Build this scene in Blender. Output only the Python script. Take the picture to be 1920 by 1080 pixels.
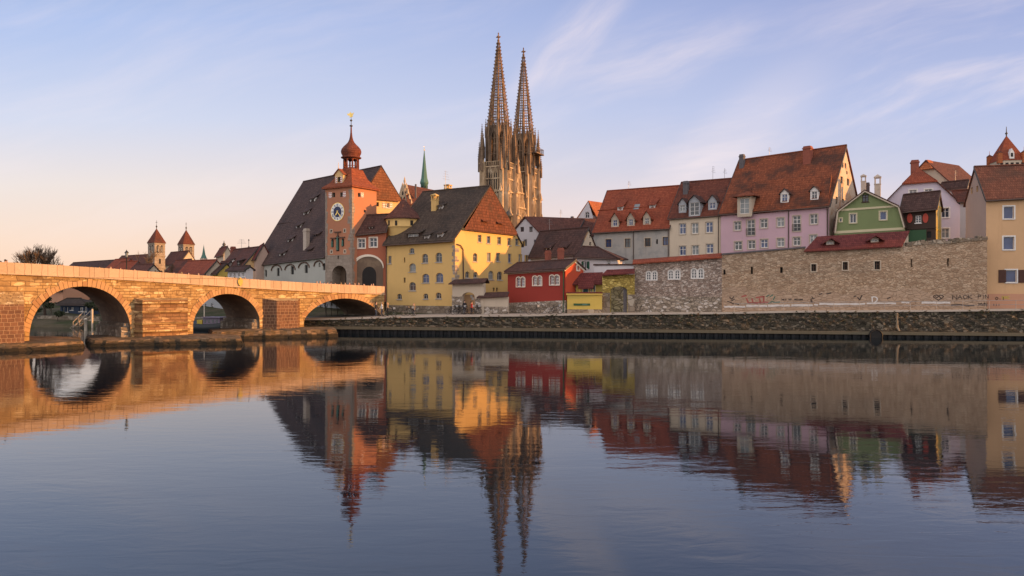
import bpy, math, random
from mathutils import Vector, Matrix
from mathutils.geometry import tessellate_polygon, delaunay_2d_cdt

for _o in list(bpy.data.objects):
    bpy.data.objects.remove(_o)
SC = bpy.context.scene
COL = SC.collection
RAD = math.radians
rnd = random.Random(11)

# ------------------------------------------------------------------ camera
F = 1400.0          # focal length in pixels of the 1920 wide photograph
HC = 5.4            # eye height above the water
cam_d = bpy.data.cameras.new("camera")
cam = bpy.data.objects.new("camera", cam_d)
COL.objects.link(cam)
cam.location = (0, 0, HC)
cam.rotation_euler = (RAD(90), 0, 0)
cam_d.sensor_width = 36.0
cam_d.lens = 36.0 * F / 1920.0
cam_d.clip_start = 0.5
cam_d.clip_end = 9000
SC.camera = cam

# ------------------------------------------------------------------ light
SUN_DIR = Vector((1.0, -0.16, 0.165)).normalized()     # towards the sun
sun_d = bpy.data.lights.new("sun", 'SUN')
sun_d.energy = 5.0
sun_d.angle = RAD(0.5)
sun_d.color = (1.0, 0.455, 0.125)
sun = bpy.data.objects.new("sun", sun_d)
COL.objects.link(sun)
sun.rotation_euler = SUN_DIR.to_track_quat('Z', 'Y').to_euler()
sun.location = SUN_DIR * 300

SC.view_settings.view_transform = 'Standard'
SC.view_settings.look = 'None'
SC.view_settings.exposure = 0.27
SC.view_settings.gamma = 1.0
SC.cycles.use_denoising = True
SC.cycles.max_bounces = 6
SC.cycles.diffuse_bounces = 3
SC.cycles.glossy_bounces = 3
SC.cycles.caustics_reflective = False
SC.cycles.caustics_refractive = False


class NT:
    """small helper round a node tree"""
    def __init__(s, tree):
        s.t = tree
        s.t.nodes.clear()

    def n(s, typ, props=None, **ins):
        nd = s.t.nodes.new(typ)
        for k, v in (props or {}).items():
            setattr(nd, k, v)
        for k, v in ins.items():
            key = int(k[1:]) if k[0] == 'i' and k[1:].isdigit() else k.replace('_', ' ')
            s.put(nd.inputs[key], v)
        return nd

    def put(s, sock, v):
        if isinstance(v, bpy.types.NodeSocket):
            s.t.links.new(v, sock)
        elif isinstance(v, bpy.types.Node):
            s.t.links.new(v.outputs[0], sock)
        else:
            if isinstance(v, (tuple, list)) and len(v) == 3 and sock.type == 'RGBA':
                v = tuple(v) + (1.0,)
            sock.default_value = v

    def math(s, op, a, b=0.0, clamp=False):
        nd = s.n('ShaderNodeMath', {'operation': op, 'use_clamp': clamp}, i0=a, i1=b)
        return nd.outputs[0]

    def mix(s, fac, a, b, blend='MIX'):
        nd = s.t.nodes.new('ShaderNodeMix')
        nd.data_type = 'RGBA'
        nd.blend_type = blend
        nd.clamp_factor = True
        s.put(nd.inputs[0], fac)
        s.put(nd.inputs[6], a)
        s.put(nd.inputs[7], b)
        return nd.outputs[2]

    def ramp(s, fac, stops, interp='LINEAR'):
        nd = s.t.nodes.new('ShaderNodeValToRGB')
        cr = nd.color_ramp
        cr.interpolation = interp
        while len(cr.elements) < len(stops):
            cr.elements.new(0.5)
        for e, (p, c) in zip(cr.elements, stops):
            e.position = p
            e.color = tuple(c) + (1.0,) if len(c) == 3 else c
        s.put(nd.inputs[0], fac)
        return nd.outputs[0]

    def maprange(s, v, a, b, c=0.0, d=1.0, smooth=True):
        nd = s.n('ShaderNodeMapRange', {'interpolation_type': 'SMOOTHSTEP' if smooth else 'LINEAR'})
        s.put(nd.inputs[0], v)
        for i, x in enumerate((a, b, c, d)):
            nd.inputs[i + 1].default_value = x
        return nd.outputs[0]

    def noise(s, vec, scale, detail=4.0, rough=0.55, dist=0.0):
        nd = s.n('ShaderNodeTexNoise', Vector=vec, Scale=scale, Detail=detail, Roughness=rough, Distortion=dist)
        return nd.outputs[0]

    def mapping(s, vec, scale=(1, 1, 1), rot=(0, 0, 0), loc=(0, 0, 0)):
        nd = s.n('ShaderNodeMapping', Vector=vec, Scale=scale, Rotation=rot, Location=loc)
        return nd.outputs[0]


# ------------------------------------------------------------------ sky
world = bpy.data.worlds.new("World")
SC.world = world
world.use_nodes = True
W = NT(world.node_tree)
sky = W.n('ShaderNodeTexSky', {'sky_type': 'NISHITA', 'sun_disc': False})
sky.sun_elevation = math.asin(SUN_DIR.z)
sky.sun_rotation = math.atan2(SUN_DIR.x, SUN_DIR.y)
sky.altitude = 300
sky.air_density = 1.0
sky.dust_density = 1.2
sky.ozone_density = 1.5
tc = W.n('ShaderNodeTexCoord')
sep = W.n('ShaderNodeSeparateXYZ', i0=tc.outputs['Generated'])
X, Y, Z = sep.outputs
ay = W.math('MAXIMUM', W.math('ABSOLUTE', Y), 0.22)
az = W.math('DIVIDE', X, ay)            # tangent of the bearing
el = W.math('DIVIDE', Z, ay)            # tangent of the elevation
elc = W.math('MAXIMUM', el, 0.0)
right = W.maprange(az, -0.65, 0.55)
left_ramp = W.ramp(W.math('MULTIPLY', elc, 1.6), [
    (0.0, (0.97, 0.66, 0.47)), (0.10, (0.93, 0.70, 0.57)), (0.22, (0.84, 0.74, 0.70)), (0.36, (0.64, 0.68, 0.83)),
    (0.58, (0.42, 0.53, 0.82)), (0.90, (0.17, 0.29, 0.52)), (1.0, (0.11, 0.20, 0.38))])
right_ramp = W.ramp(W.math('MULTIPLY', elc, 1.6), [
    (0.0, (0.80, 0.60, 0.55)), (0.16, (0.78, 0.66, 0.69)), (0.26, (0.59, 0.60, 0.75)), (0.38, (0.48, 0.54, 0.78)),
    (0.60, (0.36, 0.42, 0.69)), (0.90, (0.15, 0.25, 0.47)), (1.0, (0.10, 0.18, 0.35))])
grad = W.mix(right, left_ramp, right_ramp)
# thin cirrus: streaks that follow the wind, thicker in a few bands
cv = W.n('ShaderNodeCombineXYZ', i0=az, i1=el, i2=0.0).outputs[0]
warp = W.n('ShaderNodeTexNoise', Vector=cv, Scale=2.2, Detail=3.0)
cvw = W.n('ShaderNodeVectorMath', {'operation': 'MULTIPLY_ADD'}, i0=warp.outputs[1], i1=(0.22, 0.10, 0.0), i2=cv).outputs[0]


def streak(rot, sx, sy, lo, hi, seed):
    v = W.mapping(cvw, rot=(0, 0, RAD(rot)), loc=(seed, seed * 0.7, 0))
    v = W.mapping(v, scale=(sx, sy, 1))
    return W.maprange(W.noise(v, 1.0, 6.0, 0.6), lo, hi)


def blob(cx, cy, rx, ry, rot):
    v = W.mapping(cv, loc=(-cx, -cy, 0))
    v = W.mapping(v, rot=(0, 0, RAD(-rot)))
    v = W.mapping(v, scale=(1 / rx, 1 / ry, 1))
    ln = W.n('ShaderNodeVectorMath', {'operation': 'LENGTH'}, i0=v).outputs['Value']
    return W.maprange(ln, 1.0, 0.15)


s_fine = streak(-40, 3.2, 20, 0.40, 0.72, 2.0)
s_soft = streak(-16, 2.0, 11, 0.42, 0.75, 5.3)
m1 = W.math('MULTIPLY', blob(0.085, 0.335, 0.16, 0.050, 48), W.math('ADD', W.math('MULTIPLY', s_fine, 0.42), 0.14))
m2 = W.math('MULTIPLY', blob(0.62, 0.29, 0.36, 0.16, 16), W.math('MULTIPLY', s_soft, 0.5))
m3 = W.math('MULTIPLY', blob(0.30, 0.20, 0.22, 0.07, 40), W.math('ADD', W.math('MULTIPLY', s_soft, 0.5), 0.25))
m4 = W.math('MULTIPLY', s_soft, 0.22)
m5 = W.math('MULTIPLY', blob(0.20, 0.31, 0.16, 0.06, 15), W.math('MULTIPLY', s_soft, 0.3))
cl = W.math('ADD', W.math('ADD', m1, m2), W.math('ADD', m3, m4))
cl = W.math('ADD', cl, m5, True)
cl = W.math('MULTIPLY', cl, W.maprange(el, 0.02, 0.12))
grad_c = W.mix(1.0, W.mix(cl, grad, (0.98, 0.84, 0.84)), (0.93, 0.92, 0.92), 'MULTIPLY')
nish = W.n('ShaderNodeVectorMath', {'operation': 'SCALE'}, i0=sky.outputs[0])
nish.inputs['Scale'].default_value = 0.12
front = W.maprange(Y, -0.15, 0.25)        # sky behind the viewer gets an added bright tone to light the facades
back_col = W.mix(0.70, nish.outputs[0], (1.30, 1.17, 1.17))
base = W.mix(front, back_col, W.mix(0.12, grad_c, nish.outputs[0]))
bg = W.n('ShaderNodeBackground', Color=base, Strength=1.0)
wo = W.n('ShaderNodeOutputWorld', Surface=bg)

# ------------------------------------------------------------------ pixel helpers (only used to read off sizes)


def P(px, py, D):
    return Vector(((px - 960) / F * D, D, HC + (540 - py) / F * D))


def G(px, D, z):
    return Vector(((px - 960) / F * D, D, z))


def zat(py, D):
    return HC + (540 - py) / F * D


def hit(px, py, p0, nrm):
    d = Vector(((px - 960) / F, 1.0, (540 - py) / F))
    o = Vector((0, 0, HC))
    k = (Vector(p0) - o).dot(nrm) / d.dot(nrm)
    return o + d * k


UPV = Vector((0, 0, 1))


class Plane:
    """vertical wall plane, A left and B right as seen from outside"""
    def __init__(s, A, B):
        s.o = Vector((A[0], A[1], 0))
        t = Vector((B[0] - A[0], B[1] - A[1], 0))
        s.L = t.length
        s.t = t.normalized()
        s.n = s.t.cross(UPV)

    def at(s, px, py):
        return hit(px, py, s.o, s.n)

    def uz(s, px, py):
        p = s.at(px, py)
        return (p - s.o).dot(s.t), p.z

    def pt(s, u, z, off=0.0):
        p = s.o + s.t * u + s.n * off
        return Vector((p.x, p.y, z))

    def rect(s, cx, cy, w, h):
        u0, _ = s.uz(cx - w / 2, cy)
        u1, _ = s.uz(cx + w / 2, cy)
        _, z0 = s.uz(cx, cy + h / 2)
        _, z1 = s.uz(cx, cy - h / 2)
        return u0, u1, z0, z1


def newell(pts):
    n = Vector((0, 0, 0))
    for i, a in enumerate(pts):
        b = pts[(i + 1) % len(pts)]
        n += Vector(((a.y - b.y) * (a.z + b.z), (a.z - b.z) * (a.x + b.x), (a.x - b.x) * (a.y + b.y)))
    return n.normalized() if n.length > 1e-12 else Vector((0, 0, 1))


def origin_of(o):
    v = Vector((0, 0, 0))
    while o is not None:
        v += o.location
        o = o.parent
    return v


class MB:
    """collects faces in world metres and links them as one mesh object"""
    def __init__(s):
        s.v, s.f, s.mi, s.sm = [], [], [], []

    def face(s, pts, m=0, n=None):
        pts = [Vector(p) for p in pts]
        if n is not None and newell(pts).dot(n) < 0:
            pts.reverse()
        i = len(s.v)
        s.v += pts
        s.f.append(list(range(i, i + len(pts))))
        s.mi.append(m)
        s.sm.append(False)

    def prism(s, poly, vec, m=0, mside=None):
        poly = [Vector(p) for p in poly]
        vec = Vector(vec)
        if newell(poly).dot(vec) > 0:
            poly.reverse()
        mside = m if mside is None else mside
        s.face(poly, m)
        s.face([p + vec for p in reversed(poly)], m)
        for i, a in enumerate(poly):
            b = poly[(i + 1) % len(poly)]
            s.face([b, a, a + vec, b + vec], mside)

    def box(s, c, size, t=Vector((1, 0, 0)), m=0):
        c = Vector(c)
        t = Vector(t).normalized()
        q = UPV.cross(t)
        a, b, h = size[0] / 2, size[1] / 2, size[2] / 2
        poly = [c + t * i * a + q * j * b - UPV * h for i, j in ((-1, -1), (1, -1), (1, 1), (-1, 1))]
        s.prism(poly, (0, 0, 2 * h), m)

    def pbox(s, pl, u0, u1, z0, z1, o0, o1, m=0):
        s.prism([pl.pt(u0, z0, o1), pl.pt(u1, z0, o1), pl.pt(u1, z1, o1), pl.pt(u0, z1, o1)], pl.n * (o0 - o1), m)

    def grid(s, rows, m=0, closed=True, smooth=True):
        base = len(s.v)
        n = len(rows[0])
        for r in rows:
            s.v += [Vector(p) for p in r]
        for i in range(len(rows) - 1):
            for j in range(n if closed else n - 1):
                k = (j + 1) % n
                s.f.append([base + i * n + j, base + i * n + k, base + (i + 1) * n + k, base + (i + 1) * n + j])
                s.mi.append(m)
                s.sm.append(smooth)

    def lathe(s, c, prof, n=12, m=0, smooth=True, rot=0.0, cap=True):
        c = Vector(c)
        rows = []
        for r, z in prof:
            rows.append([c + Vector((max(r, 1e-4) * math.cos(rot + 2 * math.pi * k / n), max(r, 1e-4) * math.sin(rot + 2 * math.pi * k / n), z)) for k in range(n)])
        s.grid(rows, m, True, smooth)
        if cap:
            s.face(rows[-1], m, UPV)
            s.face(rows[0], m, -UPV)

    def tube(s, p0, p1, r0, r1=None, n=6, m=0, cap=True):
        p0, p1 = Vector(p0), Vector(p1)
        r1 = r0 if r1 is None else r1
        d = (p1 - p0)
        if d.length < 1e-6:
            return
        d.normalize()
        a = d.orthogonal().normalized()
        b = d.cross(a)
        rows = [[p + (a * math.cos(2 * math.pi * k / n) + b * math.sin(2 * math.pi * k / n)) * r for k in range(n)] for p, r in ((p0, r0), (p1, r1))]
        s.grid(rows, m)
        if cap:
            s.face(rows[0], m, -d)
            s.face(rows[1], m, d)

    def path(s, pts, r, n=6, m=0):
        for a, b in zip(pts[:-1], pts[1:]):
            s.tube(a, b, r, r, n, m)

    def pyramid(s, c, half, z0, z1, t=Vector((1, 0, 0)), m=0):
        c = Vector(c)
        q = UPV.cross(t)
        b = [Vector((c.x, c.y, z0)) + t * i * half + q * j * half for i, j in ((-1, -1), (1, -1), (1, 1), (-1, 1))]
        ap = Vector((c.x, c.y, z1))
        for i in range(4):
            s.face([b[i], b[(i + 1) % 4], ap], m)
        s.face(b, m, -UPV)

    def build(s, name, mats, parent=None, base=None):
        if not isinstance(mats, (list, tuple)):
            mats = [mats]
        if parent is not None:
            og = origin_of(parent)
            loc = Vector((0, 0, 0))
        else:
            if base is None:
                xs = [p.x for p in s.v]
                ys = [p.y for p in s.v]
                zs = [p.z for p in s.v]
                base = Vector(((min(xs) + max(xs)) / 2, (min(ys) + max(ys)) / 2, min(zs)))
            og = loc = Vector(base)
        me = bpy.data.meshes.new(name)
        me.from_pydata([tuple(p - og) for p in s.v], [], s.f)
        for mt in mats:
            me.materials.append(mt)
        uv = me.uv_layers.new(name="UVMap")
        data = [0.0] * (2 * len(me.loops))
        li = 0
        for fi, f in enumerate(s.f):
            pts = [s.v[i] for i in f]
            nn = newell(pts)
            if abs(nn.z) > 0.985:
                tt, bb = Vector((1, 0, 0)), Vector((0, 1, 0))
            else:
                tt = UPV.cross(nn).normalized()
                bb = nn.cross(tt)
            for p in pts:
                data[2 * li] = p.dot(tt)
                data[2 * li + 1] = p.dot(bb)
                li += 1
        uv.data.foreach_set("uv", data)
        me.polygons.foreach_set("material_index", [min(i, len(mats) - 1) for i in s.mi])
        me.polygons.foreach_set("use_smooth", s.sm)
        me.update()
        o = bpy.data.objects.new(name, me)
        COL.objects.link(o)
        o.location = loc
        if parent is not None:
            o.parent = parent
        return o


def tag(o, label=None, cat=None, group=None, kind=None):
    if label:
        o['label'] = label
    if cat:
        o['category'] = cat
    if group:
        o['group'] = group
    if kind:
        o['kind'] = kind
    return o


def thing(name, label, cat, loc, group=None):
    o = bpy.data.objects.new(name, None)
    COL.objects.link(o)
    o.location = loc
    o.empty_display_size = 0.5
    return tag(o, label, cat, group)


def children_of(o):
    return [c for c in COL.objects if c.parent is o]


def copy_tree(o, parent=None):
    kids = children_of(o)
    c = o.copy()
    COL.objects.link(c)
    if parent is not None:
        c.parent = parent
    for k in kids:
        copy_tree(k, c)
    return c


# ------------------------------------------------------------------ materials
MATS = {}


def new_mat(name):
    m = bpy.data.materials.new(name)
    m.use_nodes = True
    return m, NT(m.node_tree)


def finish(n, col, rough=0.85, bump=None, bstr=0.4, bdist=0.03, spec=0.3, metal=0.0):
    b = n.n('ShaderNodeBsdfPrincipled')
    n.put(b.inputs['Base Color'], col)
    n.put(b.inputs['Roughness'], rough)
    n.put(b.inputs['Metallic'], metal)
    b.inputs['Specular IOR Level'].default_value = spec
    if bump is not None:
        bp = n.n('ShaderNodeBump', Strength=bstr, Distance=bdist, Height=bump)
        n.put(b.inputs['Normal'], bp.outputs[0])
    n.n('ShaderNodeOutputMaterial', Surface=b)


def uvv(n):
    return n.n('ShaderNodeTexCoord').outputs['UV']


def sc(c, k):
    return tuple(min(1.0, x * k) for x in c)


def plaster(name, c, var=0.16, stain=0.22, stainc=None, rough=0.9, patch=None):
    m, n = new_mat(name)
    v = uvv(n)
    big = n.noise(v, 0.35, 5.0, 0.6)
    fine = n.noise(v, 5.0, 4.0, 0.6)
    col = n.mix(big, sc(c, 1 - var), sc(c, 1 + var))
    col = n.mix(n.math('MULTIPLY', fine, 0.25), col, sc(c, 0.72))
    st = n.maprange(n.noise(n.mapping(v, scale=(1.6, 0.22, 1)), 1.0, 6.0, 0.65), 0.52, 0.78)
    col = n.mix(n.math('MULTIPLY', st, stain), col, stainc or sc(c, 0.5))
    if patch:
        pk = n.maprange(n.noise(v, 0.55, 7.0, 0.7), 0.50, 0.60)
        col = n.mix(n.math('MULTIPLY', pk, patch[0]), col, patch[1])
    finish(n, col, rough, n.math('ADD', fine, n.math('MULTIPLY', big, 2.0)), 0.3, 0.03)
    MATS[name] = m
    return m


def tiles(name, c1, c2, moss=(0.05, 0.045, 0.035), mossk=0.5, w=0.22, h=0.36, lo=0.45, hi=0.7):
    m, n = new_mat(name)
    v = uvv(n)
    br = n.n('ShaderNodeTexBrick', {'offset': 0.5}, Vector=v, Color1=(0, 0, 0), Color2=(1, 1, 1), Mortar=(0.5, 0.5, 0.5), Scale=1.0)
    br.inputs['Mortar Size'].default_value = 0.018
    br.inputs['Mortar Smooth'].default_value = 0.4
    br.inputs['Brick Width'].default_value = w
    br.inputs['Row Height'].default_value = h
    big = n.noise(v, 0.28, 6.0, 0.62)
    col = n.mix(br.outputs[0], c1, c2)
    sp = n.noise(v, 3.5, 3.0, 0.6)
    col = n.mix(n.math('MULTIPLY', n.maprange(sp, 0.35, 0.75), 0.5), col, sc(c1, 0.55))
    mk = n.math('MULTIPLY', n.maprange(big, lo, hi), mossk)
    col = n.mix(mk, col, moss)
    streaks = n.maprange(n.noise(n.mapping(v, scale=(1.2, 0.12, 1)), 1.0, 5.0, 0.6), 0.5, 0.8)
    col = n.mix(n.math('MULTIPLY', streaks, 0.35), col, sc(c1, 0.5))
    col = n.mix(n.math('MULTIPLY', br.outputs['Fac'], 0.6), col, sc(c1, 0.3))
    sepn = n.n('ShaderNodeSeparateXYZ', i0=v)
    saw = n.math('FRACT', n.math('DIVIDE', sepn.outputs[1], h))
    hgt = n.math('SUBTRACT', n.math('MULTIPLY', br.outputs[0], 0.5), n.math('ADD', saw, br.outputs['Fac']))
    finish(n, col, 0.85, hgt, 0.7, 0.05, 0.25)
    MATS[name] = m
    return m


def ashlar(name, c1, c2, w=0.8, h=0.38, mortar=(0.2, 0.16, 0.12), grime=(0.08, 0.06, 0.05), gk=0.45, light=None, alt=False):
    m, n = new_mat(name)
    v = uvv(n)
    ws = n.n('ShaderNodeTexNoise', Vector=v, Scale=0.9, Detail=2.0)
    vv = n.n('ShaderNodeVectorMath', {'operation': 'MULTIPLY_ADD'}, i0=ws.outputs[1], i1=(0.25, 0.12, 0), i2=v).outputs[0]
    br = n.n('ShaderNodeTexBrick', {'offset': 0.4, 'squash': 0.7, 'squash_frequency': 3}, Vector=vv, Color1=(0, 0, 0), Color2=(1, 1, 1), Mortar=(0.4, 0.4, 0.4), Scale=1.0)
    br.inputs['Mortar Size'].default_value = 0.022
    br.inputs['Mortar Smooth'].default_value = 0.3
    br.inputs['Brick Width'].default_value = w
    br.inputs['Row Height'].default_value = h
    if alt:
        b2 = n.n('ShaderNodeTexBrick', {'offset': 0.37, 'squash': 1.5, 'squash_frequency': 2}, Vector=vv, Color1=(0, 0, 0), Color2=(1, 1, 1), Mortar=(0.4, 0.4, 0.4), Scale=1.0)
        b2.inputs['Mortar Size'].default_value = 0.03
        b2.inputs['Mortar Smooth'].default_value = 0.4
        b2.inputs['Brick Width'].default_value = w * 1.7
        b2.inputs['Row Height'].default_value = h * 1.6
        sel = n.maprange(n.noise(v, 0.45, 3.0), 0.49, 0.51)
        bfac, bcol = n.mix(sel, br.outputs['Fac'], b2.outputs['Fac']), n.mix(sel, br.outputs[0], b2.outputs[0])
    else:
        bfac, bcol = br.outputs['Fac'], br.outputs[0]
    vo = n.n('ShaderNodeTexVoronoi', {'feature': 'F1'}, Vector=n.mapping(vv, scale=(1 / w, 1 / h, 1)), Scale=1.0)
    sv = n.n('ShaderNodeSeparateColor', i0=vo.outputs[1]).outputs[0]
    col = n.mix(n.math('ADD', n.math('MULTIPLY', bcol, 0.55), n.math('MULTIPLY', sv, 0.45)), c1, c2)
    if light:
        col = n.mix(n.maprange(sv, 0.80, 0.86), col, light)
    fine = n.noise(v, 6.0, 5.0, 0.65)
    col = n.mix(n.math('MULTIPLY', fine, 0.4), col, sc(c1, 0.6))
    gr = n.maprange(n.noise(v, 0.5, 7.0, 0.7), 0.48, 0.72)
    col = n.mix(n.math('MULTIPLY', gr, gk), col, grime)
    if alt:
        run = n.maprange(n.noise(n.mapping(v, scale=(1.3, 0.22, 1)), 1.0, 6.0, 0.65), 0.52, 0.75)
        col = n.mix(n.math('MULTIPLY', run, 0.55), col, grime)
    col = n.mix(n.math('MULTIPLY', bfac, 0.75), col, mortar)
    hg = n.math('SUBTRACT', n.math('ADD', n.math('MULTIPLY', sv, 0.6), n.math('MULTIPLY', fine, 0.6)), n.math('MULTIPLY', bfac, 1.4))
    finish(n, col, 0.9, hg, 0.8, 0.06)
    MATS[name] = m
    return m


def rubble(name, c1, c2, sx=2.6, sy=4.6, mortar=(0.3, 0.25, 0.2), mk=0.7, grime=(0.12, 0.1, 0.08), gk=0.3, light=None, lk=0.9, edge=0.06, moss=None, tide=None):
    m, n = new_mat(name)
    v = uvv(n)
    ws = n.n('ShaderNodeTexNoise', Vector=v, Scale=1.3, Detail=3.0)
    vv = n.n('ShaderNodeVectorMath', {'operation': 'MULTIPLY_ADD'}, i0=ws.outputs[1], i1=(0.35, 0.2, 0), i2=v).outputs[0]
    vs = n.mapping(vv, scale=(sx, sy, 1))
    vo = n.n('ShaderNodeTexVoronoi', {'feature': 'F1'}, Vector=vs, Scale=1.0)
    ed = n.n('ShaderNodeTexVoronoi', {'feature': 'DISTANCE_TO_EDGE'}, Vector=vs, Scale=1.0)
    sp = n.n('ShaderNodeSeparateColor', i0=vo.outputs[1])
    col = n.mix(sp.outputs[0], c1, c2)
    if light:
        col = n.mix(n.math('MULTIPLY', n.maprange(sp.outputs[1], 0.72, 0.80), lk), col, light)
    fine = n.noise(v, 7.0, 5.0, 0.65)
    col = n.mix(n.math('MULTIPLY', fine, 0.35), col, sc(c1, 0.6))
    e = n.maprange(ed.outputs[0], edge, 0.0)
    col = n.mix(n.math('MULTIPLY', e, mk), col, mortar)
    gr = n.maprange(n.noise(v, 0.42, 7.0, 0.7), 0.47, 0.70)
    col = n.mix(n.math('MULTIPLY', gr, gk), col, grime)
    if moss:
        g2 = n.maprange(n.noise(n.mapping(v, loc=(7, 3, 0)), 0.8, 8.0, 0.75), 0.44, 0.6)
        col = n.mix(n.math('MULTIPLY', g2, moss[1]), col, moss[0])
    if tide:        # dark wet algae up to the usual river level
        gz = n.n('ShaderNodeSeparateXYZ', i0=n.n('ShaderNodeNewGeometry').outputs['Position']).outputs[2]
        lv = n.math('ADD', gz, n.math('MULTIPLY', n.noise(v, 1.2, 4.0), 0.35))
        col = n.mix(n.math('MULTIPLY', n.maprange(lv, tide + 0.32, tide + 0.12), 0.9), col, (0.016, 0.015, 0.010))
    hg = n.math('SUBTRACT', n.math('ADD', n.math('MULTIPLY', sp.outputs[2], 0.5), n.math('MULTIPLY', fine, 0.5)), e)
    finish(n, col, 0.92, hg, 0.8, 0.08)
    MATS[name] = m
    return m


def plain(name, c, rough=0.6, metal=0.0, var=0.15, spec=0.4, emit=None):
    m, n = new_mat(name)
    v = n.n('ShaderNodeTexCoord').outputs['Object']
    nz = n.noise(v, 3.0, 4.0, 0.6)
    col = n.mix(nz, sc(c, 1 - var), sc(c, 1 + var))
    finish(n, col, rough, nz, 0.15, 0.02, spec, metal)
    MATS[name] = m
    return m


def glass(name, c, rough=0.08):
    m, n = new_mat(name)
    v = uvv(n)
    nz = n.noise(v, 0.9, 2.0, 0.5)
    col = n.mix(nz, sc(c, 0.5), sc(c, 1.6))
    finish(n, col, rough, n.noise(v, 1.4, 2.0), 0.15, 0.02, 0.6)
    MATS[name] = m
    return m


plaster('p_yellow', (0.70, 0.465, 0.175), 0.13, 0.30, (0.45, 0.30, 0.12))
plaster('p_pink', (0.62, 0.42, 0.47), 0.12, 0.25)
plaster('p_cream', (0.68, 0.57, 0.43), 0.13, 0.3)
plaster('p_grey', (0.44, 0.41, 0.37), 0.20, 0.45, (0.18, 0.17, 0.16), patch=(0.6, (0.30, 0.30, 0.29)))
plaster('p_green', (0.215, 0.265, 0.12), 0.18, 0.4)
plaster('p_beige', (0.62, 0.55, 0.36), 0.1, 0.2)
plaster('p_lavender', (0.62, 0.57, 0.66), 0.08, 0.1)
plaster('p_white', (0.68, 0.64, 0.64), 0.08, 0.15)
plaster('p_orange', (0.68, 0.43, 0.235), 0.12, 0.35, (0.42, 0.22, 0.1))
plaster('p_salmon', (0.55, 0.40, 0.32), 0.12, 0.25)
plaster('p_salmon_base', (0.56, 0.30, 0.19), 0.12, 0.3)
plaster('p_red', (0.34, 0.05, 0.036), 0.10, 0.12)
plaster('p_redbright', (0.55, 0.09, 0.04), 0.10, 0.12)  # brighter red; on the red house gable it carries the sunlight
plaster('p_tower', (0.47, 0.205, 0.115), 0.16, 0.25, (0.35, 0.2, 0.14))
plaster('p_arch', (0.40, 0.135, 0.075), 0.12, 0.2)
plaster('p_barn', (0.50, 0.50, 0.44), 0.10, 0.3, (0.35, 0.33, 0.28))
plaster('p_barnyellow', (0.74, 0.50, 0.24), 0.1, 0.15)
plaster('p_gable_old', (0.62, 0.50, 0.38), 0.16, 0.5, (0.35, 0.2, 0.12), patch=(0.75, (0.48, 0.27, 0.15)))
plaster('p_pale', (0.56, 0.47, 0.36), 0.12, 0.2)
plaster('p_ochre', (0.60, 0.45, 0.11), 0.12, 0.2)
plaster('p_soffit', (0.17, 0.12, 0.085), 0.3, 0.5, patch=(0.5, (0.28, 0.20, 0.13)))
plaster('p_dormer', (0.60, 0.56, 0.52), 0.1, 0.2)
plaster('p_greydormer', (0.40, 0.42, 0.44), 0.1, 0.2)

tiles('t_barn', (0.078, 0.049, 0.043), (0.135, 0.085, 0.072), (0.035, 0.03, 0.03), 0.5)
tiles('t_barnhip_lit', (0.20, 0.075, 0.035), (0.30, 0.12, 0.055), (0.08, 0.05, 0.03), 0.5)  # barn tile again, with the evening sun put into its colour
tiles('t_brown', (0.115, 0.045, 0.034), (0.175, 0.075, 0.055), (0.05, 0.035, 0.03), 0.5)
tiles('t_browndark', (0.075, 0.040, 0.034), (0.125, 0.068, 0.055), (0.035, 0.03, 0.028), 0.5)
tiles('t_red', (0.27, 0.062, 0.032), (0.38, 0.10, 0.048), (0.15, 0.05, 0.03), 0.55)
tiles('t_pink', (0.21, 0.062, 0.030), (0.33, 0.10, 0.045), (0.06, 0.036, 0.028), 0.85, lo=0.44, hi=0.64)
tiles('t_cream', (0.14, 0.045, 0.030), (0.22, 0.072, 0.044), (0.055, 0.034, 0.028), 0.75)
tiles('t_orange', (0.42, 0.12, 0.045), (0.54, 0.18, 0.07), (0.3, 0.1, 0.05), 0.4)
tiles('t_maroon', (0.13, 0.030, 0.027), (0.20, 0.05, 0.042), (0.09, 0.03, 0.025), 0.5)
tiles('t_darktile', (0.064, 0.045, 0.034), (0.12, 0.086, 0.062), (0.03, 0.028, 0.024), 0.6)  # dark tile; on the yellow house its tone holds the main slope's shade
tiles('t_hip_lit', (0.12, 0.044, 0.026), (0.235, 0.085, 0.047), (0.055, 0.042, 0.03), 0.75)  # same tile as the yellow house's main slope, sunlight put into its colour
tiles('t_towerroof', (0.26, 0.07, 0.034), (0.36, 0.105, 0.046), (0.11, 0.045, 0.03), 0.55)
tiles('t_onion', (0.16, 0.045, 0.028), (0.23, 0.07, 0.038), (0.07, 0.03, 0.022), 0.6)
tiles('t_rightroof', (0.15, 0.055, 0.036), (0.24, 0.092, 0.055), (0.07, 0.045, 0.035), 0.7)

ashlar('s_bridge', (0.30, 0.175, 0.07), (0.66, 0.44, 0.185), 0.62, 0.27, (0.14, 0.08, 0.04), (0.13, 0.075, 0.035), 0.7, (0.78, 0.58, 0.30), True)
ashlar('s_parapet', (0.58, 0.41, 0.27), (0.64, 0.47, 0.32), 1.25, 1.6, (0.34, 0.23, 0.15), (0.5, 0.35, 0.24), 0.25)
ashlar('s_pier', (0.20, 0.10, 0.05), (0.46, 0.26, 0.12), 0.9, 0.30, (0.10, 0.055, 0.03), (0.10, 0.06, 0.035), 0.7, (0.6, 0.4, 0.2))
ashlar('s_pierdark', (0.13, 0.065, 0.04), (0.27, 0.135, 0.075), 0.48, 0.33, (0.50, 0.33, 0.19), (0.07, 0.04, 0.03), 0.6)
ashlar('s_quoin', (0.34, 0.28, 0.22), (0.50, 0.42, 0.34), 0.5, 0.4, (0.25, 0.2, 0.16))
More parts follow.
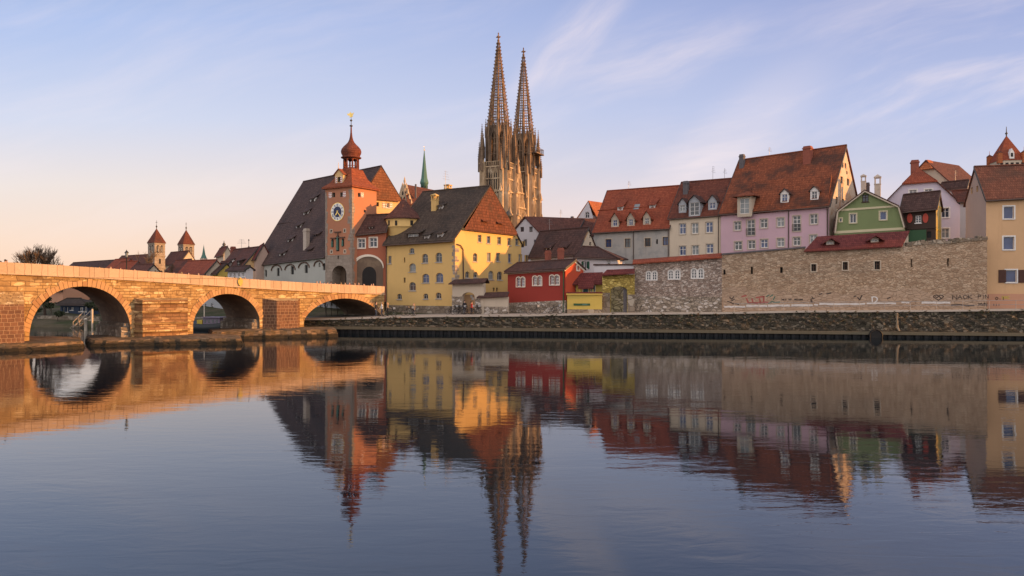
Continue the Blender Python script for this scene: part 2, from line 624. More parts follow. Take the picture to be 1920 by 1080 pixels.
ashlar('s_towerbase', (0.30, 0.24, 0.19), (0.44, 0.36, 0.29), 0.6, 0.4, (0.34, 0.28, 0.22), (0.2, 0.14, 0.1), 0.4)
rubble('s_island', (0.13, 0.085, 0.05), (0.27, 0.17, 0.095), 0.28, 2.4, (0.06, 0.045, 0.03), 0.35, (0.05, 0.045, 0.03), 0.75, (0.4, 0.27, 0.16), 0.5, 0.04, ((0.05, 0.045, 0.022), 0.6), 0.5)
rubble('s_tan', (0.36, 0.245, 0.16), (0.64, 0.47, 0.325), 2.7, 5.6, (0.30, 0.205, 0.135), 0.55, (0.30, 0.20, 0.13), 0.45, (0.66, 0.52, 0.38), 0.6, 0.10)
rubble('s_rubble', (0.29, 0.205, 0.16), (0.62, 0.49, 0.40), 3.0, 6.0, (0.16, 0.125, 0.10), 0.75, (0.17, 0.13, 0.11), 0.45, (0.78, 0.67, 0.58), 0.7, 0.12)
rubble('s_base', (0.24, 0.19, 0.14), (0.56, 0.46, 0.36), 2.4, 4.4, (0.12, 0.1, 0.08), 0.8, (0.1, 0.09, 0.06), 0.4, (0.74, 0.66, 0.58), 0.9, 0.10)
rubble('s_yellow', (0.36, 0.26, 0.06), (0.58, 0.43, 0.12), 2.6, 4.4, (0.28, 0.19, 0.05), 0.8, (0.3, 0.2, 0.05), 0.4, (0.80, 0.62, 0.20), 0.8, 0.12)
rubble('s_yellowrough', (0.42, 0.36, 0.2), (0.7, 0.6, 0.36), 1.6, 2.6, (0.16, 0.13, 0.08), 0.8, (0.3, 0.24, 0.1), 0.4, (0.85, 0.75, 0.55), 0.8, 0.12)
rubble('s_quay', (0.042, 0.036, 0.028), (0.13, 0.105, 0.075), 2.3, 4.0, (0.02, 0.018, 0.014), 0.7, (0.03, 0.028, 0.018), 0.6, (0.36, 0.30, 0.22), 0.6, 0.12, ((0.035, 0.033, 0.02), 0.6))
rubble('s_plinth', (0.18, 0.14, 0.10), (0.36, 0.29, 0.22), 1.5, 2.0, (0.2, 0.16, 0.12), 0.7, (0.12, 0.10, 0.06), 0.5, (0.55, 0.48, 0.38), 0.8, 0.1)
plaster('lime', (0.24, 0.19, 0.13), 0.3, 0.6)
ashlar('s_parapet2', (0.50, 0.35, 0.22), (0.58, 0.42, 0.28), 1.25, 1.6, (0.3, 0.2, 0.13), (0.4, 0.27, 0.17), 0.5)
rubble('render_patch', (0.42, 0.30, 0.21), (0.53, 0.385, 0.275), 1.6, 3.4, (0.40, 0.285, 0.20), 0.3, (0.34, 0.235, 0.16), 0.5, (0.58, 0.44, 0.33), 0.4, 0.08)
plaster('s_ring', (0.50, 0.30, 0.14), 0.22, 0.4, (0.2, 0.11, 0.05))
plaster('s_ring2', (0.38, 0.21, 0.095), 0.22, 0.4, (0.15, 0.08, 0.04))
plaster('concrete_wet', (0.12, 0.105, 0.072), 0.3, 0.6, (0.05, 0.05, 0.03))
plaster('coping', (0.50, 0.44, 0.37), 0.2, 0.3)
plaster('paving', (0.33, 0.29, 0.25), 0.2, 0.2)
plaster('pile', (0.012, 0.012, 0.013), 0.3, 0.4, rough=0.6)
plain('white', (0.78, 0.75, 0.70), 0.6)
plain('white_warm', (0.80, 0.70, 0.56), 0.6)
plain('dark_wood', (0.055, 0.030, 0.020), 0.7)
plain('brown_frame', (0.13, 0.075, 0.05), 0.7)
plain('black_metal', (0.02, 0.02, 0.02), 0.5)
plain('pipe', (0.10, 0.065, 0.05), 0.5)
plain('copper_dark', (0.055, 0.05, 0.045), 0.55)
plain('verdigris', (0.075, 0.17, 0.13), 0.6)
plain('gold', (0.85, 0.60, 0.18), 0.3, 0.9)
plain('dial_blue', (0.012, 0.02, 0.075), 0.4)
plain('dial_white', (0.82, 0.80, 0.74), 0.5)
plain('shutter_red', (0.50, 0.07, 0.04), 0.6)
plain('shutter_brown', (0.075, 0.028, 0.018), 0.6)
plain('shutter_green', (0.012, 0.07, 0.035), 0.6)
plain('teal', (0.012, 0.12, 0.14), 0.5)
plain('green_trim', (0.03, 0.09, 0.035), 0.6)
plain('rail', (0.34, 0.33, 0.32), 0.45, 0.3)
plain('band', (0.62, 0.59, 0.56), 0.7, var=0.3)
plain('bronze', (0.075, 0.06, 0.04), 0.5, 0.4)
plain('chimney_brick', (0.27, 0.085, 0.055), 0.85, var=0.3)
plain('chimney_grey', (0.12, 0.11, 0.115), 0.85, var=0.3)
plain('chimney_pale', (0.50, 0.42, 0.34), 0.85, var=0.3)
plain('ink', (0.065, 0.05, 0.042), 0.8)
plain('ink_red', (0.36, 0.10, 0.08), 0.8)
plain('ink_white', (0.8, 0.78, 0.75), 0.8)
plain('ink_blue', (0.25, 0.3, 0.45), 0.8)
plain('ink_green', (0.09, 0.17, 0.12), 0.8)
plain('skin', (0.55, 0.33, 0.24), 0.6)
plain('hair_dark', (0.03, 0.02, 0.015), 0.7)
plain('hair_fair', (0.30, 0.19, 0.09), 0.7)
plain('cloth_dark', (0.025, 0.027, 0.035), 0.9)
plain('cloth_blue', (0.05, 0.09, 0.18), 0.9)
plain('cloth_white', (0.75, 0.73, 0.70), 0.9)
plain('cloth_red', (0.42, 0.05, 0.035), 0.9)
plain('cloth_tan', (0.30, 0.21, 0.13), 0.9)
plain('cloth_jeans', (0.045, 0.07, 0.12), 0.9)
plain('rubber', (0.012, 0.012, 0.012), 0.7)
plain('bark', (0.075, 0.05, 0.035), 0.9)
plain('twig', (0.15, 0.10, 0.065), 0.9)
plain('leaf_dark', (0.035, 0.045, 0.02), 0.9)
plain('boat_hull', (0.022, 0.027, 0.03), 0.5)
plain('boat_cabin', (0.21, 0.17, 0.23), 0.6)
plain('boat_yellow', (0.60, 0.44, 0.06), 0.6)
plain('blue_wall', (0.035, 0.055, 0.10), 0.8)
plain('blue_roof', (0.10, 0.12, 0.17), 0.7)
plain('orange_sign', (0.60, 0.25, 0.04), 0.7)
plain('steel', (0.35, 0.34, 0.33), 0.4, 0.7)
glass('glass', (0.045, 0.055, 0.07))
glass('glass_blue', (0.05, 0.075, 0.17))
glass('glass_pale', (0.20, 0.22, 0.22), 0.2)
glass('glass_mid', (0.075, 0.08, 0.085), 0.15)
glass('hole', (0.014, 0.012, 0.011), 0.9)

# weathered limestone of the cathedral
m, n = new_mat('s_gothic')
v = n.n('ShaderNodeTexCoord').outputs['Object']
vert = n.noise(n.mapping(v, scale=(0.55, 0.55, 0.10)), 1.0, 7.0, 0.68)
spots = n.noise(v, 1.6, 6.0, 0.7)
col = n.mix(n.maprange(vert, 0.44, 0.72), (0.52, 0.39, 0.25), (0.17, 0.115, 0.075))
col = n.mix(n.math('MULTIPLY', n.maprange(spots, 0.55, 0.8), 0.6), col, (0.10, 0.07, 0.05))
col = n.mix(n.math('MULTIPLY', n.maprange(n.noise(v, 0.35, 3.0), 0.55, 0.7), 0.5), col, (0.66, 0.55, 0.40))
finish(n, col, 0.95, spots, 0.7, 0.12)
MATS['s_gothic'] = m
m, n = new_mat('s_spire')
v = n.n('ShaderNodeTexCoord').outputs['Object']
sp = n.noise(v, 0.9, 6.0, 0.7)
col = n.mix(n.maprange(sp, 0.35, 0.7), (0.32, 0.195, 0.11), (0.075, 0.05, 0.037))
finish(n, col, 0.95, sp, 0.6, 0.1)
MATS['s_spire'] = m

MATS['s_gothic_dark'] = None
m, n = new_mat('s_gothic_dark')
v = n.n('ShaderNodeTexCoord').outputs['Object']
vert = n.noise(n.mapping(v, scale=(0.7, 0.7, 0.14)), 1.0, 7.0, 0.68)
spots = n.noise(v, 1.6, 6.0, 0.7)
col = n.mix(n.maprange(vert, 0.36, 0.66), (0.31, 0.21, 0.135), (0.065, 0.048, 0.038))
col = n.mix(n.math('MULTIPLY', n.maprange(spots, 0.5, 0.75), 0.6), col, (0.05, 0.035, 0.027))
finish(n, col, 0.95, spots, 0.7, 0.12)
MATS['s_gothic_dark'] = m

# ground
m, n = new_mat('earth')
v = n.n('ShaderNodeNewGeometry').outputs['Position']
a = n.noise(v, 0.25, 7.0, 0.65)
b = n.noise(v, 1.9, 5.0, 0.7)
col = n.mix(n.maprange(a, 0.4, 0.6), (0.045, 0.055, 0.02), (0.12, 0.095, 0.06))
col = n.mix(n.math('MULTIPLY', b, 0.5), col, (0.03, 0.035, 0.015))
finish(n, col, 0.95, b, 0.8, 0.2)
MATS['earth'] = m

# river water
m, n = new_mat('river_water')
v = n.n('ShaderNodeNewGeometry').outputs['Position']
calm = n.maprange(n.noise(n.mapping(v, scale=(0.030, 0.075, 1)), 1.0, 3.0, 0.55), 0.36, 0.66, 0.35, 1.0)
r1 = n.noise(n.mapping(v, scale=(0.8, 2.2, 1), rot=(0, 0, 0.12)), 1.0, 4.0, 0.55, 0.6)
r2 = n.noise(n.mapping(v, scale=(0.16, 0.42, 1), rot=(0, 0, -0.3)), 1.0, 2.0, 0.5, 0.4)
h = n.math('MULTIPLY', n.math('ADD', r1, n.math('MULTIPLY', r2, 2.2)), calm)
b = n.n('ShaderNodeBsdfPrincipled')
b.inputs['Base Color'].default_value = (0.003, 0.010, 0.016, 1)
b.inputs['Roughness'].default_value = 0.02
b.inputs['IOR'].default_value = 1.62
b.inputs['Specular IOR Level'].default_value = 0.5
bp = n.n('ShaderNodeBump', Strength=1.0, Distance=0.0065, Height=h)
n.put(b.inputs['Normal'], bp.outputs[0])
n.n('ShaderNodeOutputMaterial', Surface=b)
MATS['river_water'] = m
M = MATS

# ------------------------------------------------------------------ windows, walls, roofs


def outline(u0, u1, z0, z1, rise=0.0, k=7):
    pts = [(u0, z0), (u1, z0)]
    if rise <= 0:
        pts += [(u1, z1), (u0, z1)]
    else:
        uc, a = (u0 + u1) / 2, (u1 - u0) / 2
        for i in range(k + 1):
            th = math.pi * i / k
            pts.append((uc + a * math.cos(th), z1 - rise + rise * math.sin(th)))
    return pts


def wall_poly(mb, outer, holes, n, reveal, m=0, mr=0):
    """flat wall with openings and their reveals"""
    outer = [Vector(p) for p in outer]
    if not holes:
        mb.face(outer, m, n)
        return
    loops = [outer] + [[Vector(p) for p in h] for h in holes]
    o = outer[0]
    tt = UPV.cross(n).normalized()
    bb = n.cross(tt)
    l2 = [[Vector(((p - o).dot(tt), (p - o).dot(bb))) for p in lp] for lp in loops]
    vs, es = [], []
    for lp in l2:
        k = len(vs)
        vs += lp
        es += [(k + i, k + (i + 1) % len(lp)) for i in range(len(lp))]
    res = delaunay_2d_cdt(vs, es, [], 0, 1e-5)

    def inside(p, lp):
        r = False
        for i, a in enumerate(lp):
            b = lp[i - 1]
            if (a.y > p.y) != (b.y > p.y) and p.x < (b.x - a.x) * (p.y - a.y) / (b.y - a.y) + a.x:
                r = not r
        return r
    for f in res[2]:
        pts = [res[0][i] for i in f]
        c = sum(pts, Vector((0, 0))) / len(pts)
        if inside(c, l2[0]) and not any(inside(c, h) for h in l2[1:]):
            mb.face([o + tt * p.x + bb * p.y for p in pts], m, n)
    for h in loops[1:]:
        c = sum(h, Vector((0, 0, 0))) / len(h)
        for i, a in enumerate(h):
            b = h[(i + 1) % len(h)]
            mb.face([a, b, b - n * reveal, a - n * reveal], mr, c - (a + b) / 2)


def ring(mb, pl, outer, inner, off, m=0, thick=0.0):
    k = len(outer)
    for i in range(k):
        j = (i + 1) % k
        o1, o2, i1, i2 = outer[i], outer[j], inner[i], inner[j]
        mb.face([pl.pt(*o1, off), pl.pt(*o2, off), pl.pt(*i2, off), pl.pt(*i1, off)], m, pl.n)
        if thick:
            mb.face([pl.pt(*o1, off), pl.pt(*o2, off), pl.pt(*o2, off - thick), pl.pt(*o1, off - thick)], m)
            mb.face([pl.pt(*i1, off), pl.pt(*i2, off), pl.pt(*i2, off - thick), pl.pt(*i1, off - thick)], m)


RW = random.Random(123)


def add_window(parent, pl, spec, frame='white', pane='glass', sur=None, rec=0.16, bar=0.07, surw=0.12, sill=True, holes=None, name='window'):
    """spec = (cx, cy, w, h[, kind]) in photograph pixels, or a dict with metres; adds the hole to holes"""
    kind = spec[4] if len(spec) > 4 else 'cross'
    u0, u1, z0, z1 = pl.rect(*spec[:4]) if not isinstance(spec[0], str) else spec[1]
    if isinstance(spec[0], str):
        kind = spec[0]
    w, h = u1 - u0, z1 - z0
    lights = [(u0, u1)]
    if kind == 'twin':
        mid = (u0 + u1) / 2
        lights = [(u0, mid - 0.06), (mid + 0.06, u1)]
    objs = []
    fm = MB()
    pm = MB()
    for a, b in lights:
        rise = 0.0
        if kind in ('arch', 'twin'):
            rise = min((b - a) * (0.36 if kind == 'arch' else 0.40), h * 0.4)
        out = outline(a, b, z0, z1, rise)
        if holes is not None:
            holes.append([pl.pt(u, z) for u, z in out])
        if kind == 'slit':
            pm.face([pl.pt(u, z, -rec) for u, z in out], 0, pl.n)
            continue
        bb = min(bar, (b - a) * 0.16)
        inn = outline(a + bb, b - bb, z0 + bb, z1 - bb, max(rise - bb * 0.3, 0.01) if rise else 0)
        ring(fm, pl, out, inn, -rec, 0, 0.05)
        pm.face([pl.pt(u, z, -rec - 0.045) for u, z in out], 0, pl.n)
        if sur:
            o2 = outline(a - surw, b + surw, z0 - surw * 0.7, z1 + surw, rise + surw * 0.6 if rise else 0)
            ring(fm, pl, o2, out, 0.035, 1, 0.06)
        bw = bb * 0.5
        mid = (a + b) / 2
        fo0, fo1 = -rec - 0.04, -rec - 0.006
        if kind in ('cross', 'arch', 'twin', 'grid', 'french', 'vbar'):
            fm.pbox(pl, mid - bw, mid + bw, z0 + bb, z1 - bb - (rise * 0.12), fo0, fo1, 0)
        hs = {'cross': [0.62], 'arch': [0.58], 'twin': [0.36, 0.66], 'grid': [0.34, 0.67], 'french': [0.25, 0.5, 0.75], 'hbar': [0.6]}.get(kind, [])
        for q in hs:
            zz = z0 + (z1 - z0) * q
            fm.pbox(pl, a + bb, b - bb, zz - bw * 0.7, zz + bw * 0.7, fo0, fo1 - 0.004, 0)
    if kind == 'slit':
        return pm.build(name, M['hole'], parent)
    if sill:
        fm.pbox(pl, u0 - 0.08, u1 + 0.08, z0 - 0.10, z0 - 0.005, -0.05, 0.09, 1 if sur else 0)
    wo_ = fm.build(name, [M[frame], M[sur or frame]], parent)
    if pane in ('glass', 'glass_mid'):
        pane = RW.choice((pane, pane, pane, 'glass_pale', 'glass_blue'))
    pm.build('pane', M[pane], wo_)
    if kind == 'french':
        rm = MB()
        for q in (0.02, 0.42):
            rm.pbox(pl, u0 - 0.06, u1 + 0.06, z0 + h * q, z0 + h * q + 0.05, 0.10, 0.14)
        k = 7
        for i in range(k + 1):
            uu = u0 - 0.04 + (w + 0.08) * i / k
            rm.pbox(pl, uu - 0.014, uu + 0.014, z0 + h * 0.02 + 0.05, z0 + h * 0.42, 0.105, 0.135)
        rm.build('balcony_railing', M['black_metal'], wo_)
    return wo_


def slab(mb, poly, th=0.2, m=0):
    mb.prism([Vector(p) for p in poly], (0, 0, -th), m)


class House:
    pass


def gable_house(name, label, cat, L, R, z0, slope, ridge, wall, roof, front=(), right=(), left=(), ends=('g', 'g'), over=0.35,
                verge=0.15, th=0.18, frame='white', pane='glass', sur=None, group=None, wallR=None, roofhip=None, sill=True,
                rframe=None, rec=0.16, roof_front_only=False, surw=0.12, half=None, fbar=0.07):
    """L, R = (px, depth, eave py); ridge = (pxl, pyl, pxr, pyr); half = py of a half-hip eave on the right gable"""
    H = House()
    tn = math.tan(RAD(slope))
    A, B = G(L[0], L[1], z0), G(R[0], R[1], z0)
    fr = Plane(A, B)
    n, t, Ln = fr.n, fr.t, fr.L
    zl, zr = zat(L[2], L[1]) + over * tn, zat(R[2], R[1]) + over * tn
    ze = (zl + zr) / 2
    ym = (ridge[1] + ridge[3]) / 2
    k = (540 - ym) / F
    Dm = (A.y + B.y) / 2
    by = -n.y
    d = (HC + k * Dm - ze) / (tn - k * by)
    H.d = d
    Ab, Bb = A - n * 2 * d, B - n * 2 * d
    rp = Plane(A - n * d, B - n * d)
    ul, zrl = rp.uz(ridge[0], ridge[1])
    ur, zrr = rp.uz(ridge[2], ridge[3])
    gl, gr = ends[0] == 'g', ends[1] == 'g'
    if gl:
        ul = 0.0
    if gr:
        ur = Ln
    root = thing(name, label, cat, fr.pt(Ln / 2, z0), group)
    H.root, H.fr, H.rp = root, fr, rp
    rt = Plane(B, Bb)
    lf = Plane(Ab, A)
    H.rt, H.lf = rt, lf
    mats = [M[wall], M[wallR or wall]]
    mb = MB()
    hf, hr, hl = [], [], []
    kw = dict(frame=frame, pane=pane, sur=sur, sill=sill, rec=rec, bar=fbar, surw=surw)
    for s in front:
        add_window(root, fr, s, holes=hf, **kw)
    for s in right:
        add_window(root, rt, s, holes=hr, **dict(kw, frame=rframe or frame))
    for s in left:
        add_window(root, lf, s, holes=hl, **kw)
    At, Bt = fr.pt(0, zl), fr.pt(Ln, zr)
    Abt, Bbt = At - n * 2 * d, Bt - n * 2 * d
    wall_poly(mb, [fr.pt(0, z0), fr.pt(Ln, z0), Bt, At], hf, n, rec + 0.1, 0, 0)
    RL, RR = rp.pt(ul, zrl), rp.pt(ur, zrr)
    if half:
        zh = zat(half, rp.pt(Ln, 0).y)
        sx = (zh - zr) / tn
        h0, h1 = rt.pt(sx, zh), rt.pt(2 * d - sx, zh)
        redge = [h1, h0]
    elif gr:
        redge = [RR]
    else:
        redge = []
    wall_poly(mb, [rt.pt(0, z0), rt.pt(2 * d, z0), Bbt] + redge + [Bt], hr, rt.n, rec + 0.1, 1, 1)
    wall_poly(mb, [lf.pt(0, z0), lf.pt(2 * d, z0), At] + ([RL] if gl else []) + [Abt], hl, lf.n, rec + 0.1, 1 if not wallR else 0, 0)
    mb.face([fr.pt(0, z0) - n * 2 * d, fr.pt(Ln, z0) - n * 2 * d, Bbt, Abt], 0, -n)
    H.wall = mb.build('wall', mats, root)
    # roof slabs
    rb = MB()
    up = Vector((0, 0, th + 0.02))
    ov = n * over - UPV * over * tn
    vl = -t * (verge if gl else over)
    vr = t * (verge if gr and not half else (verge if half else over))
    hipm = 1 if roofhip else 0
    a0, b0 = At + ov + vl + up, Bt + ov + vr + up
    a1, b1 = Abt - n * over - UPV * over * tn + vl + up, Bbt - n * over - UPV * over * tn + vr + up
    rl, rr = RL + (vl if gl else Vector((0, 0, 0))) + up, RR + (vr if gr and not half else Vector((0, 0, 0))) + up
    if half:
        e0, e1 = h0 + vr + up, h1 + vr + up
        slab(rb, [a0, b0, e0, rr, rl], th)
        slab(rb, [b1, a1, rl, rr, e1], th)
        drop = t * 0.25 - UPV * 0.3
        slab(rb, [e0 + drop, e1 + drop, rr], th, hipm)
    else:
        slab(rb, [a0, b0, rr, rl], th)
        slab(rb, [b1, a1, rl, rr], th)
        if not gr:
            dz = Vector((0, 0, 0))
            slab(rb, [b0, b1, rr], th, hipm)
    if not gl:
        slab(rb, [a1, a0, rl], th, hipm)
    H.roof = rb.build('roof', [M[roof], M[roofhip or roof]], root)
    # ridge tiles
    rg = MB()
    rg.tube(rl + UPV * 0.02, rr + UPV * 0.02, 0.11, n=6)
    if half:
        rg.tube(rr, e0 + UPV * 0.03, 0.09, n=6)
        rg.tube(rr, e1 + UPV * 0.03, 0.09, n=6)
    elif not gr:
        rg.tube(rr, b0 + UPV * 0.03, 0.09, n=6)
    if not gl:
        rg.tube(rl, a0 + UPV * 0.03, 0.09, n=6)
    rg.build('ridge_tiles', M[roof], H.roof)
    for isg, pt_a, pt_b, sg_ in ((gl, a0, rl, -1), (gr and not half, b0, rr, 1)):
        if isg:
            vb = MB()
            vb.prism([pt_a + UPV * 0.05, pt_b + UPV * 0.05, pt_b - UPV * 0.24, pt_a - UPV * 0.24], t * sg_ * 0.07)
            vb.build('verge_board', M['copper_dark'], H.roof)
    # gutter along the eave
    gt = MB()
    gt.tube(a0 + n * 0.06 - UPV * (th + 0.02), b0 + n * 0.06 - UPV * (th + 0.02), 0.075, n=6)
    gt.build('gutter', M['pipe'], root)
    H.rn = (t.cross(rl - a0)).normalized()
    if H.rn.z < 0:
        H.rn = -H.rn
    H.p0 = a0.copy()
    H.tn = tn
    H.t, H.n, H.th = t, n, th
    H.z0, H.zl, H.zr = z0, zl, zr
    H.rl, H.rr, H.a0, H.b0 = rl, rr, a0, b0
    return H


def dormer(H, cx, yb, w, h, kind='gable', wall='p_dormer', roof=None, wkind='cross', frame='white', pane='glass', fillw=0.62, fillh=0.66, p0=None, rn=None, tn=None, t=None, rise=0.5, root=None, slope2=0.30, over=0.16):
    p0 = p0 or H.p0
    rn = rn or H.rn
    tn = tn or H.tn
    t = t or H.t
    root = root or H.root
    q = hit(cx, yb, p0, rn)
    pl = Plane(q, q + t)
    n = pl.n
    u0, u1, z0, z1 = pl.rect(cx, yb - h / 2, w, h)
    z0 -= 0.25
    hh = z1 - z0
    mb = MB()
    apex = z1
    hw = (u1 - u0) / 2
    uc = (u0 + u1) / 2
    hs = []
    ws, hz = hw * 2 * fillw, (z1 - z0 - 0.25) * fillh
    wz0 = z0 + 0.25 + (z1 - z0 - 0.25 - hz) * 0.45
    do = bpy.data.objects.new('dormer', bpy.data.meshes.new('tmp'))
    if kind == 'gable':
        apex = z1 + hw * rise * 2
        outer = [pl.pt(u0, z0), pl.pt(u1, z0), pl.pt(u1, z1), pl.pt(uc, apex), pl.pt(u0, z1)]
    else:
        outer = [pl.pt(u0, z0), pl.pt(u1, z0), pl.pt(u1, z1), pl.pt(u0, z1)]
    bpy.data.objects.remove(do)
    rect = ('cross' if wkind is None else wkind, (uc - ws / 2, uc + ws / 2, wz0, wz0 + hz))
    holes = []
    rise_ = min(ws * 0.36, hz * 0.4) if wkind == 'arch' else 0
    holes.append([pl.pt(u, z) for u, z in outline(rect[1][0], rect[1][1], rect[1][2], rect[1][3], rise_)])
    wall_poly(mb, outer, holes, n, 0.16, 0, 0)
    dd = hh / tn + 0.1
    for uu, s in ((u0, -1), (u1, 1)):
        mb.face([pl.pt(uu, z0), pl.pt(uu, z1), pl.pt(uu, z1, -dd)], 0, pl.t * s)
    tht = 0.1
    if kind == 'gable':
        da = (apex - z0) / tn + 0.1
        for s in (-1, 1):
            ue = uc + s * (hw + over)
            sl = hw * rise * 2 / hw
            zed = z1 - over * sl
            de = (zed - z0) / tn + 0.15
            poly = [pl.pt(ue, zed + tht, over), pl.pt(uc, apex + tht, over), pl.pt(uc, apex + tht, -da), pl.pt(ue, zed + tht, -de)]
            mb.prism(poly, (0, 0, -tht), 1)
    elif kind == 'hip':
        rz = hw * rise * 2
        apz = z1 + rz
        da = (apz - z0) / tn
        e0, e1 = pl.pt(u0 - over * 2, z1 + tht, over * 2), pl.pt(u1 + over * 2, z1 + tht, over * 2)
        ap = pl.pt(uc, apz + tht, -hw * 0.9)
        ab = pl.pt(uc, apz + tht, -da - 0.1)
        de = (z1 - z0) / tn
        for poly in ([e0, e1, ap], [e1, pl.pt(u1 + over * 2, z1 + tht, -de), ab, ap], [pl.pt(u0 - over * 2, z1 + tht, -de), e0, ap, ab]):
            mb.prism(poly, (0, 0, -tht), 1)
    else:
        x = hh / (tn - slope2)
        zb = z1 + slope2 * x
        fo = over * 1.6
        if kind == 'swept':
            # wide at the back, narrow at the front
            poly = [pl.pt(u0 - over, z1 - slope2 * fo + tht, fo), pl.pt(u1 + over, z1 - slope2 * fo + tht, fo), pl.pt(u1 + over * 3.5, zb + tht, -x - 0.1), pl.pt(u0 - over * 3.5, zb + tht, -x - 0.1)]
        else:
            poly = [pl.pt(u0 - over, z1 - slope2 * fo + tht, fo), pl.pt(u1 + over, z1 - slope2 * fo + tht, fo), pl.pt(u1 + over, zb + tht, -x - 0.1), pl.pt(u0 - over, zb + tht, -x - 0.1)]
        mb.prism(poly, (0, 0, -tht), 1)
    o = mb.build('dormer', [M[wall], M[roof or 't_brown']], root)
    add_window(o, pl, rect, frame=frame, pane=pane, rec=0.10, sill=False, bar=0.06)
    return o


def chimney(parent, px, yt, yb, w, D, mat='chimney_brick', t=None, cap=True, deep=1.0, kind='plain', name='chimney'):
    t = t or Vector((1, 0, 0))
    wm = w / F * D
    zt, zb = zat(yt, D), zat(yb, D)
    mb = MB()
    c = G(px, D, 0)
    dw = wm * deep
    if kind == 'plain':
        mb.box((c.x, c.y, (zt + zb) / 2 - 0.3), (wm, dw, zt - zb + 0.6), t, 0)
        if cap:
            mb.box((c.x, c.y, zt - 0.22), (wm * 1.18, dw * 1.18, 0.13), t, 0)
            mb.box((c.x, c.y, zt + 0.05), (wm * 0.9, dw * 0.9, 0.12), t, 0)
    else:       # little house on top with open arches
        zo = zt - (zt - zb) * 0.38
        zr = zt - (zt - zb) * 0.14
        mb.box((c.x, c.y, (zo + zb) / 2 - 0.3), (wm, dw, zo - zb + 0.6), t, 0)
        q = UPV.cross(t)
        for i in (-1, 1):
            for j in (-1, 1):
                p = c + t * i * wm * 0.40 + q * j * dw * 0.40
                mb.box((p.x, p.y, (zo + zr) / 2), (wm * 0.2, dw * 0.2, zr - zo), t, 0)
        if kind == 'double':
            mb.box((c.x, c.y, (zo + zr) / 2), (wm * 0.15, dw * 0.9, zr - zo), t, 0)
        mb.box((c.x, c.y, zr + 0.06), (wm * 1.15, dw * 1.15, 0.12), t, 0)
        mb.pyramid(c, wm * 0.62, zr + 0.125, zt + 0.1, t, 0)
        mb.box((c.x, c.y, zo - 0.06), (wm * 1.12, dw * 1.12, 0.1), t, 0)
    return mb.build(name, M[mat], parent)


def roof_y(H, px, py):
    return hit(px, py, H.p0, H.rn)


def downpipe(root, pl, px, y0, y1, r=0.06, mat='pipe'):
    u, za = pl.uz(px, y0)
    _, zb = pl.uz(px, y1)
    mb = MB()
    mb.tube(pl.pt(u, za, 0.10), pl.pt(u, zb, 0.10), r, n=6)
    return mb.build('downpipe', M[mat], root)


def band(root, pl, px0, px1, y0, y1, off=0.05, mat='coping', name='string_course'):
    """horizontal moulding between two pixel columns, its own slope kept"""
    mb = MB()
    a, b = pl.at(px0, y0[0]), pl.at(px1, y0[1])
    c, d = pl.at(px1, y1[1]), pl.at(px0, y1[0])
    mb.prism([p + pl.n * off for p in (d, c, b, a)], -pl.n * (off + 0.05))
    return mb.build(name, M[mat], root)

# ------------------------------------------------------------------ river, ground, quay
QZ = [(-27, 1.75), (-20, 1.9), (-9.4, 2.25), (2.4, 2.40), (8.2, 2.57), (22.6, 2.74), (31, 2.95), (43.6, 3.07), (52, 3.2), (100, 3.6)]


def lerp(tab, x):
    if x <= tab[0][0]:
        return tab[0][1]
    for (x0, y0), (x1, y1) in zip(tab[:-1], tab[1:]):
        if x <= x1:
            return y0 + (y1 - y0) * (x - x0) / (x1 - x0)
    return tab[-1][1]


def yq(x):
    return 83.52 - 0.126 * x


NQ = Vector((-0.126, -1, 0)).normalized()      # towards the river
TQ = Vector((1, -0.126, 0)).normalized()


def QP(x, off, z):
    """point near the quay edge; off > 0 inland"""
    p = Vector((x, yq(x), z)) - NQ * off
    return p


xs_q = [-27 + i * 1.5 for i in range(0, 85)]
wm = MB()
wm.face([(-4000, -60, 0.2), (4000, -60, 0.2), (4000, 5000, 0.2), (-4000, 5000, 0.2)], 0, UPV)
tag(wm.build('river_water', M['river_water'], base=(0, 60, 0)), kind='structure')

pm = MB()
rows = []
for x in xs_q:
    z = lerp(QZ, x)
    rows.append([QP(x, 0.30, z), QP(x, 3.0, z + 0.03), QP(x, 5.6, z + 0.06)])
pm.grid(rows, 0, False, False)
tag(pm.build('promenade', M['paving']), kind='structure')

gm = MB()
rows = []
left = [(-900, 330), (-400, 190), (-200, 138), (-130, 112), (-85, 101), (-62, 98), (-50, 97), (-40, 95.6), (-32, 94)]
for (x, y) in left:
    rows.append([Vector((x, y, -0.6)), Vector((x, y + 1.2, 0.55)), Vector((x, y + 11, 1.7)), Vector((x, y + 24, 3.9)), Vector((x * 1.02, y + 60, 4.3)), Vector((x * 30, 5000, 5))])
for x in [xs_q[0]] + xs_q[2::4] + [240, 900]:
    z = lerp(QZ, x)
    a = QP(x, 5.6, z + 0.06)
    yy = max(a.y, 55)
    a.y = yy
    rows.append([a, Vector((a.x, yy + 2.0, z + 0.1)), Vector((a.x, yy + 6, z + 0.5)), Vector((a.x, yy + 11, 4.0)), Vector((a.x * 1.02, yy + 60, 4.6)), Vector((x * 30, 5000, 5))])
gm.grid(rows, 0, False, True)
tag(gm.build('ground', M['earth'], base=(0, 150, 3)), kind='structure')

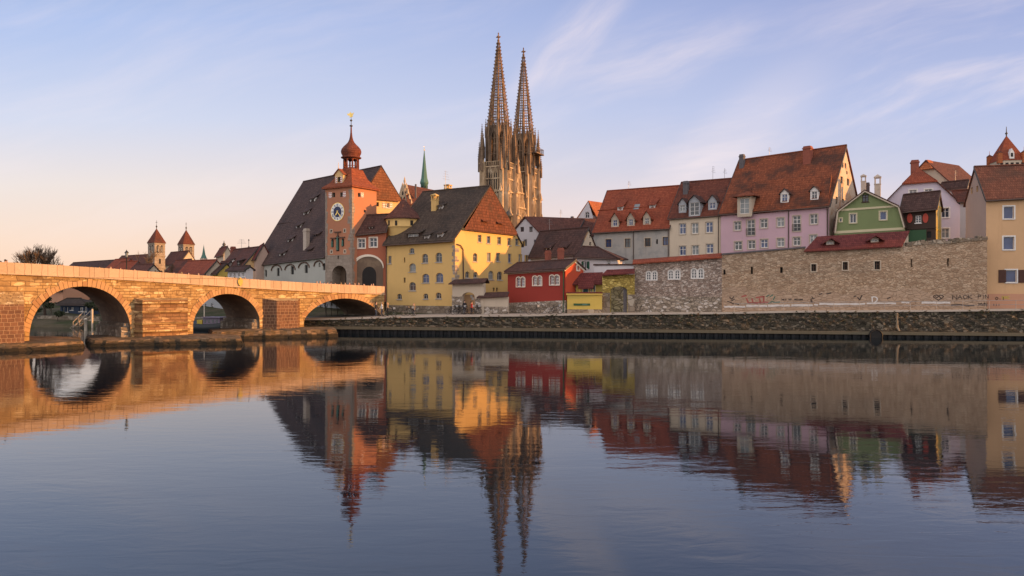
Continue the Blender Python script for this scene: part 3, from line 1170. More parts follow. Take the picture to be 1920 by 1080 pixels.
# quay wall ---------------------------------------------------------
quay = thing('quay_wall', 'mossy dark stone quay wall rising from the river below the promenade', 'quay wall', QP(12, 0, 0))
qs, qc, qb, qp = MB(), MB(), MB(), MB()
r1, r2, r3, r4 = [], [], [], []
rq = random.Random(4)
NV = 7
rows = []
xf = [-27 + i * 0.6 for i in range(0, 212)]
for x in xf:
    z = lerp(QZ, x)
    zb = 1.02 - 0.2 * max(0.0, min(1.0, (x + 20) / 70.0))
    col_ = []
    for k in range(NV):
        q = k / (NV - 1)
        jig = 0.0 if k in (0, NV - 1) else rq.uniform(-0.09, 0.09)
        col_.append(QP(x, 0.12 - 0.34 * q + jig, (z - 0.16) * (1 - q) + zb * q))
    rows.append(col_)
qs.grid(rows, 0, False, False)
qs.build('stone_face', M['s_quay'], quay)
rows = []
for x in xs_q:
    z = lerp(QZ, x)
    rows.append([QP(x, 0.55, z + 0.03), QP(x, -0.06, z + 0.03), QP(x, -0.06, z - 0.16), QP(x, 0.3, z - 0.16)])
qc.grid(rows, 0, False, False)
qc.build('coping', M['coping'], quay)
rows = []
for x in xs_q:
    zb = 1.02 - 0.2 * max(0.0, min(1.0, (x + 20) / 70.0))
    rows.append([QP(x, 0.1, zb + 0.0), QP(x, -0.55, zb - 0.05), QP(x, -0.60, zb - 0.34), QP(x, -0.2, zb - 0.38)])
qb.grid(rows, 0, False, False)
qb.build('concrete_beam', M['concrete_wet'], quay)
rows = []
x = -27.0
i = 0
while x < 99:
    o = (-0.30, -0.30, -0.48, -0.48)[i % 4]
    rows.append([QP(x, o, 0.75), QP(x, o, -0.8)])
    x += (0.34, 0.10, 0.34, 0.10)[i % 4]
    i += 1
qp.grid(rows, 0, False, False)
qp.build('sheet_piling', M['pile'], quay)
# a drain outlet, rust and lime streaks, ladder irons on the quay
dr = MB()
xd = (1635 - 960) / F * 79.0
pl_q = Plane(QP(xd - 1, 0, 0), QP(xd + 1, 0, 0))
dr_c = QP(xd, -0.78, 0.42)
ax = NQ
prof = []
for (r, o) in ((0.62, -0.4), (0.68, 0.06), (0.58, 0.08), (0.54, -0.3)):
    rr = []
    for k in range(20):
        a = 2 * math.pi * k / 20
        rr.append(dr_c + TQ * math.cos(a) * r + UPV * math.sin(a) * r + ax * o)
    prof.append(rr)
dr.grid(prof, 0, True, True)
dr.face([p + ax * 0.33 for p in prof[-1]], 1, ax)
dr.build('drain_outlet', [M['pile'], M['hole']], quay)
for px, w, y0, y1, mt in ((1676, 5, 586, 619, 'lime'),):
    D = 84.0 / (1 + 0.126 * (px - 960) / F)
    xx = (px - 960) / F * D
    st = MB()
    za, zb2 = zat(y0, D), zat(y1, D)
    ww = w / F * D
    rows = []
    for k in range(6):
        q = k / 5
        zz = za + (zb2 - za) * q
        off = -0.10 - 0.16 * q - 0.08 - (0.5 if zz < 0.95 else 0)
        wv = ww * (0.42 + 0.10 * math.sin(k * 2.1))
        rows.append([QP(xx - wv, off, zz), QP(xx, off - 0.05, zz), QP(xx + wv, off, zz)])
    st.grid(rows, 0, False, False)
    st.build('lime_streak' if mt != 'steel' else 'ladder_iron', M[mt], quay)

# ------------------------------------------------------------------ stone bridge
SQ = math.sqrt(0.5)
SM = 62.0
E0 = Vector((-15.4, 90.0, 0))
BP = Plane(E0 + Vector((-SQ, -SQ, 0)) * SM, E0)
BW = 8.0


def s_of(px):
    r = (px - 960) / F
    return (-15.4 - 90 * r) / (SQ * (1 - r))


def zpx(px, py):
    return BP.uz(px, py)[1]


TOP = [(-500, 488), (-200, 489), (0, 491), (100, 496.5), (200, 503), (300, 510.5), (400, 518), (500, 525.5), (600, 531.5), (721, 537)]
BOT = [(-500, 513), (-200, 510), (0, 511.5), (100, 516), (200, 521), (300, 527.5), (400, 534), (500, 540.5), (600, 546), (721, 551)]


def zs_tab(tab):
    out = []
    for px, py in tab:
        s = s_of(px)
        out.append((s, zat(py, 90 - SQ * s)))
    out.sort()
    return out


ZT, ZB = zs_tab(TOP), zs_tab(BOT)
ztop = lambda s: lerp(ZT, s)
zbot = lambda s: lerp(ZB, s)
ARCH = [(s_of(716), s_of(570), 1.7, zpx(645, 559.5), 2.0, 1.55), (s_of(487), s_of(362), 1.75, zpx(413, 551), 2.1, 1.75), (s_of(245), s_of(55), 1.2, zpx(158, 537), 2.15, 2.0),
        (45.5, 54.0, 1.2, 5.6, 2.1, 2.0)]


def arch_pts(a, k=28):
    s0, s1, zs, zc, p, q = a
    sc_, hw = (s0 + s1) / 2, (s1 - s0) / 2
    pts = []
    for i in range(k + 1):
        th = math.pi * i / k
        c, sn = math.cos(th), math.sin(th)
        x = math.copysign(abs(c) ** (2 / p), c)
        y = sn ** (2 / q)
        pts.append((sc_ - hw * x, zs + (zc - zs) * y))     # from s0 to s1
    return pts


bridge = thing('stone_bridge', 'long sunlit arched stone bridge with a pale parapet leading to the clock tower', 'bridge', BP.pt(SM - 25, 0, -4))
bf = MB()
BZ = -1.2
poly = [(0.0, BZ)]
poly2 = [(SM, BZ)]
path = []
for a in sorted(ARCH, key=lambda q: -q[0]):
    ap = list(reversed(arch_pts(a)))              # from s1 (left) to s0 (right)
    path += [(a[1], BZ)] + ap + [(a[0], BZ)]
outl = [(SM, BZ)] + path + [(0.0, BZ)]
top = [(s, zbot(s) + 0.04) for s in [0] + [SM * i / 40 for i in range(1, 41)]]
outl += top
f3 = [BP.pt(SM - s, z) for s, z in outl]
bk = [BP.pt(SM - s, z, -BW) for s, z in outl]
for lp, nn in ((f3, BP.n), (bk, -BP.n)):
    for tri in tessellate_polygon([lp]):
        bf.face([lp[i] for i in tri], 0, nn)
bf.face([BP.pt(SM, BZ), BP.pt(SM, BZ, -BW), BP.pt(SM, zbot(0), -BW), BP.pt(SM, zbot(0))], 0, BP.t)
bf.build('spandrel_wall', M['s_bridge'], bridge)
for a in ARCH:
    mb = MB()
    ap = [(a[0], BZ)] + arch_pts(a) + [(a[1], BZ)]
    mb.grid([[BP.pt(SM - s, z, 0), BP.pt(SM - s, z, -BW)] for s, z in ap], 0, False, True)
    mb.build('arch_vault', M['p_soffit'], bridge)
    mb = MB()
    mb.pbox(BP, SM - a[0] - 0.75, SM - a[0] + 0.05, -1.0, 1.75, -BW + 0.1, -0.25)
    mb.pbox(BP, SM - a[0] - 0.45, SM - a[0] + 0.05, 1.755, 2.1, -BW + 0.1, -0.3)
    mb.build('abutment_ledge', M['s_plinth'], bridge)
    mb = MB()
    ap = arch_pts(a, 38)
    rv = random.Random(int(a[0] * 10))
    for i in range(38):
        (sa, za), (sb, zb_) = ap[i], ap[i + 1]
        if max(za, zb_) < a[2] + 0.5:
            continue
        hgt = rv.uniform(0.42, 0.74)
        g_ = 0.05
        (sa, za), (sb, zb_) = (sa + (sb - sa) * g_, za + (zb_ - za) * g_), (sb - (sb - sa) * g_, zb_ - (zb_ - za) * g_)
        cx, cz = (a[0] + a[1]) / 2, a[2] - 0.6

        def outp(s, z):
            v = Vector((s - cx, (z - cz) * 1.35))
            v.normalize()
            zz = z + v.y * hgt
            return s + v.x * hgt, min(zz, zbot(s) - 0.02)
        so, zo = outp(sa, za)
        sp_, zp_ = outp(sb, zb_)
        o = 0.05 + rv.uniform(0, 0.03)
        mb.prism([BP.pt(SM - q[0], q[1], o) for q in ((sa, za), (sb, zb_), (sp_, zp_), (so, zo))], -BP.n * (o + 0.02), rv.choice((0, 0, 1)))
    mb.build('arch_ring', [M['s_ring'], M['s_ring2']], bridge)
# parapets out of upright slabs, with a thin ledge below
for off, nm in ((0.10, 1), (-BW + 0.25, 0)):
    mb = MB()
    s = 0.0
    while s < SM - 0.5:
        e = min(s + 1.22, SM)
        mb.prism([BP.pt(SM - s - 0.012, zbot(s), off), BP.pt(SM - e + 0.012, zbot(e), off), BP.pt(SM - e + 0.012, ztop(e), off), BP.pt(SM - s - 0.012, ztop(s), off)], -BP.n * 0.35, rv.choice((0, 0, 1)))
        s = e
    mb.build('parapet', [M['s_parapet'], M['s_parapet2']], bridge)
mb = MB()
for i in range(40):
    s, e = SM * i / 40, SM * (i + 1) / 40
    mb.prism([BP.pt(SM - s, zbot(s) - 0.10, 0.19), BP.pt(SM - e, zbot(e) - 0.10, 0.19), BP.pt(SM - e, zbot(e) - 0.004, 0.19), BP.pt(SM - s, zbot(s) - 0.004, 0.19)], -BP.n * 0.3, 0)
mb.build('cornice_ledge', M['s_parapet'], bridge)
mb = MB()
mb.grid([[BP.pt(SM - s, ztop(s) - 1.12, -0.2), BP.pt(SM - s, ztop(s) - 1.12, -BW + 0.2)] for s in [SM * i / 30 for i in range(31)]], 0, False, False)
mb.build('roadway', M['paving'], bridge)


def zdeck(s):
    return ztop(s) - 1.12


# piers with cutwaters
def pier(s0, s1, zt, proj, mat, slope=0.5, ledges=(), nose=0.25, zb=-0.6):
    mb = MB()
    ln = s1 - s0
    foot = [(s0, 0.0), (s0 + ln * nose * 0.4, proj), (s1 - ln * nose * 0.4, proj), (s1, 0.0)]
    lo = [BP.pt(SM - s, zb, o) for s, o in foot]
    hi = [BP.pt(SM - s, zt - slope * (1 if o else 0), o) for s, o in foot]
    for i in range(3):
        mb.face([lo[i], lo[i + 1], hi[i + 1], hi[i]], 0, (BP.n + BP.t * (1 - i)).normalized())
    mb.face(hi, 1, UPV)
    for z, o in ledges:
        f2 = [(s0 - 0.12, 0.0), (s0 + ln * nose * 0.4 - 0.1, proj + o), (s1 - ln * nose * 0.4 + 0.1, proj + o), (s1 + 0.12, 0.0)]
        mb.prism([BP.pt(SM - s, z, oo) for s, oo in f2], UPV * 0.16, 1)
    return mb.build('pier', [M[mat], M['s_bridge']], bridge)


pier(s_of(44), s_of(-45), 5.05, 1.9, 's_pierdark', 1.0)
pier(s_of(352), s_of(252), 4.45, 1.0, 's_pier', 0.2, ((3.95, 0.22), (3.1, 0.16), (2.0, 0.20), (1.3, 0.3)), 0.2)
pier(s_of(562), s_of(492), 4.30, 1.3, 's_pierdark', 0.25, (), 0.55)
# coat of arms on the parapet
mb = MB()
so = s_of(449)
zo = (ztop(so) + zbot(so)) / 2
mb.prism([BP.pt(SM - so + u, zo + z, 0.24) for u, z in ((-0.22, 0.3), (0.22, 0.3), (0.25, 0.0), (0.14, -0.25), (0, -0.4), (-0.14, -0.25), (-0.25, 0.0))], -BP.n * 0.14)
mb.lathe(BP.pt(SM - so, zo + 0.32, 0.16), [(0.05, 0), (0.15, 0.06), (0.1, 0.15), (0.04, 0.2)], 8)
mb.build('carved_crest', M['p_ochre'], bridge)


def wpt(px, py):
    D = HC * F / (py - 540)
    return Vector(((px - 960) / F * D, D, 0))


def island(label, outl, ztop_, seed, mat='s_island'):
    r = random.Random(seed)
    pts = []
    for i, a in enumerate(outl):
        b = outl[(i + 1) % len(outl)]
        k = max(2, int((b - a).length / 0.42))
        for j in range(k):
            pts.append(a.lerp(b, j / k))
    c = sum(pts, Vector((0, 0, 0))) / len(pts)
    mb = MB()
    rows = []
    jit = [Vector((r.uniform(-.1, .1), r.uniform(-.1, .1) + 0.22 * math.sin(i * 0.9 + seed) * math.sin(i * 0.37), 0)) for i, _ in enumerate(pts)]
    hj = [r.uniform(-0.03, 0.03) + 0.03 * math.sin(i * 0.5 + seed) for i, _ in enumerate(pts)]
    for sh, z in ((0.0, -0.9), (0.0, 0.12), (0.10, ztop_ * 0.62), (0.16, ztop_ * 0.66), (0.24, ztop_), (1.1, ztop_ + 0.05), (2.2, ztop_ + 0.10)):
        row = []
        for p, jv, hv in zip(pts, jit, hj):
            d = (c - p)
            d.z = 0
            d.normalize()
            q = p + d * sh + jv * (1 if 0 < sh else 0.6)
            row.append(Vector((q.x, q.y, z + (hv if z > 0.2 else 0) + (r.uniform(-.03, .03) if sh > 0.2 else 0))))
        rows.append(row)
    mb.grid(rows, 0, True, False)
    mb.face(rows[-1], 0, UPV)
    o = mb.build('stone_foundation', M[mat], base=(c.x, c.y, -0.9))
    return tag(o, label, 'bridge foundation', 'stone foundation islands round the bridge piers')


island('low stone island under the leftmost bridge pier with a squared lit end', [wpt(-150, 672), wpt(0, 665), wpt(90, 661.5), G(158, 64.6, 0), G(152, 70.5, 0), G(60, 71, 0), G(-150, 66, 0)], 0.8, 1)
island('long low stone island in front of the pier between the first two arches', [wpt(166, 654.5), wpt(300, 652), wpt(455, 650), G(452, 74.5, 0), G(300, 77.5, 0), G(160, 74, 0)], 0.74, 2)
island('narrow stone island below the brick patterned pier, nearest the quay', [wpt(395, 641), wpt(500, 638.5), wpt(633, 635), G(628, 84, 0), G(520, 83.5, 0), G(390, 81, 0)], 1.0, 3)

# ------------------------------------------------------------------ salt barn
barn = gable_house('salt_barn', 'huge barn with a steep dark tiled roof and pale arcaded wall beside the clock tower', 'barn',
                   (477, 119.8, 499.5), (612, 100, 483), 1.0, 57, (560, 345, 690, 320), 'p_barn', 't_barn',
                   front=[(498.5, 512.5, 4, 13, 'slit'), (521.5, 510, 5, 15, 'slit'), (548, 507, 6, 15, 'slit'), (574, 504.5, 6, 15, 'slit'), (599, 497, 3, 8, 'slit'), (608, 500, 5, 13, 'slit')],
                   right=[(726, 385, 7, 9, 'cross'), (708, 383, 5, 8, 'slit')],
                   wallR='p_barnyellow', roofhip='t_barnhip_lit', half=372, over=0.3)
for cx, y0, w in ((519, 508, 19), (544.5, 507, 19), (570.5, 503, 20), (598, 500, 17)):
    mb = MB()
    fr = barn.fr
    u0, z0 = fr.uz(cx - w / 2, y0)
    u1, z1 = fr.uz(cx + w / 2, y0 - 1.5)
    zc = fr.uz(cx, y0 - 11)[1]
    pts = []
    for k in range(11):
        a = math.pi * (1 - k / 10)
        pts.append(((u0 + u1) / 2 + (u1 - u0) / 2 * math.cos(a), (z0 + z1) / 2 + (zc - (z0 + z1) / 2) * math.sin(a)))
    for (ua, za), (ub, zb) in zip(pts[:-1], pts[1:]):
        mb.tube(fr.pt(ua, za, 0.06), fr.pt(ub, zb, 0.06), 0.11, n=5)
    mb.build('blind_arch', M['brown_frame'], barn.root)
for cx, y in ((586, 379.5), (573.5, 404.5), (559.5, 430), (544, 455.5), (528.5, 482)):
    dormer(barn, cx, y, 9, 9, 'swept', 'white', 't_barn', 'slit' if False else 'hbar', frame='white', pane='hole', slope2=0.75, over=0.2)
for cx, y in ((595, 446), (581, 474.5)):
    dormer(barn, cx, y, 9, 9, 'swept', 'white', 't_barn', 'hbar', frame='white', pane='hole', slope2=0.75, over=0.2)
q = roof_y(barn, 574.5, 468)
chimney(barn.roof, 574.5, 430, 466, 14, q.y - 0.1, 'chimney_pale', barn.t, True, 0.5, name='roof_shaft')
mb = MB()
ra, rb2 = hit(521, 420, barn.p0, barn.rn), hit(612, 409, barn.p0, barn.rn)
mb.tube(ra + barn.rn * 0.03, rb2 + barn.rn * 0.03, 0.09)
mb.build('snow_guard', M['t_barn'], barn.roof)


def chevron_shutter(root, pl, cx, cy, w, h):
    u0, u1, z0, z1 = pl.rect(cx, cy, w, h)
    fm = MB()
    fm.pbox(pl, u0, u1, z0, z1, 0.01, 0.06, 0)
    k = 3
    uc = (u0 + u1) / 2
    st = (z1 - z0) / k
    for i in range(k):
        zb = z0 + st * i + st * 0.12
        for ua, ub, da, db in ((u0, uc, 0, st * 0.35), (uc, u1, st * 0.35, 0)):
            fm.face([pl.pt(ua, zb + da, 0.066), pl.pt(ub, zb + db, 0.066), pl.pt(ub, zb + db + st * 0.36, 0.066), pl.pt(ua, zb + da + st * 0.36, 0.066)], 1, pl.n)
    return fm.build('shutter', [M['dial_white'], M['shutter_red']], root)


chevron_shutter(barn.root, barn.rt, 719.5, 385, 5, 10)
chevron_shutter(barn.root, barn.rt, 733, 385.5, 5, 10)

# ------------------------------------------------------------------ clock tower
tw = 4.7
ta = RAD(31)
TC = Vector((-20.57, 96.0, 0))
tf_dir = Vector((math.cos(ta), -math.sin(ta), 0))
TL = TC - tf_dir * tw
tr_dir = Vector((math.sin(ta), math.cos(ta), 0))
TF = Plane(TL, TC)
TR = Plane(TC, TC + tr_dir * tw)
tcen = TC - tf_dir * tw / 2 + tr_dir * tw / 2
tower = thing('clock_tower', 'tall red plastered gate tower with a blue clock face and onion domed lantern', 'tower', (tcen.x, tcen.y, 3.5))
zc = 18.45
zs = TF.uz(635, 478)[1]
lo_h, up_h = [], []
gate = TF.rect(636, 516, 27, 37)
gz = TF.uz(636, 498)[1]
gate_out = outline(gate[0], gate[1], 3.6, gz, (gate[1] - gate[0]) / 2 * 0.85, 12)
lo_h.append([TF.pt(u, z) for u, z in gate_out])
mb = MB()
for s in ((625.5, 365.5, 5.5, 8.5, 'slit'), (640.5, 365, 5.5, 8.5, 'slit'), (621, 433.5, 2.6, 5, 'slit'), (646.5, 432.5, 2.6, 5, 'slit'), (621.5, 472, 2.4, 4.5, 'slit'), (646.8, 471.5, 2.4, 4.5, 'slit')):
    add_window(tower, TF, s, holes=up_h, rec=0.3)
add_window(tower, TF, (634, 482.5, 3, 6, 'slit'), holes=lo_h, rec=0.3)
wall_poly(mb, [TF.pt(0, zs), TF.pt(tw, zs), TF.pt(tw, zc), TF.pt(0, zc)], up_h, TF.n, 0.3, 0, 1)
wall_poly(mb, [TF.pt(0, 3.5), TF.pt(tw, 3.5), TF.pt(tw, zs), TF.pt(0, zs)], lo_h, TF.n, 1.6, 1, 1)
rt_h = []
for s in ((673.5, 365.5, 4.5, 7.5, 'slit'), (684, 396, 4, 5, 'slit')):
    add_window(tower, TR, s, holes=rt_h, rec=0.3)
wall_poly(mb, [TR.pt(0, 3.5), TR.pt(tw, 3.5), TR.pt(tw, zc), TR.pt(0, zc)], rt_h, TR.n, 0.3, 0, 1)
for pl in (Plane(TC + tr_dir * tw, TL + tr_dir * tw), Plane(TL + tr_dir * tw, TL)):
    mb.face([pl.pt(0, 3.5), pl.pt(tw, 3.5), pl.pt(tw, zc), pl.pt(0, zc)], 0, pl.n)
mb.build('wall', [M['p_tower'], M['s_towerbase']], tower)
mb = MB()
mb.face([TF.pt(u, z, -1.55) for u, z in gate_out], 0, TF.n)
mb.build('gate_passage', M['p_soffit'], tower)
mb = MB()
uc = (gate[0] + gate[1]) / 2
gw = (gate[1] - gate[0]) / 2
inn = outline(uc - gw * 0.25, uc + gw * 0.85, 3.6, gz - 0.55, gw * 0.5, 10)
mb.face([TF.pt(u, z, -1.5) for u, z in inn], 0, TF.n)
mb.build('dark_gateway', M['hole'], tower)
# quoins
rq2 = random.Random(9)
mb = MB()
z = 3.6
while z < zc - 0.5:
    h = rq2.uniform(0.36, 0.5)
    for pl, side in ((TF, 1), (TR, 0)):
        ln = rq2.uniform(0.28, 0.75) * (0.7 if (pl is TF and side == 0) else 1)
        if pl is TF and side == 1:
            mb.pbox(pl, tw - ln, tw + 0.03, z, z + h - 0.02, -0.02, 0.03)
        elif pl is TR:
            mb.pbox(pl, 0, ln * 0.8, z, z + h - 0.02, -0.02, 0.032)
    z += h
mb.build('quoin_stones', M['s_towerbase'], tower)
mb = MB()
z = 3.6
while z < zc - 0.5:
    h = rq2.uniform(0.36, 0.5)
    mb.pbox(TF, 0, rq2.uniform(0.2, 0.5), z, z + h - 0.003, -0.02, 0.03)
    z += h
mb.build('quoin_stones', M['s_towerbase'], tower)
# statues in three niches with ledges
mb = MB()
for cx, cy, w, h in ((633.5, 456, 5.5, 30), (623.5, 456, 4.5, 15), (643, 454.5, 4.5, 15)):
    u0, u1, z0, z1 = TF.rect(cx, cy, w, h)
    mb.prism([TF.pt(u, z, 0.012) for u, z in outline(u0, u1, z0, z1, (u1 - u0) * 0.4)], -TF.n * 0.05, 0)
mb.build('niche', M['hole'], tower)
mb = MB()
for cx, cy, h, r in ((633.5, 456, 26, 0.17), (623.5, 457, 12, 0.13), (643, 455.5, 12, 0.13)):
    u, z = TF.uz(cx, cy + h / 2)
    zt2 = TF.uz(cx, cy - h / 2)[1]
    p = TF.pt(u, z, 0.10)
    hh = zt2 - z
    mb.lathe(p, [(r * 0.9, 0), (r, hh * 0.3), (r * 0.8, hh * 0.62), (r * 1.05, hh * 0.72), (r * 0.45, hh * 0.80), (r * 0.6, hh * 0.9), (0.02, hh)], 8)
mb.build('statue', M['verdigris'], tower)
mb = MB()
for (x0, x1, y) in ((621, 631, 447.5), (636, 647, 446), (628, 640, 436)):
    band_z = TF.uz((x0 + x1) / 2, y)[1]
    mb.pbox(TF, TF.uz(x0, y)[0], TF.uz(x1, y)[0], band_z, band_z + 0.13, 0, 0.22)
u = TF.uz(634, 440)[0]
mb.pbox(TF, u - 0.06, u + 0.06, TF.uz(634, 446)[1], TF.uz(634, 436)[1] - 0.005, 0.0, 0.14)
mb.build('stone_canopy', M['brown_frame'], tower)
for cx, cy in ((619.5, 366.2), (646, 364.6)):
    chevron_shutter(tower, TF, cx, cy, 5.4, 10)
chevron_shutter(tower, TR, 679, 365.5, 5, 8.5)
# white stone frames round the four little openings
mb = MB()
for cx, cy in ((621, 433.5), (646.5, 432.5), (621.5, 472), (646.8, 471.5)):
    u0, u1, z0, z1 = TF.rect(cx, cy, 2.6, 5)
    for a in ((u0 - 0.12, u0, z0 - 0.1, z1 + 0.1), (u1, u1 + 0.12, z0 - 0.1, z1 + 0.1), (u0, u1, z1, z1 + 0.1), (u0, u1, z0 - 0.1, z0)):
        mb.pbox(TF, *a, 0.0, 0.03)
mb.build('stone_frame', M['p_pale'], tower)
# clock
uc, zk = TF.uz(633.3, 397.3)
rk = 1.14
ck = bpy.data.objects.new('clock_face', bpy.data.meshes.new('clock_face'))
bpy.data.objects.remove(ck)


def disc(mb, pl, uc, zc_, r0, r1, off, m=0, k=36):
    if r0 <= 0:
        mb.face([pl.pt(uc + r1 * math.cos(2 * math.pi * i / k), zc_ + r1 * math.sin(2 * math.pi * i / k), off) for i in range(k)], m, pl.n)
        return
    for i in range(k):
        a, b = 2 * math.pi * i / k, 2 * math.pi * (i + 1) / k
        mb.face([pl.pt(uc + r * math.cos(t), zc_ + r * math.sin(t), off) for r, t in ((r0, a), (r1, a), (r1, b), (r0, b))], m, pl.n)


mb = MB()
mb.prism([TF.pt(uc + rk * 1.05 * math.cos(2 * math.pi * i / 36), zk + rk * 1.05 * math.sin(2 * math.pi * i / 36), 0.06) for i in range(36)], -TF.n * 0.08, 0)
disc(mb, TF, uc, zk, 0, rk * 0.99, 0.066, 1)
ckf = mb.build('clock_face', [M['gold'], M['dial_white']], tower)
mb = MB()
disc(mb, TF, uc, zk, 0, rk * 0.62, 0.074, 0)
mb.build('blue_centre', M['dial_blue'], ckf)
mb = MB()
NUM = ['XII', 'I', 'II', 'III', 'IIII', 'V', 'VI', 'VII', 'VIII', 'IX', 'X', 'XI']
for hnum, txt in enumerate(NUM):
    ang = math.pi / 2 - hnum * math.pi / 6
    er = Vector((math.cos(ang), math.sin(ang)))
    et = Vector((math.sin(ang), -math.cos(ang)))
    cw = 0.085
    tot = sum(cw if c == 'I' else cw * 1.9 for c in txt)
    xx = -tot / 2
    for c in txt:
        wch = cw if c == 'I' else cw * 1.9
        xc = xx + wch / 2
        strokes = [((xc, 0), (xc, 1))] if c == 'I' else ([((xc - wch * .35, 1), (xc, 0)), ((xc, 0), (xc + wch * .35, 1))] if c == 'V' else [((xc - wch * .35, 0), (xc + wch * .35, 1)), ((xc + wch * .35, 0), (xc - wch * .35, 1))])
        for (xa, ya), (xb, yb) in strokes:
            q0 = er * (rk * (0.67 + 0.27 * ya)) + et * xa
            q1 = er * (rk * (0.67 + 0.27 * yb)) + et * xb
            dv = (q1 - q0).normalized()
            pv = Vector((-dv.y, dv.x)) * 0.021
            mb.face([TF.pt(uc + p.x, zk + p.y, 0.072) for p in (q0 - pv, q1 - pv, q1 + pv, q0 + pv)], 0, TF.n)
        xx += wch
mb.build('numerals', M['dial_blue'], ckf)
mb = MB()
for ang, ln, wd in ((RAD(-48), 0.92, 0.05), (RAD(-125), 0.58, 0.075)):
    er = Vector((math.cos(ang), math.sin(ang)))
    et = Vector((-er.y, er.x))
    pts = [er * -0.2 + et * wd * .6, er * -0.2 - et * wd * .6, er * ln * 0.75 - et * wd, er * ln, er * ln * 0.75 + et * wd]
    mb.prism([TF.pt(uc + p.x, zk + p.y, 0.10) for p in pts], -TF.n * 0.02)
mb.lathe(TF.pt(uc, zk, 0.09) - UPV * 0.08, [(0.02, 0), (0.09, 0.08), (0.02, 0.16)], 10)
mb.build('clock_hands', M['gold'], ckf)
# flared roof
mb = MB()


def sq(half, z, extra=0.0):
    return [Vector((tcen.x, tcen.y, z)) + tf_dir * i * half + tr_dir * j * half for i, j in ((-1, -1), (1, -1), (1, 1), (-1, 1))]


rows = [sq(tw / 2 + 0.35, zc - 0.05), sq(tw / 2 + 0.33, zc + 0.16), sq(tw / 2 - 0.35, zc + 0.75), sq(tw / 2 - 0.85, zc + 1.5), sq(1.18, zc + 2.35), sq(1.10, zc + 2.62)]
for a, b in zip(rows[:-1], rows[1:]):
    for i in range(4):
        j = (i + 1) % 4
        mb.face([a[i], a[j], b[j], b[i]], 0, ((a[i] + a[j]) / 2 - Vector((tcen.x, tcen.y, (a[i].z)))).normalized())
mb.face(rows[-1], 0, UPV)
mb.face(rows[0], 0, -UPV)
trf = mb.build('roof', M['t_towerroof'], tower)
# dormer on the tower roof, orange walls
pd0 = rows[1][0]
fn = newell([rows[1][0], rows[1][1], rows[3][1], rows[3][0]])
if fn.z < 0:
    fn = -fn
DH = House()
DH.root = tower
dpl = Plane(TL - TF.n * -0.0, TC)
ud, zd0 = TF.uz(632.5, 347.5)
mb = MB()
o0 = -0.30
w2 = 0.72
zt1 = zc + 1.85
hole = outline(ud - 0.24, ud + 0.24, zc + 0.75, zc + 1.45)
wall_poly(mb, [TF.pt(ud - w2, zc + 0.1, o0), TF.pt(ud + w2, zc + 0.1, o0), TF.pt(ud + w2, zt1, o0), TF.pt(ud, zt1 + 0.62, o0), TF.pt(ud - w2, zt1, o0)], [[TF.pt(u, z, o0) for u, z in hole]], TF.n, 0.12)
for sgn in (-1, 1):
    mb.face([TF.pt(ud + sgn * w2, zc + 0.1, o0), TF.pt(ud + sgn * w2, zt1, o0), TF.pt(ud + sgn * w2, zt1, o0 - 1.7), TF.pt(ud + sgn * w2, zc + 0.1, o0 - 0.3)], 0, TF.t * sgn)
    mb.prism([TF.pt(ud + sgn * (w2 + 0.18), zt1 - 0.05, o0 + 0.16), TF.pt(ud, zt1 + 0.72, o0 + 0.16), TF.pt(ud, zt1 + 0.72, o0 - 1.9), TF.pt(ud + sgn * (w2 + 0.18), zt1 - 0.05, o0 - 1.9)], (0, 0, -0.1), 1)
mb.face([TF.pt(u, z, o0 - 0.11) for u, z in hole], 2, TF.n)
mb.tube(TF.pt(ud, zt1 + 0.7, o0 + 0.1), TF.pt(ud, zt1 + 1.5, o0 + 0.1), 0.05, 0.02)
tdm = mb.build('dormer', [M['p_barnyellow'], M['t_towerroof'], M['hole']], tower)
for sgn in (-1, 1):
    mb = MB()
    a, b = sorted((ud + sgn * 0.28, ud + sgn * 0.60))
    mb.pbox(TF, a, b, zc + 0.7, zc + 1.5, o0 + 0.01, o0 + 0.05, 0)
    for i in range(3):
        zz = zc + 0.76 + i * 0.26
        mb.face([TF.pt(a, zz, o0 + 0.056), TF.pt(b, zz + 0.08, o0 + 0.056), TF.pt(b, zz + 0.19, o0 + 0.056), TF.pt(a, zz + 0.11, o0 + 0.056)], 1, TF.n)
    mb.build('shutter', [M['dial_white'], M['shutter_red']], tdm)
# lantern with onion dome
cx3 = Vector((tcen.x, tcen.y, 0))
zl0 = zc + 2.62
lm = MB()
lm.lathe(cx3 + UPV * zl0, [(1.16, 0), (1.16, 0.12), (1.05, 0.16)], 8, rot=RAD(22))
for k in range(8):
    a = RAD(22) + 2 * math.pi * k / 8
    p = cx3 + Vector((math.cos(a), math.sin(a), 0)) * 0.95
    lm.tube(p + UPV * (zl0 + 0.1), p + UPV * (zl0 + 1.45), 0.13, 0.12, 6)
    a2 = RAD(22) + 2 * math.pi * (k + 1) / 8
    p2 = cx3 + Vector((math.cos(a2), math.sin(a2), 0)) * 0.95
    for j in range(5):            # little arches between the posts
        q0, q1 = j / 5, (j + 1) / 5
        y0 = zl0 + 1.05 + 0.36 * math.sin(math.pi * q0)
        y1 = zl0 + 1.05 + 0.36 * math.sin(math.pi * q1)
        A0, A1 = p.lerp(p2, q0), p.lerp(p2, q1)
        lm.face([A0 + UPV * (y0), A1 + UPV * (y1), A1 + UPV * (zl0 + 1.6), A0 + UPV * (zl0 + 1.6)], 0)
    lm.tube(p + UPV * (zl0 + 0.5), p2 + UPV * (zl0 + 0.5), 0.04, n=5)
lantern = lm.build('lantern', M['t_onion'], tower)
lm = MB()
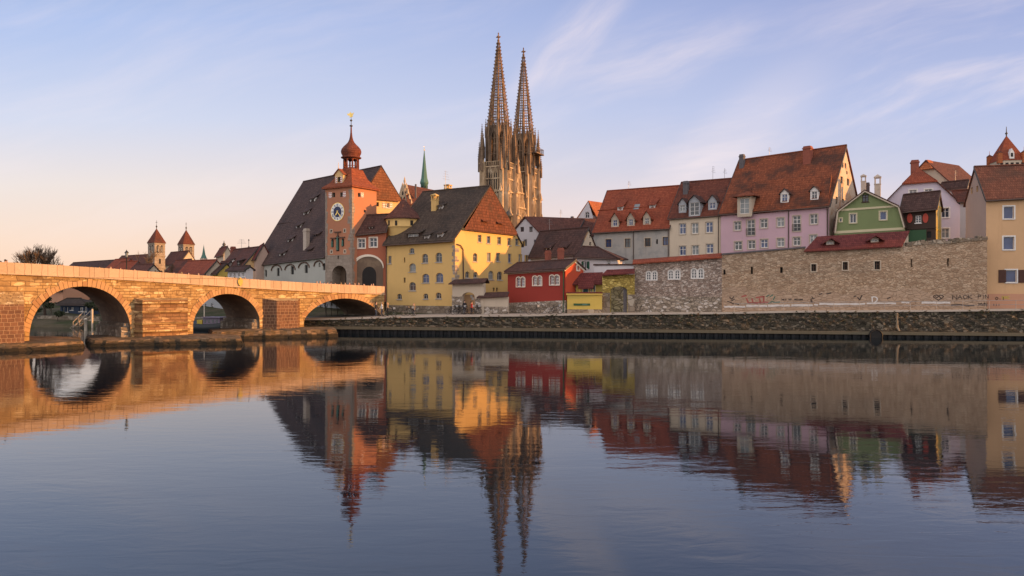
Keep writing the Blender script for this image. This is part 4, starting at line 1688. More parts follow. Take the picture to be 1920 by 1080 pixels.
lm.lathe(cx3 + UPV * (zl0 + 1.5), [(0.9, 0), (1.32, 0.06), (1.36, 0.16), (1.14, 0.26), (1.16, 0.40), (1.30, 0.68), (1.34, 0.95), (1.26, 1.25), (1.02, 1.58), (0.72, 1.86), (0.45, 2.15), (0.27, 2.5), (0.17, 2.95), (0.11, 3.5), (0.09, 4.25), (0.05, 4.3)], 16, 0, True, RAD(11))
lm.build('onion_dome', M['t_onion'], lantern)
lm = MB()
ztp = zl0 + 5.75
lm.lathe(cx3 + UPV * ztp, [(0.03, 0), (0.2, 0.06), (0.23, 0.16), (0.05, 0.26), (0.04, 0.7), (0.16, 0.8), (0.16, 0.9), (0.03, 1.0), (0.025, 1.75)], 10)
lm.build('finial', M['copper_dark'], lantern)
lm = MB()
vp = Plane(cx3 + Vector((-1, 0.35, 0)), cx3 + Vector((1, -0.35, 0)))
uo = vp.uz(0, 0)[0] * 0 + (cx3 - vp.o).dot(vp.t)
lm.prism([vp.pt(uo + u, ztp + 1.25 + z, 0.02) for u, z in ((-0.62, 0.55), (-0.5, 0.28), (-0.2, 0.25), (-0.25, 0.0), (0.0, 0.05), (0.18, 0.0), (0.26, 0.3), (0.42, 0.62), (0.1, 0.5), (-0.1, 0.72), (-0.35, 0.52))], -vp.n * 0.04)
lm.build('weathervane', M['gold'], lantern)

# ------------------------------------------------------------------ red arch house between tower and yellow house
arch = gable_house('arch_house', 'small red gatehouse with a wide arched passage and two white windows', 'gatehouse',
                   (661.5, 96.9, 443), (723.5, 96.4, 436), 3.6, 52, (683, 407, 722, 404.5), 'p_arch', 't_browndark',
                   front=[(677.8, 456.5, 13.5, 17.5, 'cross'), (700, 454.5, 14, 17.5, 'cross')], ends=('g', 'g'), over=0.3, sur='white_warm', fbar=0.09)
fr = arch.fr
u0, z0 = fr.uz(664, 520)
u1, _ = fr.uz(718.5, 520)
zk_ = fr.uz(691, 481)[1]
mb = MB()
po = outline(u0, u1, 3.7, zk_, (u1 - u0) / 2 * 0.8, 20)
mb.prism([fr.pt(u, z, 0.03) for u, z in po], -fr.n * 0.02)
mb.build('passage_vault', M['p_soffit'], arch.root)
mb = MB()
i1 = outline(u0 + 0.35, u1 - 0.75, 3.7, zk_ - 0.75, (u1 - u0) / 2 * 0.6, 16)
mb.prism([fr.pt(u, z, 0.05) for u, z in i1], -fr.n * 0.015)
i2 = outline(u0 + 1.1, u1 - 0.9, 3.7, zk_ - 1.3, (u1 - u0) / 2 * 0.55, 16)
mb.prism([fr.pt(u, z, 0.065) for u, z in i2], -fr.n * 0.01, 1)
mb.build('inner_gateway', [M['p_soffit'], M['hole']], arch.root)
mb = MB()
po2 = outline(u0 - 0.28, u1 + 0.10, 3.4, zk_ + 0.28, (u1 - u0) / 2 * 0.86, 20)
for k in range(2, 22):
    mb.prism([fr.pt(*po[k], 0.13), fr.pt(*po[k + 1], 0.13), fr.pt(*po2[k + 1], 0.13), fr.pt(*po2[k], 0.13)], -fr.n * 0.14)
mb.build('arch_trim', M['white_warm'], arch.root)
dormer(arch, 695, 430.5, 6.5, 5.5, 'shed', 'white', 't_browndark', 'hbar', slope2=0.4)

# ------------------------------------------------------------------ big yellow house
yel = gable_house('yellow_house', 'big yellow plastered corner house with many windows and a steep half hipped roof', 'house',
                  (724, 96.0, 461), (853, 90.0, 452.8), 1.5, 42.8, (801, 362, 883, 354.5), 'p_yellow', 't_darktile',
                  front=[(772.2, 470, 9, 10, 'arch'), (797, 484.4, 11, 17, 'arch'), (822.7, 482.5, 12, 18, 'arch'), (773.4, 501.7, 12.5, 16, 'arch'), (798.2, 521.7, 13, 17, 'arch'),
                         (824, 520.5, 14, 18, 'arch'), (773.4, 536.9, 12.5, 16, 'arch'), (748.9, 556, 9, 10.5, 'arch'), (798.2, 555.4, 9, 10, 'arch'), (822.3, 554.2, 10.5, 11.5, 'arch'),
                         (758.5, 487.5, 2.5, 9.5, 'slit'), (758.5, 525.3, 3.5, 9.5, 'slit'), (730.8, 487, 6, 14.5, 'vbar')],
                  right=[(899.3, 447, 7, 13.5), (916, 449.5, 7, 13.5), (935.9, 451, 7, 13.5), (954.6, 453, 6.5, 14), (969.6, 453.6, 6.5, 12.5), (982.8, 456.7, 3.5, 9, 'slit'),
                         (890.9, 482.5, 8, 16, 'arch'), (916.6, 482, 7, 16.5), (934, 482, 7, 16.5), (955.8, 484, 6.5, 17), (975.6, 485, 6.5, 16.5), (988.5, 485.6, 4, 14.5),
                         (876.4, 515, 8, 12, 'arch'), (891.8, 515, 8, 11, 'arch'), (920.7, 516, 10, 16.5, 'arch'), (937, 517, 10, 16, 'arch'), (926, 543, 3.5, 7, 'slit'), (932, 543, 3.5, 7, 'slit')],
                  roofhip='t_hip_lit', half=433, over=0.45, frame='p_grey', sill=True, fbar=0.055)
for cx, y, w, h in ((774.6, 446.5, 24, 9.5), (799.5, 449, 8, 8.5), (824.7, 446.5, 9, 9), (826, 393, 6.5, 7.5)):
    dormer(yel, cx, y, w, h, 'shed', 'dark_wood' if w > 20 else 'p_dormer', 't_darktile', 'grid' if w > 20 else 'cross', slope2=0.42, fillw=0.85 if w > 20 else 0.6, fillh=0.7)
# dormers on the half hip
hp0 = yel.rt.pt(0, 0)
rr = yel.rr
zq_ = zat(433, yel.rp.pt(yel.fr.L, 0).y)
tnh = (rr.z - zq_) / max(0.3, (yel.rp.pt(yel.fr.L, 0) - Vector((rr.x, rr.y, 0))).length)
hn = (yel.rt.n * tnh + UPV).normalized()
for cx, y in ((907.5, 420.5), (935.4, 424.5)):
    dormer(yel, cx, y, 8, 8, 'shed', 'p_dormer', 't_hip_lit', 'hbar', p0=rr, rn=hn, tn=tnh, t=yel.rt.t, slope2=0.55, over=0.25)
q = roof_y(yel, 815.5, 393)
chimney(yel.roof, 815.5, 364, 393, 11, q.y, 'p_yellow', yel.t, True, 0.8, 'double')
chimney(yel.roof, 840, 346.5, 362, 11, 101.2, 'p_yellow', yel.t, True, 0.8, 'double')
# plinth, quoins, downpipe
mb = MB()
fr = yel.fr
zp = fr.uz(790, 573)[1]
zp2 = yel.rt.uz(930, 573)[1]
mb.pbox(fr, -0.02, fr.L + 0.06, 1.5, zp, -0.1, 0.06)
mb.pbox(yel.rt, 0.0, yel.rt.L, 1.5, zp - 0.02, -0.1, 0.05)
mb.build('plinth', M['s_plinth'], yel.root)
mb = MB()
z = zp
zq2 = fr.uz(853, 455)[1]
rq3 = random.Random(5)
while z < zq2 - 0.6:
    h = rq3.uniform(0.3, 0.5)
    if rq3.random() < 0.8:
        mb.pbox(fr, fr.L - rq3.uniform(0.2, 0.5), fr.L + 0.02, z, z + h - 0.02, -0.02, 0.025)
    if rq3.random() < 0.85:
        mb.pbox(yel.rt, 0, rq3.uniform(0.35, 0.9), z, z + h - 0.02, -0.02, 0.028)
    z += h
mb.build('quoin_stones', M['s_quoin'], yel.root)
mb = MB()
ptsp = [yel.rt.at(855, 458) + yel.rt.n * 0.15, yel.rt.at(862, 460) + yel.rt.n * 0.15, yel.rt.at(867, 468) + yel.rt.n * 0.12, yel.rt.at(868, 530) + yel.rt.n * 0.12]
mb.path(ptsp, 0.07)
mb.build('downpipe', M['pipe'], yel.root)
downpipe(yel.root, fr, 725.2, 462, 572)
# round corner turret
tx = G(756.5, 98.3, 0)
tr_ = 2.35
zt0, zt1, zt2 = zat(509, 96), zat(426, 97), zat(410, 97)
mb = MB()
mb.lathe(tx, [(0.4, zt0 - 0.9), (1.4, zt0 - 0.45), (tr_ - 0.12, zt0), (tr_ - 0.12, zt1 - 0.25), (tr_ + 0.02, zt1), (tr_ + 0.10, zt1 + 0.06), (tr_ + 0.02, zt1 + 0.14), (tr_ + 0.02, zt2)], 28)
tur = mb.build('turret', M['p_yellow'], yel.root)
mb = MB()
mb.lathe(tx, [(tr_ + 0.3, zt2 - 0.05), (tr_ + 0.3, zt2 + 0.08), (tr_ * 0.62, zt2 + 1.2), (0.1, zt2 + 2.75), (0.02, zt2 + 2.9)], 12, 0, False)
mb.build('cone_roof', M['t_brown'], tur)
mb = MB()
for px, w in ((729.4, 3.4), (742.8, 3.4), (772, 4.5)):
    d = Vector(((px - 960) / F, 1, 0))
    # where the ray meets the drum
    b_ = tx.dot(d) / d.dot(d)
    dist2 = (tx - d * b_).length
    k = math.sqrt(max(0.0, (tr_ + 0.02) ** 2 - dist2 ** 2)) / d.length
    p = d * (b_ - k)
    nn = (p - tx)
    nn.z = 0
    nn.normalize()
    pl = Plane(p, p + UPV.cross(nn))
    hw = w / F * p.y * 0.62
    zz = zat(418, p.y)
    mb.pbox(pl, -hw, hw, zz - 0.33, zz + 0.33, -0.1, 0.03)
mb.build('loophole', M['hole'], tur)
for px, cy, w, h in ((732.5, 452.5, 11, 13),):
    d = Vector(((px - 960) / F, 1, 0))
    b_ = tx.dot(d) / d.dot(d)
    k = math.sqrt(max(0.0, tr_ ** 2 - (tx - d * b_).length ** 2)) / d.length
    p = d * (b_ - k)
    nn = (p - tx)
    nn.z = 0
    nn.normalize()
    nn = (nn + Vector((0.1, -0.6, 0))).normalized()
    pl = Plane(p, p + UPV.cross(nn))
    zz = zat(cy, p.y)
    add_window(tur, pl, ('twin', (-0.5, 0.5, zz - 0.45, zz + 0.45)), frame='white', rec=-0.10, bar=0.05)

# ------------------------------------------------------------------ pale gate and low wall
GP = Plane(G(848, 88.6, 0), G(907, 87.4, 0))
gate_t = thing('garden_gate', 'pale rendered archway with a small tiled roof against the yellow house', 'gate', GP.pt(GP.L / 2, 2.2))
mb = MB()
u0, z0 = GP.uz(866.5, 588)
u1, _ = GP.uz(890, 588)
zk_ = GP.uz(878, 548)[1]
hole = outline(u0, u1, 2.15, zk_, 0.5, 10)
zt_ = GP.uz(878, 531)[1]
wall_poly(mb, [GP.pt(0, 2.0), GP.pt(GP.L, 2.0), GP.pt(GP.L, zt_), GP.pt(0, zt_)], [[GP.pt(u, z) for u, z in hole]], GP.n, 0.7)
for u in (0, GP.L):
    mb.face([GP.pt(u, 2.0), GP.pt(u, zt_), GP.pt(u, zt_, -0.7), GP.pt(u, 2.0, -0.7)], 0, GP.t * (1 if u else -1))
mb.build('wall', M['p_pale'], gate_t)
mb = MB()
mb.pbox(GP, 0.0, u0 - 0.05, 2.0, GP.uz(860, 556)[1], -0.02, 0.05)
mb.build('stone_pier', M['s_base'], gate_t)
mb = MB()
mb.pbox(GP, u1 + 0.05, GP.L - 0.4, 2.0, GP.uz(895, 560)[1], -0.02, 0.05)
mb.build('stone_pier', M['s_base'], gate_t)
mb = MB()
n_ = 18
for i in range(n_):
    uu = GP.L * (i + 0.2) / n_
    mb.pbox(GP, uu, uu + GP.L / n_ * 0.55, zt_ - 0.32, zt_ - 0.04, 0, 0.12)
mb.build('dentil_frieze', M['p_pale'], gate_t)
mb = MB()
mb.prism([GP.pt(-0.3, zt_ - 0.05, 0.5), GP.pt(GP.L + 0.3, zt_ + 0.1, 0.5), GP.pt(GP.L + 0.35, zt_ + 0.62, -0.35), GP.pt(0.15, zt_ + 0.45, -0.35)], (0, 0, -0.12))
mb.prism([GP.pt(-0.3, zt_ - 0.05, -1.2), GP.pt(GP.L + 0.3, zt_ + 0.1, -1.2), GP.pt(GP.L + 0.35, zt_ + 0.62, -0.35), GP.pt(0.15, zt_ + 0.45, -0.35)], (0, 0, -0.12))
mb.build('roof', M['t_browndark'], gate_t)
mb = MB()
pl = Plane(G(860, 89.8, 0), G(896, 89.4, 0))
mb.pbox(pl, 0, pl.L, 2.0, 4.6, -0.2, 0)
mb.build('glow_wall', M['p_orange'], gate_t)  # orange colour paints the sun glow on the yellow wall beyond
mb = MB()
for cx, cy in ((884, 555.5), (886.5, 560)):
    u, z = pl.uz(cx, cy)
    mb.pbox(pl, u - 0.13, u + 0.13, z - 0.16, z + 0.16, 0.0, 0.03)
mb.build('notice', M['white'], gate_t)

LP = Plane(G(898, 87.6, 0), G(953, 86.9, 0))
lw = thing('low_garden_wall', 'low pale wall with a sloping dark red cap beside the red house', 'wall', LP.pt(LP.L / 2, 2.3))
zt_ = LP.uz(925, 556.5)[1]
mb = MB()
mb.pbox(LP, 0, LP.L, 2.1, zt_, -0.4, 0)
mb.build('wall', M['p_pale'], lw)
mb = MB()
mb.prism([LP.pt(-0.2, zt_ - 0.05, 0.35), LP.pt(LP.L, zt_ + 0.12, 0.35), LP.pt(LP.L, zt_ + 0.62, -0.55), LP.pt(0.35, zt_ + 0.5, -0.55)], (0, 0, -0.14))
mb.build('roof_cap', M['t_browndark'], lw)
mb = MB()
mb.pbox(LP, 0, LP.L, 2.0, LP.uz(925, 575)[1], -0.1, 0.05)
mb.build('plinth', M['s_base'], lw)

# ------------------------------------------------------------------ red house
red = gable_house('red_house', 'low dark red house with three white double windows beside the quay', 'house',
                  (952, 91.0, 512.5), (1060.3, 85.2, 506), 2.2, 28, (969.4, 496, 1084.7, 489.4), 'p_red', 't_browndark',
                  front=[(976.3, 528.7, 15, 17, 'twin'), (1007.4, 526.5, 16, 17, 'twin'), (1039.7, 525, 17, 17.5, 'twin')],
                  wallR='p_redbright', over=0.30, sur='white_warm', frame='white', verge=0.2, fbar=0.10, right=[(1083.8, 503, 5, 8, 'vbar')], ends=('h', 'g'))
mb = MB()
fr = red.fr
mb.prism([fr.pt(0, 2.2, 0.10), fr.pt(fr.L + 0.1, 2.2, 0.10), fr.at(1060.3, 563) + fr.n * 0.1, fr.at(952, 568) + fr.n * 0.10], -fr.n * 0.2)
mb.pbox(red.rt, 0, red.rt.L, 2.2, red.rt.uz(1062, 565)[1], -0.1, 0.1)
mb.build('plinth', M['s_base'], red.root)
band(red.root, fr, 952, 1060.3, (514.5, 508), (512, 505.6), 0.06, 'white_warm', 'cornice')
mb = MB()
rt = red.rt
apz = red.rr.z
for sgn in (-1, 1):
    mb.prism([rt.pt(red.d + sgn * red.d * 1.12, red.zr - 0.06 * red.d * red.tn * 2, 0.06), rt.pt(red.d, red.zr + red.d * red.tn, 0.06), rt.pt(red.d, red.zr + red.d * red.tn - 0.22, 0.06), rt.pt(red.d + sgn * red.d * 1.12, red.zr - 0.06 * red.d * red.tn * 2 - 0.22, 0.06)], -rt.n * 0.08)
mb.build('bargeboard', M['white_warm'], red.root)
downpipe(red.root, fr, 1057.5, 508, 585, 0.06, 'green_trim')
chimney(red.roof, 1027.5, 471.5, 493, 8.5, 90.6, 'chimney_brick', red.t, True, 1.0)
chimney(red.roof, 1051.5, 466.5, 493, 9, 89.4, 'chimney_brick', red.t, True, 1.0)

# ------------------------------------------------------------------ little yellow building with its front wall
YP = Plane(G(1063.5, 84.6, 0), G(1129, 84.2, 0))
yb = thing('yellow_lodge', 'small yellow lodge with blue green windows and a front wall right of the red house', 'lodge', YP.pt(YP.L / 2, 2.4))
zt_ = YP.uz(1096, 553)[1]
mb = MB()
mb.pbox(YP, 0, YP.L, 2.4, zt_, -0.35, 0)
mb.build('front_wall', M['p_ochre'], yb)
mb = MB()
mb.pbox(YP, -0.1, YP.L + 0.05, zt_ + 0.002, zt_ + 0.16, -0.5, 0.16, 1)
mb.pbox(YP, -0.05, YP.L + 0.02, zt_ + 0.162, zt_ + 0.33, -0.45, 0.05, 0)
mb.build('wall_cap', [M['t_maroon'], M['p_ochre']], yb)
mb = MB()
mb.pbox(YP, 0, YP.L, 2.3, YP.uz(1096, 580)[1], -0.1, 0.06)
mb.build('plinth', M['s_plinth'], yb)
mb = MB()
u0, u1, z0, z1 = YP.rect(1091, 571, 31, 4)
mb.pbox(YP, u0, u1, z0, z1, 0, 0.05)
sg = mb.build('sign_board', M['green_trim'], yb)
mb = MB()
mb.pbox(YP, u0 + (u1 - u0) * 0.52, u1 - 0.3, z0 + 0.04, z1 - 0.04, 0.051, 0.06)
mb.build('sign_panel', M['verdigris'], sg)
YB = Plane(G(1070, 86.6, 0), G(1129, 86.2, 0))
mb = MB()
hl = []
zt2 = YB.uz(1096, 530)[1]
wins = []
for s in ((1098, 542, 9, 13, 'hbar'), (1112, 541, 6.5, 12, 'hbar'), (1078, 542, 4, 12, 'hbar')):
    add_window(yb, YB, s, frame='teal', pane='teal', sur='white_warm' if s[0] > 1090 else None, surw=0.09, holes=hl, rec=0.08)
wall_poly(mb, [YB.pt(0, 2.6), YB.pt(YB.L, 2.6), YB.pt(YB.L, zt2), YB.pt(0, zt2)], hl, YB.n, 0.2)
for u in (0, YB.L):
    mb.face([YB.pt(u, 2.6), YB.pt(u, zt2), YB.pt(u, zt2, -2), YB.pt(u, 2.6, -2)], 0, YB.t * (1 if u else -1))
mb.build('wall', M['p_ochre'], yb)
mb = MB()
zr2 = YB.uz(1096, 514)[1]
mb.prism([YB.pt(-0.25, zt2 - 0.15, 0.4), YB.pt(YB.L + 0.1, zt2 - 0.10, 0.4), YB.pt(YB.L + 0.1, zr2 + 0.25, -1.0), YB.pt(0.2, zr2 + 0.15, -1.0)], (0, 0, -0.14))
mb.prism([YB.pt(0.9, zt2 - 0.62, 1.1), YB.pt(YB.L - 1.0, zt2 - 0.58, 1.1), YB.pt(YB.L - 0.8, zt2 + 0.35, 0.1), YB.pt(0.8, zt2 + 0.3, 0.1)], (0, 0, -0.12))
mb.build('roof', M['t_maroon'], yb)
mb = MB()
for u in (1.0, YB.L - 1.1):
    mb.pbox(YB, u, u + 0.1, 2.6, zt2 - 0.75, 0.9, 1.0)
mb.build('porch_post', M['p_ochre'], yb)

# ------------------------------------------------------------------ yellow stone gateway
SP = Plane(G(1129.3, 84.5, 0), G(1190, 83.8, 0))
sg_ = thing('stone_gateway', 'rough yellow stone wall with an arched gateway and a red tiled coping', 'gateway', SP.pt(SP.L / 2, 2.5))
zt_ = SP.uz(1160, 514.5)[1]
mb = MB()
u0, _ = SP.uz(1145, 580)
u1, _ = SP.uz(1176, 580)
zk_ = SP.uz(1160, 537)[1]
hole = outline(u0, u1, 2.6, zk_, 0.45, 10)
wall_poly(mb, [SP.pt(0, 2.4), SP.pt(SP.L, 2.4), SP.pt(SP.L, zt_), SP.pt(0, zt_)], [[SP.pt(u, z) for u, z in hole]], SP.n, 0.7)
mb.face([SP.pt(0, 2.4), SP.pt(0, zt_), SP.pt(0, zt_, -0.7), SP.pt(0, 2.4, -0.7)], 0, -SP.t)
mb.face([SP.pt(0, zt_, 0), SP.pt(SP.L, zt_, 0), SP.pt(SP.L, zt_, -.7), SP.pt(0, zt_, -.7)], 0, UPV)
mb.build('wall', M['s_yellow'], sg_)
mb = MB()
mb.prism([SP.pt(-0.05, zt_ - 0.05, 0.4), SP.pt(SP.L, zt_ + 0.2, 0.4), SP.pt(SP.L, zt_ + 0.66, -0.4), SP.pt(0.5, zt_ + 0.55, -0.4)], (0, 0, -0.14))
mb.build('tiled_coping', M['t_maroon'], sg_)
mb = MB()
for i in range(22):
    uu = SP.L * (i + 0.2) / 22
    zz = zt_ + 0.2 * i / 22
    mb.pbox(SP, uu, uu + SP.L / 22 * 0.5, zz - 0.48, zz - 0.18, 0, 0.14)
mb.build('dentil_frieze', M['s_yellow'], sg_)
mb = MB()
mb.pbox(SP, u0 - 0.3, u1 + 0.3, 2.4, zk_ + 0.4, -2.2, -2.0)
mb.build('back_wall', M['s_yellowrough'], sg_)
mb = MB()
ud0, _ = SP.uz(1168.5, 560)
mb.pbox(SP, ud0, u1 - 0.05, 2.62, zk_ - 0.15, -0.35, -0.28)
mb.build('door', M['pipe'] if False else M['chimney_grey'], sg_)
mb = MB()
mb.pbox(SP, 0.0, u0 - 0.05, 2.4, SP.uz(1137, 549)[1], -0.02, 0.05)
mb.build('stone_pier', M['s_plinth'], sg_)
mb = MB()
mb.pbox(SP, u1 + 0.05, SP.L, 2.4, SP.uz(1137, 552)[1], -0.02, 0.05)
mb.build('stone_pier', M['s_plinth'], sg_)

WP = Plane(G(1114, 88.0, 0), G(1191, 87.0, 0))
wtop = thing('pale_garden_wall', 'pale upper wall with a dark coping behind the yellow gateway', 'wall', WP.pt(WP.L / 2, 3))
z1_ = WP.uz(1152, 497.5)[1]
mb = MB()
mb.pbox(WP, 0, WP.L, 2.8, z1_, -0.4, 0)
mb.build('wall', M['p_white'], wtop)
mb = MB()
mb.pbox(WP, -0.1, WP.L, z1_ + 0.003, z1_ + 0.16, -0.5, 0.12)
mb.build('coping', M['t_browndark'], wtop)

# ------------------------------------------------------------------ rubble wall house
rub = thing('rubble_wall_house', 'patchy rubble stone front with three pairs of white arched windows under a red coping', 'house front', (0, 0, 0))
RP = Plane(G(1188, 84.6, 0), G(1353.5, 82.4, 0))
rub.location = RP.pt(RP.L / 2, 2.5)
hl = []
for s in ((1221.9, 517, 20, 16.5, 'twin'), (1264, 515, 22, 17.5, 'twin'), (1307.7, 513, 23, 18.5, 'twin')):
    add_window(rub, RP, s, frame='white', pane='glass', sur='white', surw=0.06, holes=hl, rec=0.08, bar=0.10, sill=False)
za, zb = RP.uz(1188, 493)[1], RP.uz(1353.5, 481)[1]
mb = MB()
wall_poly(mb, [RP.pt(0, 2.3), RP.pt(RP.L, 2.3), RP.pt(RP.L, zb), RP.pt(0, za)], hl, RP.n, 0.2)
mb.face([RP.pt(0, 2.3), RP.pt(0, za), RP.pt(0, za, -1.5), RP.pt(0, 2.3, -1.5)], 0, -RP.t)
mb.face([RP.pt(0, za), RP.pt(RP.L, zb), RP.pt(RP.L, zb, -1.5), RP.pt(0, za, -1.5)], 0, UPV)
mb.build('wall', M['s_rubble'], rub)
mb = MB()
zc0 = RP.uz(1188, 556)[1]
mb.prism([RP.pt(0, 2.3, 0.12), RP.pt(RP.L, 2.3, 0.12), RP.pt(RP.L, zc0, 0.12), RP.pt(0, zc0, 0.12)], -RP.n * 0.15)
mb.build('plinth', M['s_base'], rub)
mb = MB()
mb.prism([RP.pt(-0.1, za - 0.05, 0.32), RP.pt(RP.L, zb - 0.05, 0.32), RP.pt(RP.L, zb + 0.42, -0.7), RP.pt(-0.1, za + 0.42, -0.7)], (0, 0, -0.14))
mb.build('tiled_coping', M['t_red'], rub)

# ------------------------------------------------------------------ tan town wall
TP = Plane(G(1353.5, 82.4, 0), G(1851, 78.4, 0))
tan = thing('town_wall', 'long tan rubble stone town wall with small openings, graffiti and a red shed roof', 'wall', TP.pt(TP.L / 2, 2.6))
hl = []
for s in ((1358.5, 510, 4, 9, 'slit'), (1410, 507, 4, 13.5, 'slit'), (1465.5, 506.3, 5.5, 10.5, 'slit'), (1709, 493.5, 3, 15, 'slit'), (1777.7, 492, 3.5, 15, 'slit')):
    add_window(tan, TP, s, holes=hl, rec=0.35, name='loophole')
for s in ((1526, 502, 9.5, 13.5, 'cross'), (1585, 498.6, 9.6, 15, 'cross'), (1645, 497.5, 10.5, 15.5, 'cross')):
    add_window(tan, TP, s, frame='brown_frame', pane='hole', sur='p_pale', surw=0.10, holes=hl, rec=0.2, bar=0.05)
prof = [(1353.5, 478), (1510, 465), (1511, 470.5), (1700, 461), (1707, 458), (1740, 456.5), (1760, 455), (1785, 454.5), (1800, 452), (1830, 449.5), (1851, 447)]
tp = [TP.uz(*q) for q in prof]
mb = MB()
wall_poly(mb, [TP.pt(0, 2.3), TP.pt(TP.L, 2.3)] + [TP.pt(u, z) for u, z in reversed(tp)], hl, TP.n, 0.4)
for (ua, za), (ub, zb) in zip(tp[:-1], tp[1:]):
    mb.face([TP.pt(ua, za), TP.pt(ub, zb), TP.pt(ub, zb, -1.0), TP.pt(ua, za, -1.0)], 0, UPV)
mb.build('wall', M['s_tan'], tan)
mb = MB()
(ua, za), (ub, zb) = tp[0], tp[1]
mb.prism([TP.pt(ua, za + 0.003, 0.15), TP.pt(ub, zb + 0.003, 0.15), TP.pt(ub, zb + 0.17, 0.15), TP.pt(ua, za + 0.17, 0.15)], -TP.n * 0.9)
mb.build('slate_coping', M['chimney_grey'], tan)
rc = random.Random(3)
mb = MB()
ua = TP.uz(1700, 460)[0]
while ua < TP.L - 0.2:
    w = rc.uniform(0.35, 0.8)
    zz = lerp([(u, z) for u, z in tp], ua + w / 2)
    h = rc.uniform(0.16, 0.42)
    mb.prism([TP.pt(ua, zz - 0.1, 0.08), TP.pt(ua + w, zz - 0.1, 0.08), TP.pt(ua + w - 0.05, zz + h, 0.06), TP.pt(ua + 0.05, zz + h * rc.uniform(.8, 1.1), 0.06)], -TP.n * 0.7)
    ua += w - 0.02
mb.build('rough_coping', M['s_plinth'], tan)
# shed roof over the wall-walk
uA, zA = TP.uz(1508, 471.5)
uB, zB = TP.uz(1689, 462)
uC, zC = TP.uz(1706.5, 432.5)
uD, zD = TP.uz(1531, 443.5)
bk_ = 1.7
mb = MB()
zC2, zD2 = HC + (zC - HC) * (80 + bk_) / 80, HC + (zD - HC) * (81 + bk_) / 81
rb = [TP.pt(uA - 0.1, zA + 0.05, 0.35), TP.pt(uB, zB + 0.05, 0.35), TP.pt(uC + 0.55, zC2, -bk_), TP.pt(uD + 0.45, zD2, -bk_)]
mb.prism(rb, (0, 0, -0.14))
mb.build('shed_roof', M['t_maroon'], tan)
mb = MB()
mb.face([TP.pt(uB - 0.15, zB - 0.35, 0.05), TP.pt(uC + 0.4, zC2 - 0.2, -bk_), TP.pt(uC + 0.4, zB - 0.6, -bk_)], 0, TP.t)
mb.face([TP.pt(uA, zA - 0.6, -bk_ + 0.1), TP.pt(uC + 0.4, zB - 0.6, -bk_ + 0.1), TP.pt(uC + 0.4, zC2 - 0.2, -bk_ + 0.1), TP.pt(uD + 0.45, zD2 - 0.2, -bk_ + 0.1)], 0, -TP.n)
mb.build('shed_gable', M['p_pale'], tan)
sn = newell(rb)
sn = sn if sn.z > 0 else -sn
for cx, y in ((1556.5, 458.8), (1640, 454)):
    dormer(None, cx, y, 15, 6.5, 'gable', 'p_pale', 't_maroon', 'grid', pane='hole', fillw=0.8, fillh=0.7, p0=rb[0], rn=sn, tn=0.8, t=TP.t, root=tan, rise=0.32, over=0.5)
# smoother rendered patch low on the wall, its upper edge worn
rpt = random.Random(17)
mb = MB()
lo_, hi_ = [], []
k = 90
for i in range(k + 1):
    px = 1354.5 + (1849 - 1354.5) * i / k
    hi_y = 546 - 5.5 * math.sin(i * 0.13 + 0.6) - 4 * math.sin(i * 0.41) + rpt.uniform(-2.2, 2.2)
    lo_.append(TP.at(px, 583 - 0.01 * i) + TP.n * 0.006)
    hi_.append(TP.at(px, hi_y) + TP.n * 0.006)
for i in range(k):
    mb.face([lo_[i], lo_[i + 1], hi_[i + 1], hi_[i]], 0, TP.n)
mb.build('rendered_patch', M['render_patch'], tan)
# pale band at the foot, and graffiti
mb = MB()
rbn = random.Random(8)
for x0, x1, y0, y1 in ((1358, 1397, 573.5, 576.5), (1399, 1438.5, 571.5, 575), (1440, 1481, 571, 574.5), (1484, 1524, 570.5, 574), (1526, 1534, 570, 572.5), (1536, 1622, 568.2, 571.4), (1625, 1680, 567.2, 570), (1690, 1705, 566, 568), (1728, 1782, 565.5, 569)):
    k = 9
    up = [TP.at(x0 + (x1 - x0) * i / k, y0 - (y1 - y0) * 0.0 + rbn.uniform(-0.5, 0.5)) + TP.n * 0.012 for i in range(k + 1)]
    dn = [TP.at(x0 + (x1 - x0) * i / k, y1 + rbn.uniform(-0.5, 0.9)) + TP.n * 0.012 for i in range(k + 1)]
    for i in range(k):
        mb.face([dn[i], dn[i + 1], up[i + 1], up[i]], 0, TP.n)
mb.build('painted_band', M['band'], tan)


def strokes(mb, pl, lines, w=0.07, off=0.016):
    """lines of pixel points drawn as brush strokes on the wall"""
    for ln in lines:
        pts = [pl.uz(*p) for p in ln]
        for (a, b), (c, d) in zip(pts[:-1], pts[1:]):
            v = Vector((c - a, d - b))
            if v.length < 1e-5:
                continue
            v.normalize()
            pv = Vector((-v.y, v.x)) * w / 2
            e = v * w * 0.3
            mb.face([pl.pt(a - pv.x - e.x, b - pv.y - e.y, off), pl.pt(c - pv.x + e.x, d - pv.y + e.y, off), pl.pt(c + pv.x + e.x, d + pv.y + e.y, off), pl.pt(a + pv.x - e.x, b + pv.y - e.y, off)], 0, pl.n)


def graffito(name, mat, lines, w=0.07, pl=None, root=None):
    mb = MB()
    strokes(mb, pl or TP, lines, w)
    return mb.build(name, M[mat], root or tan)


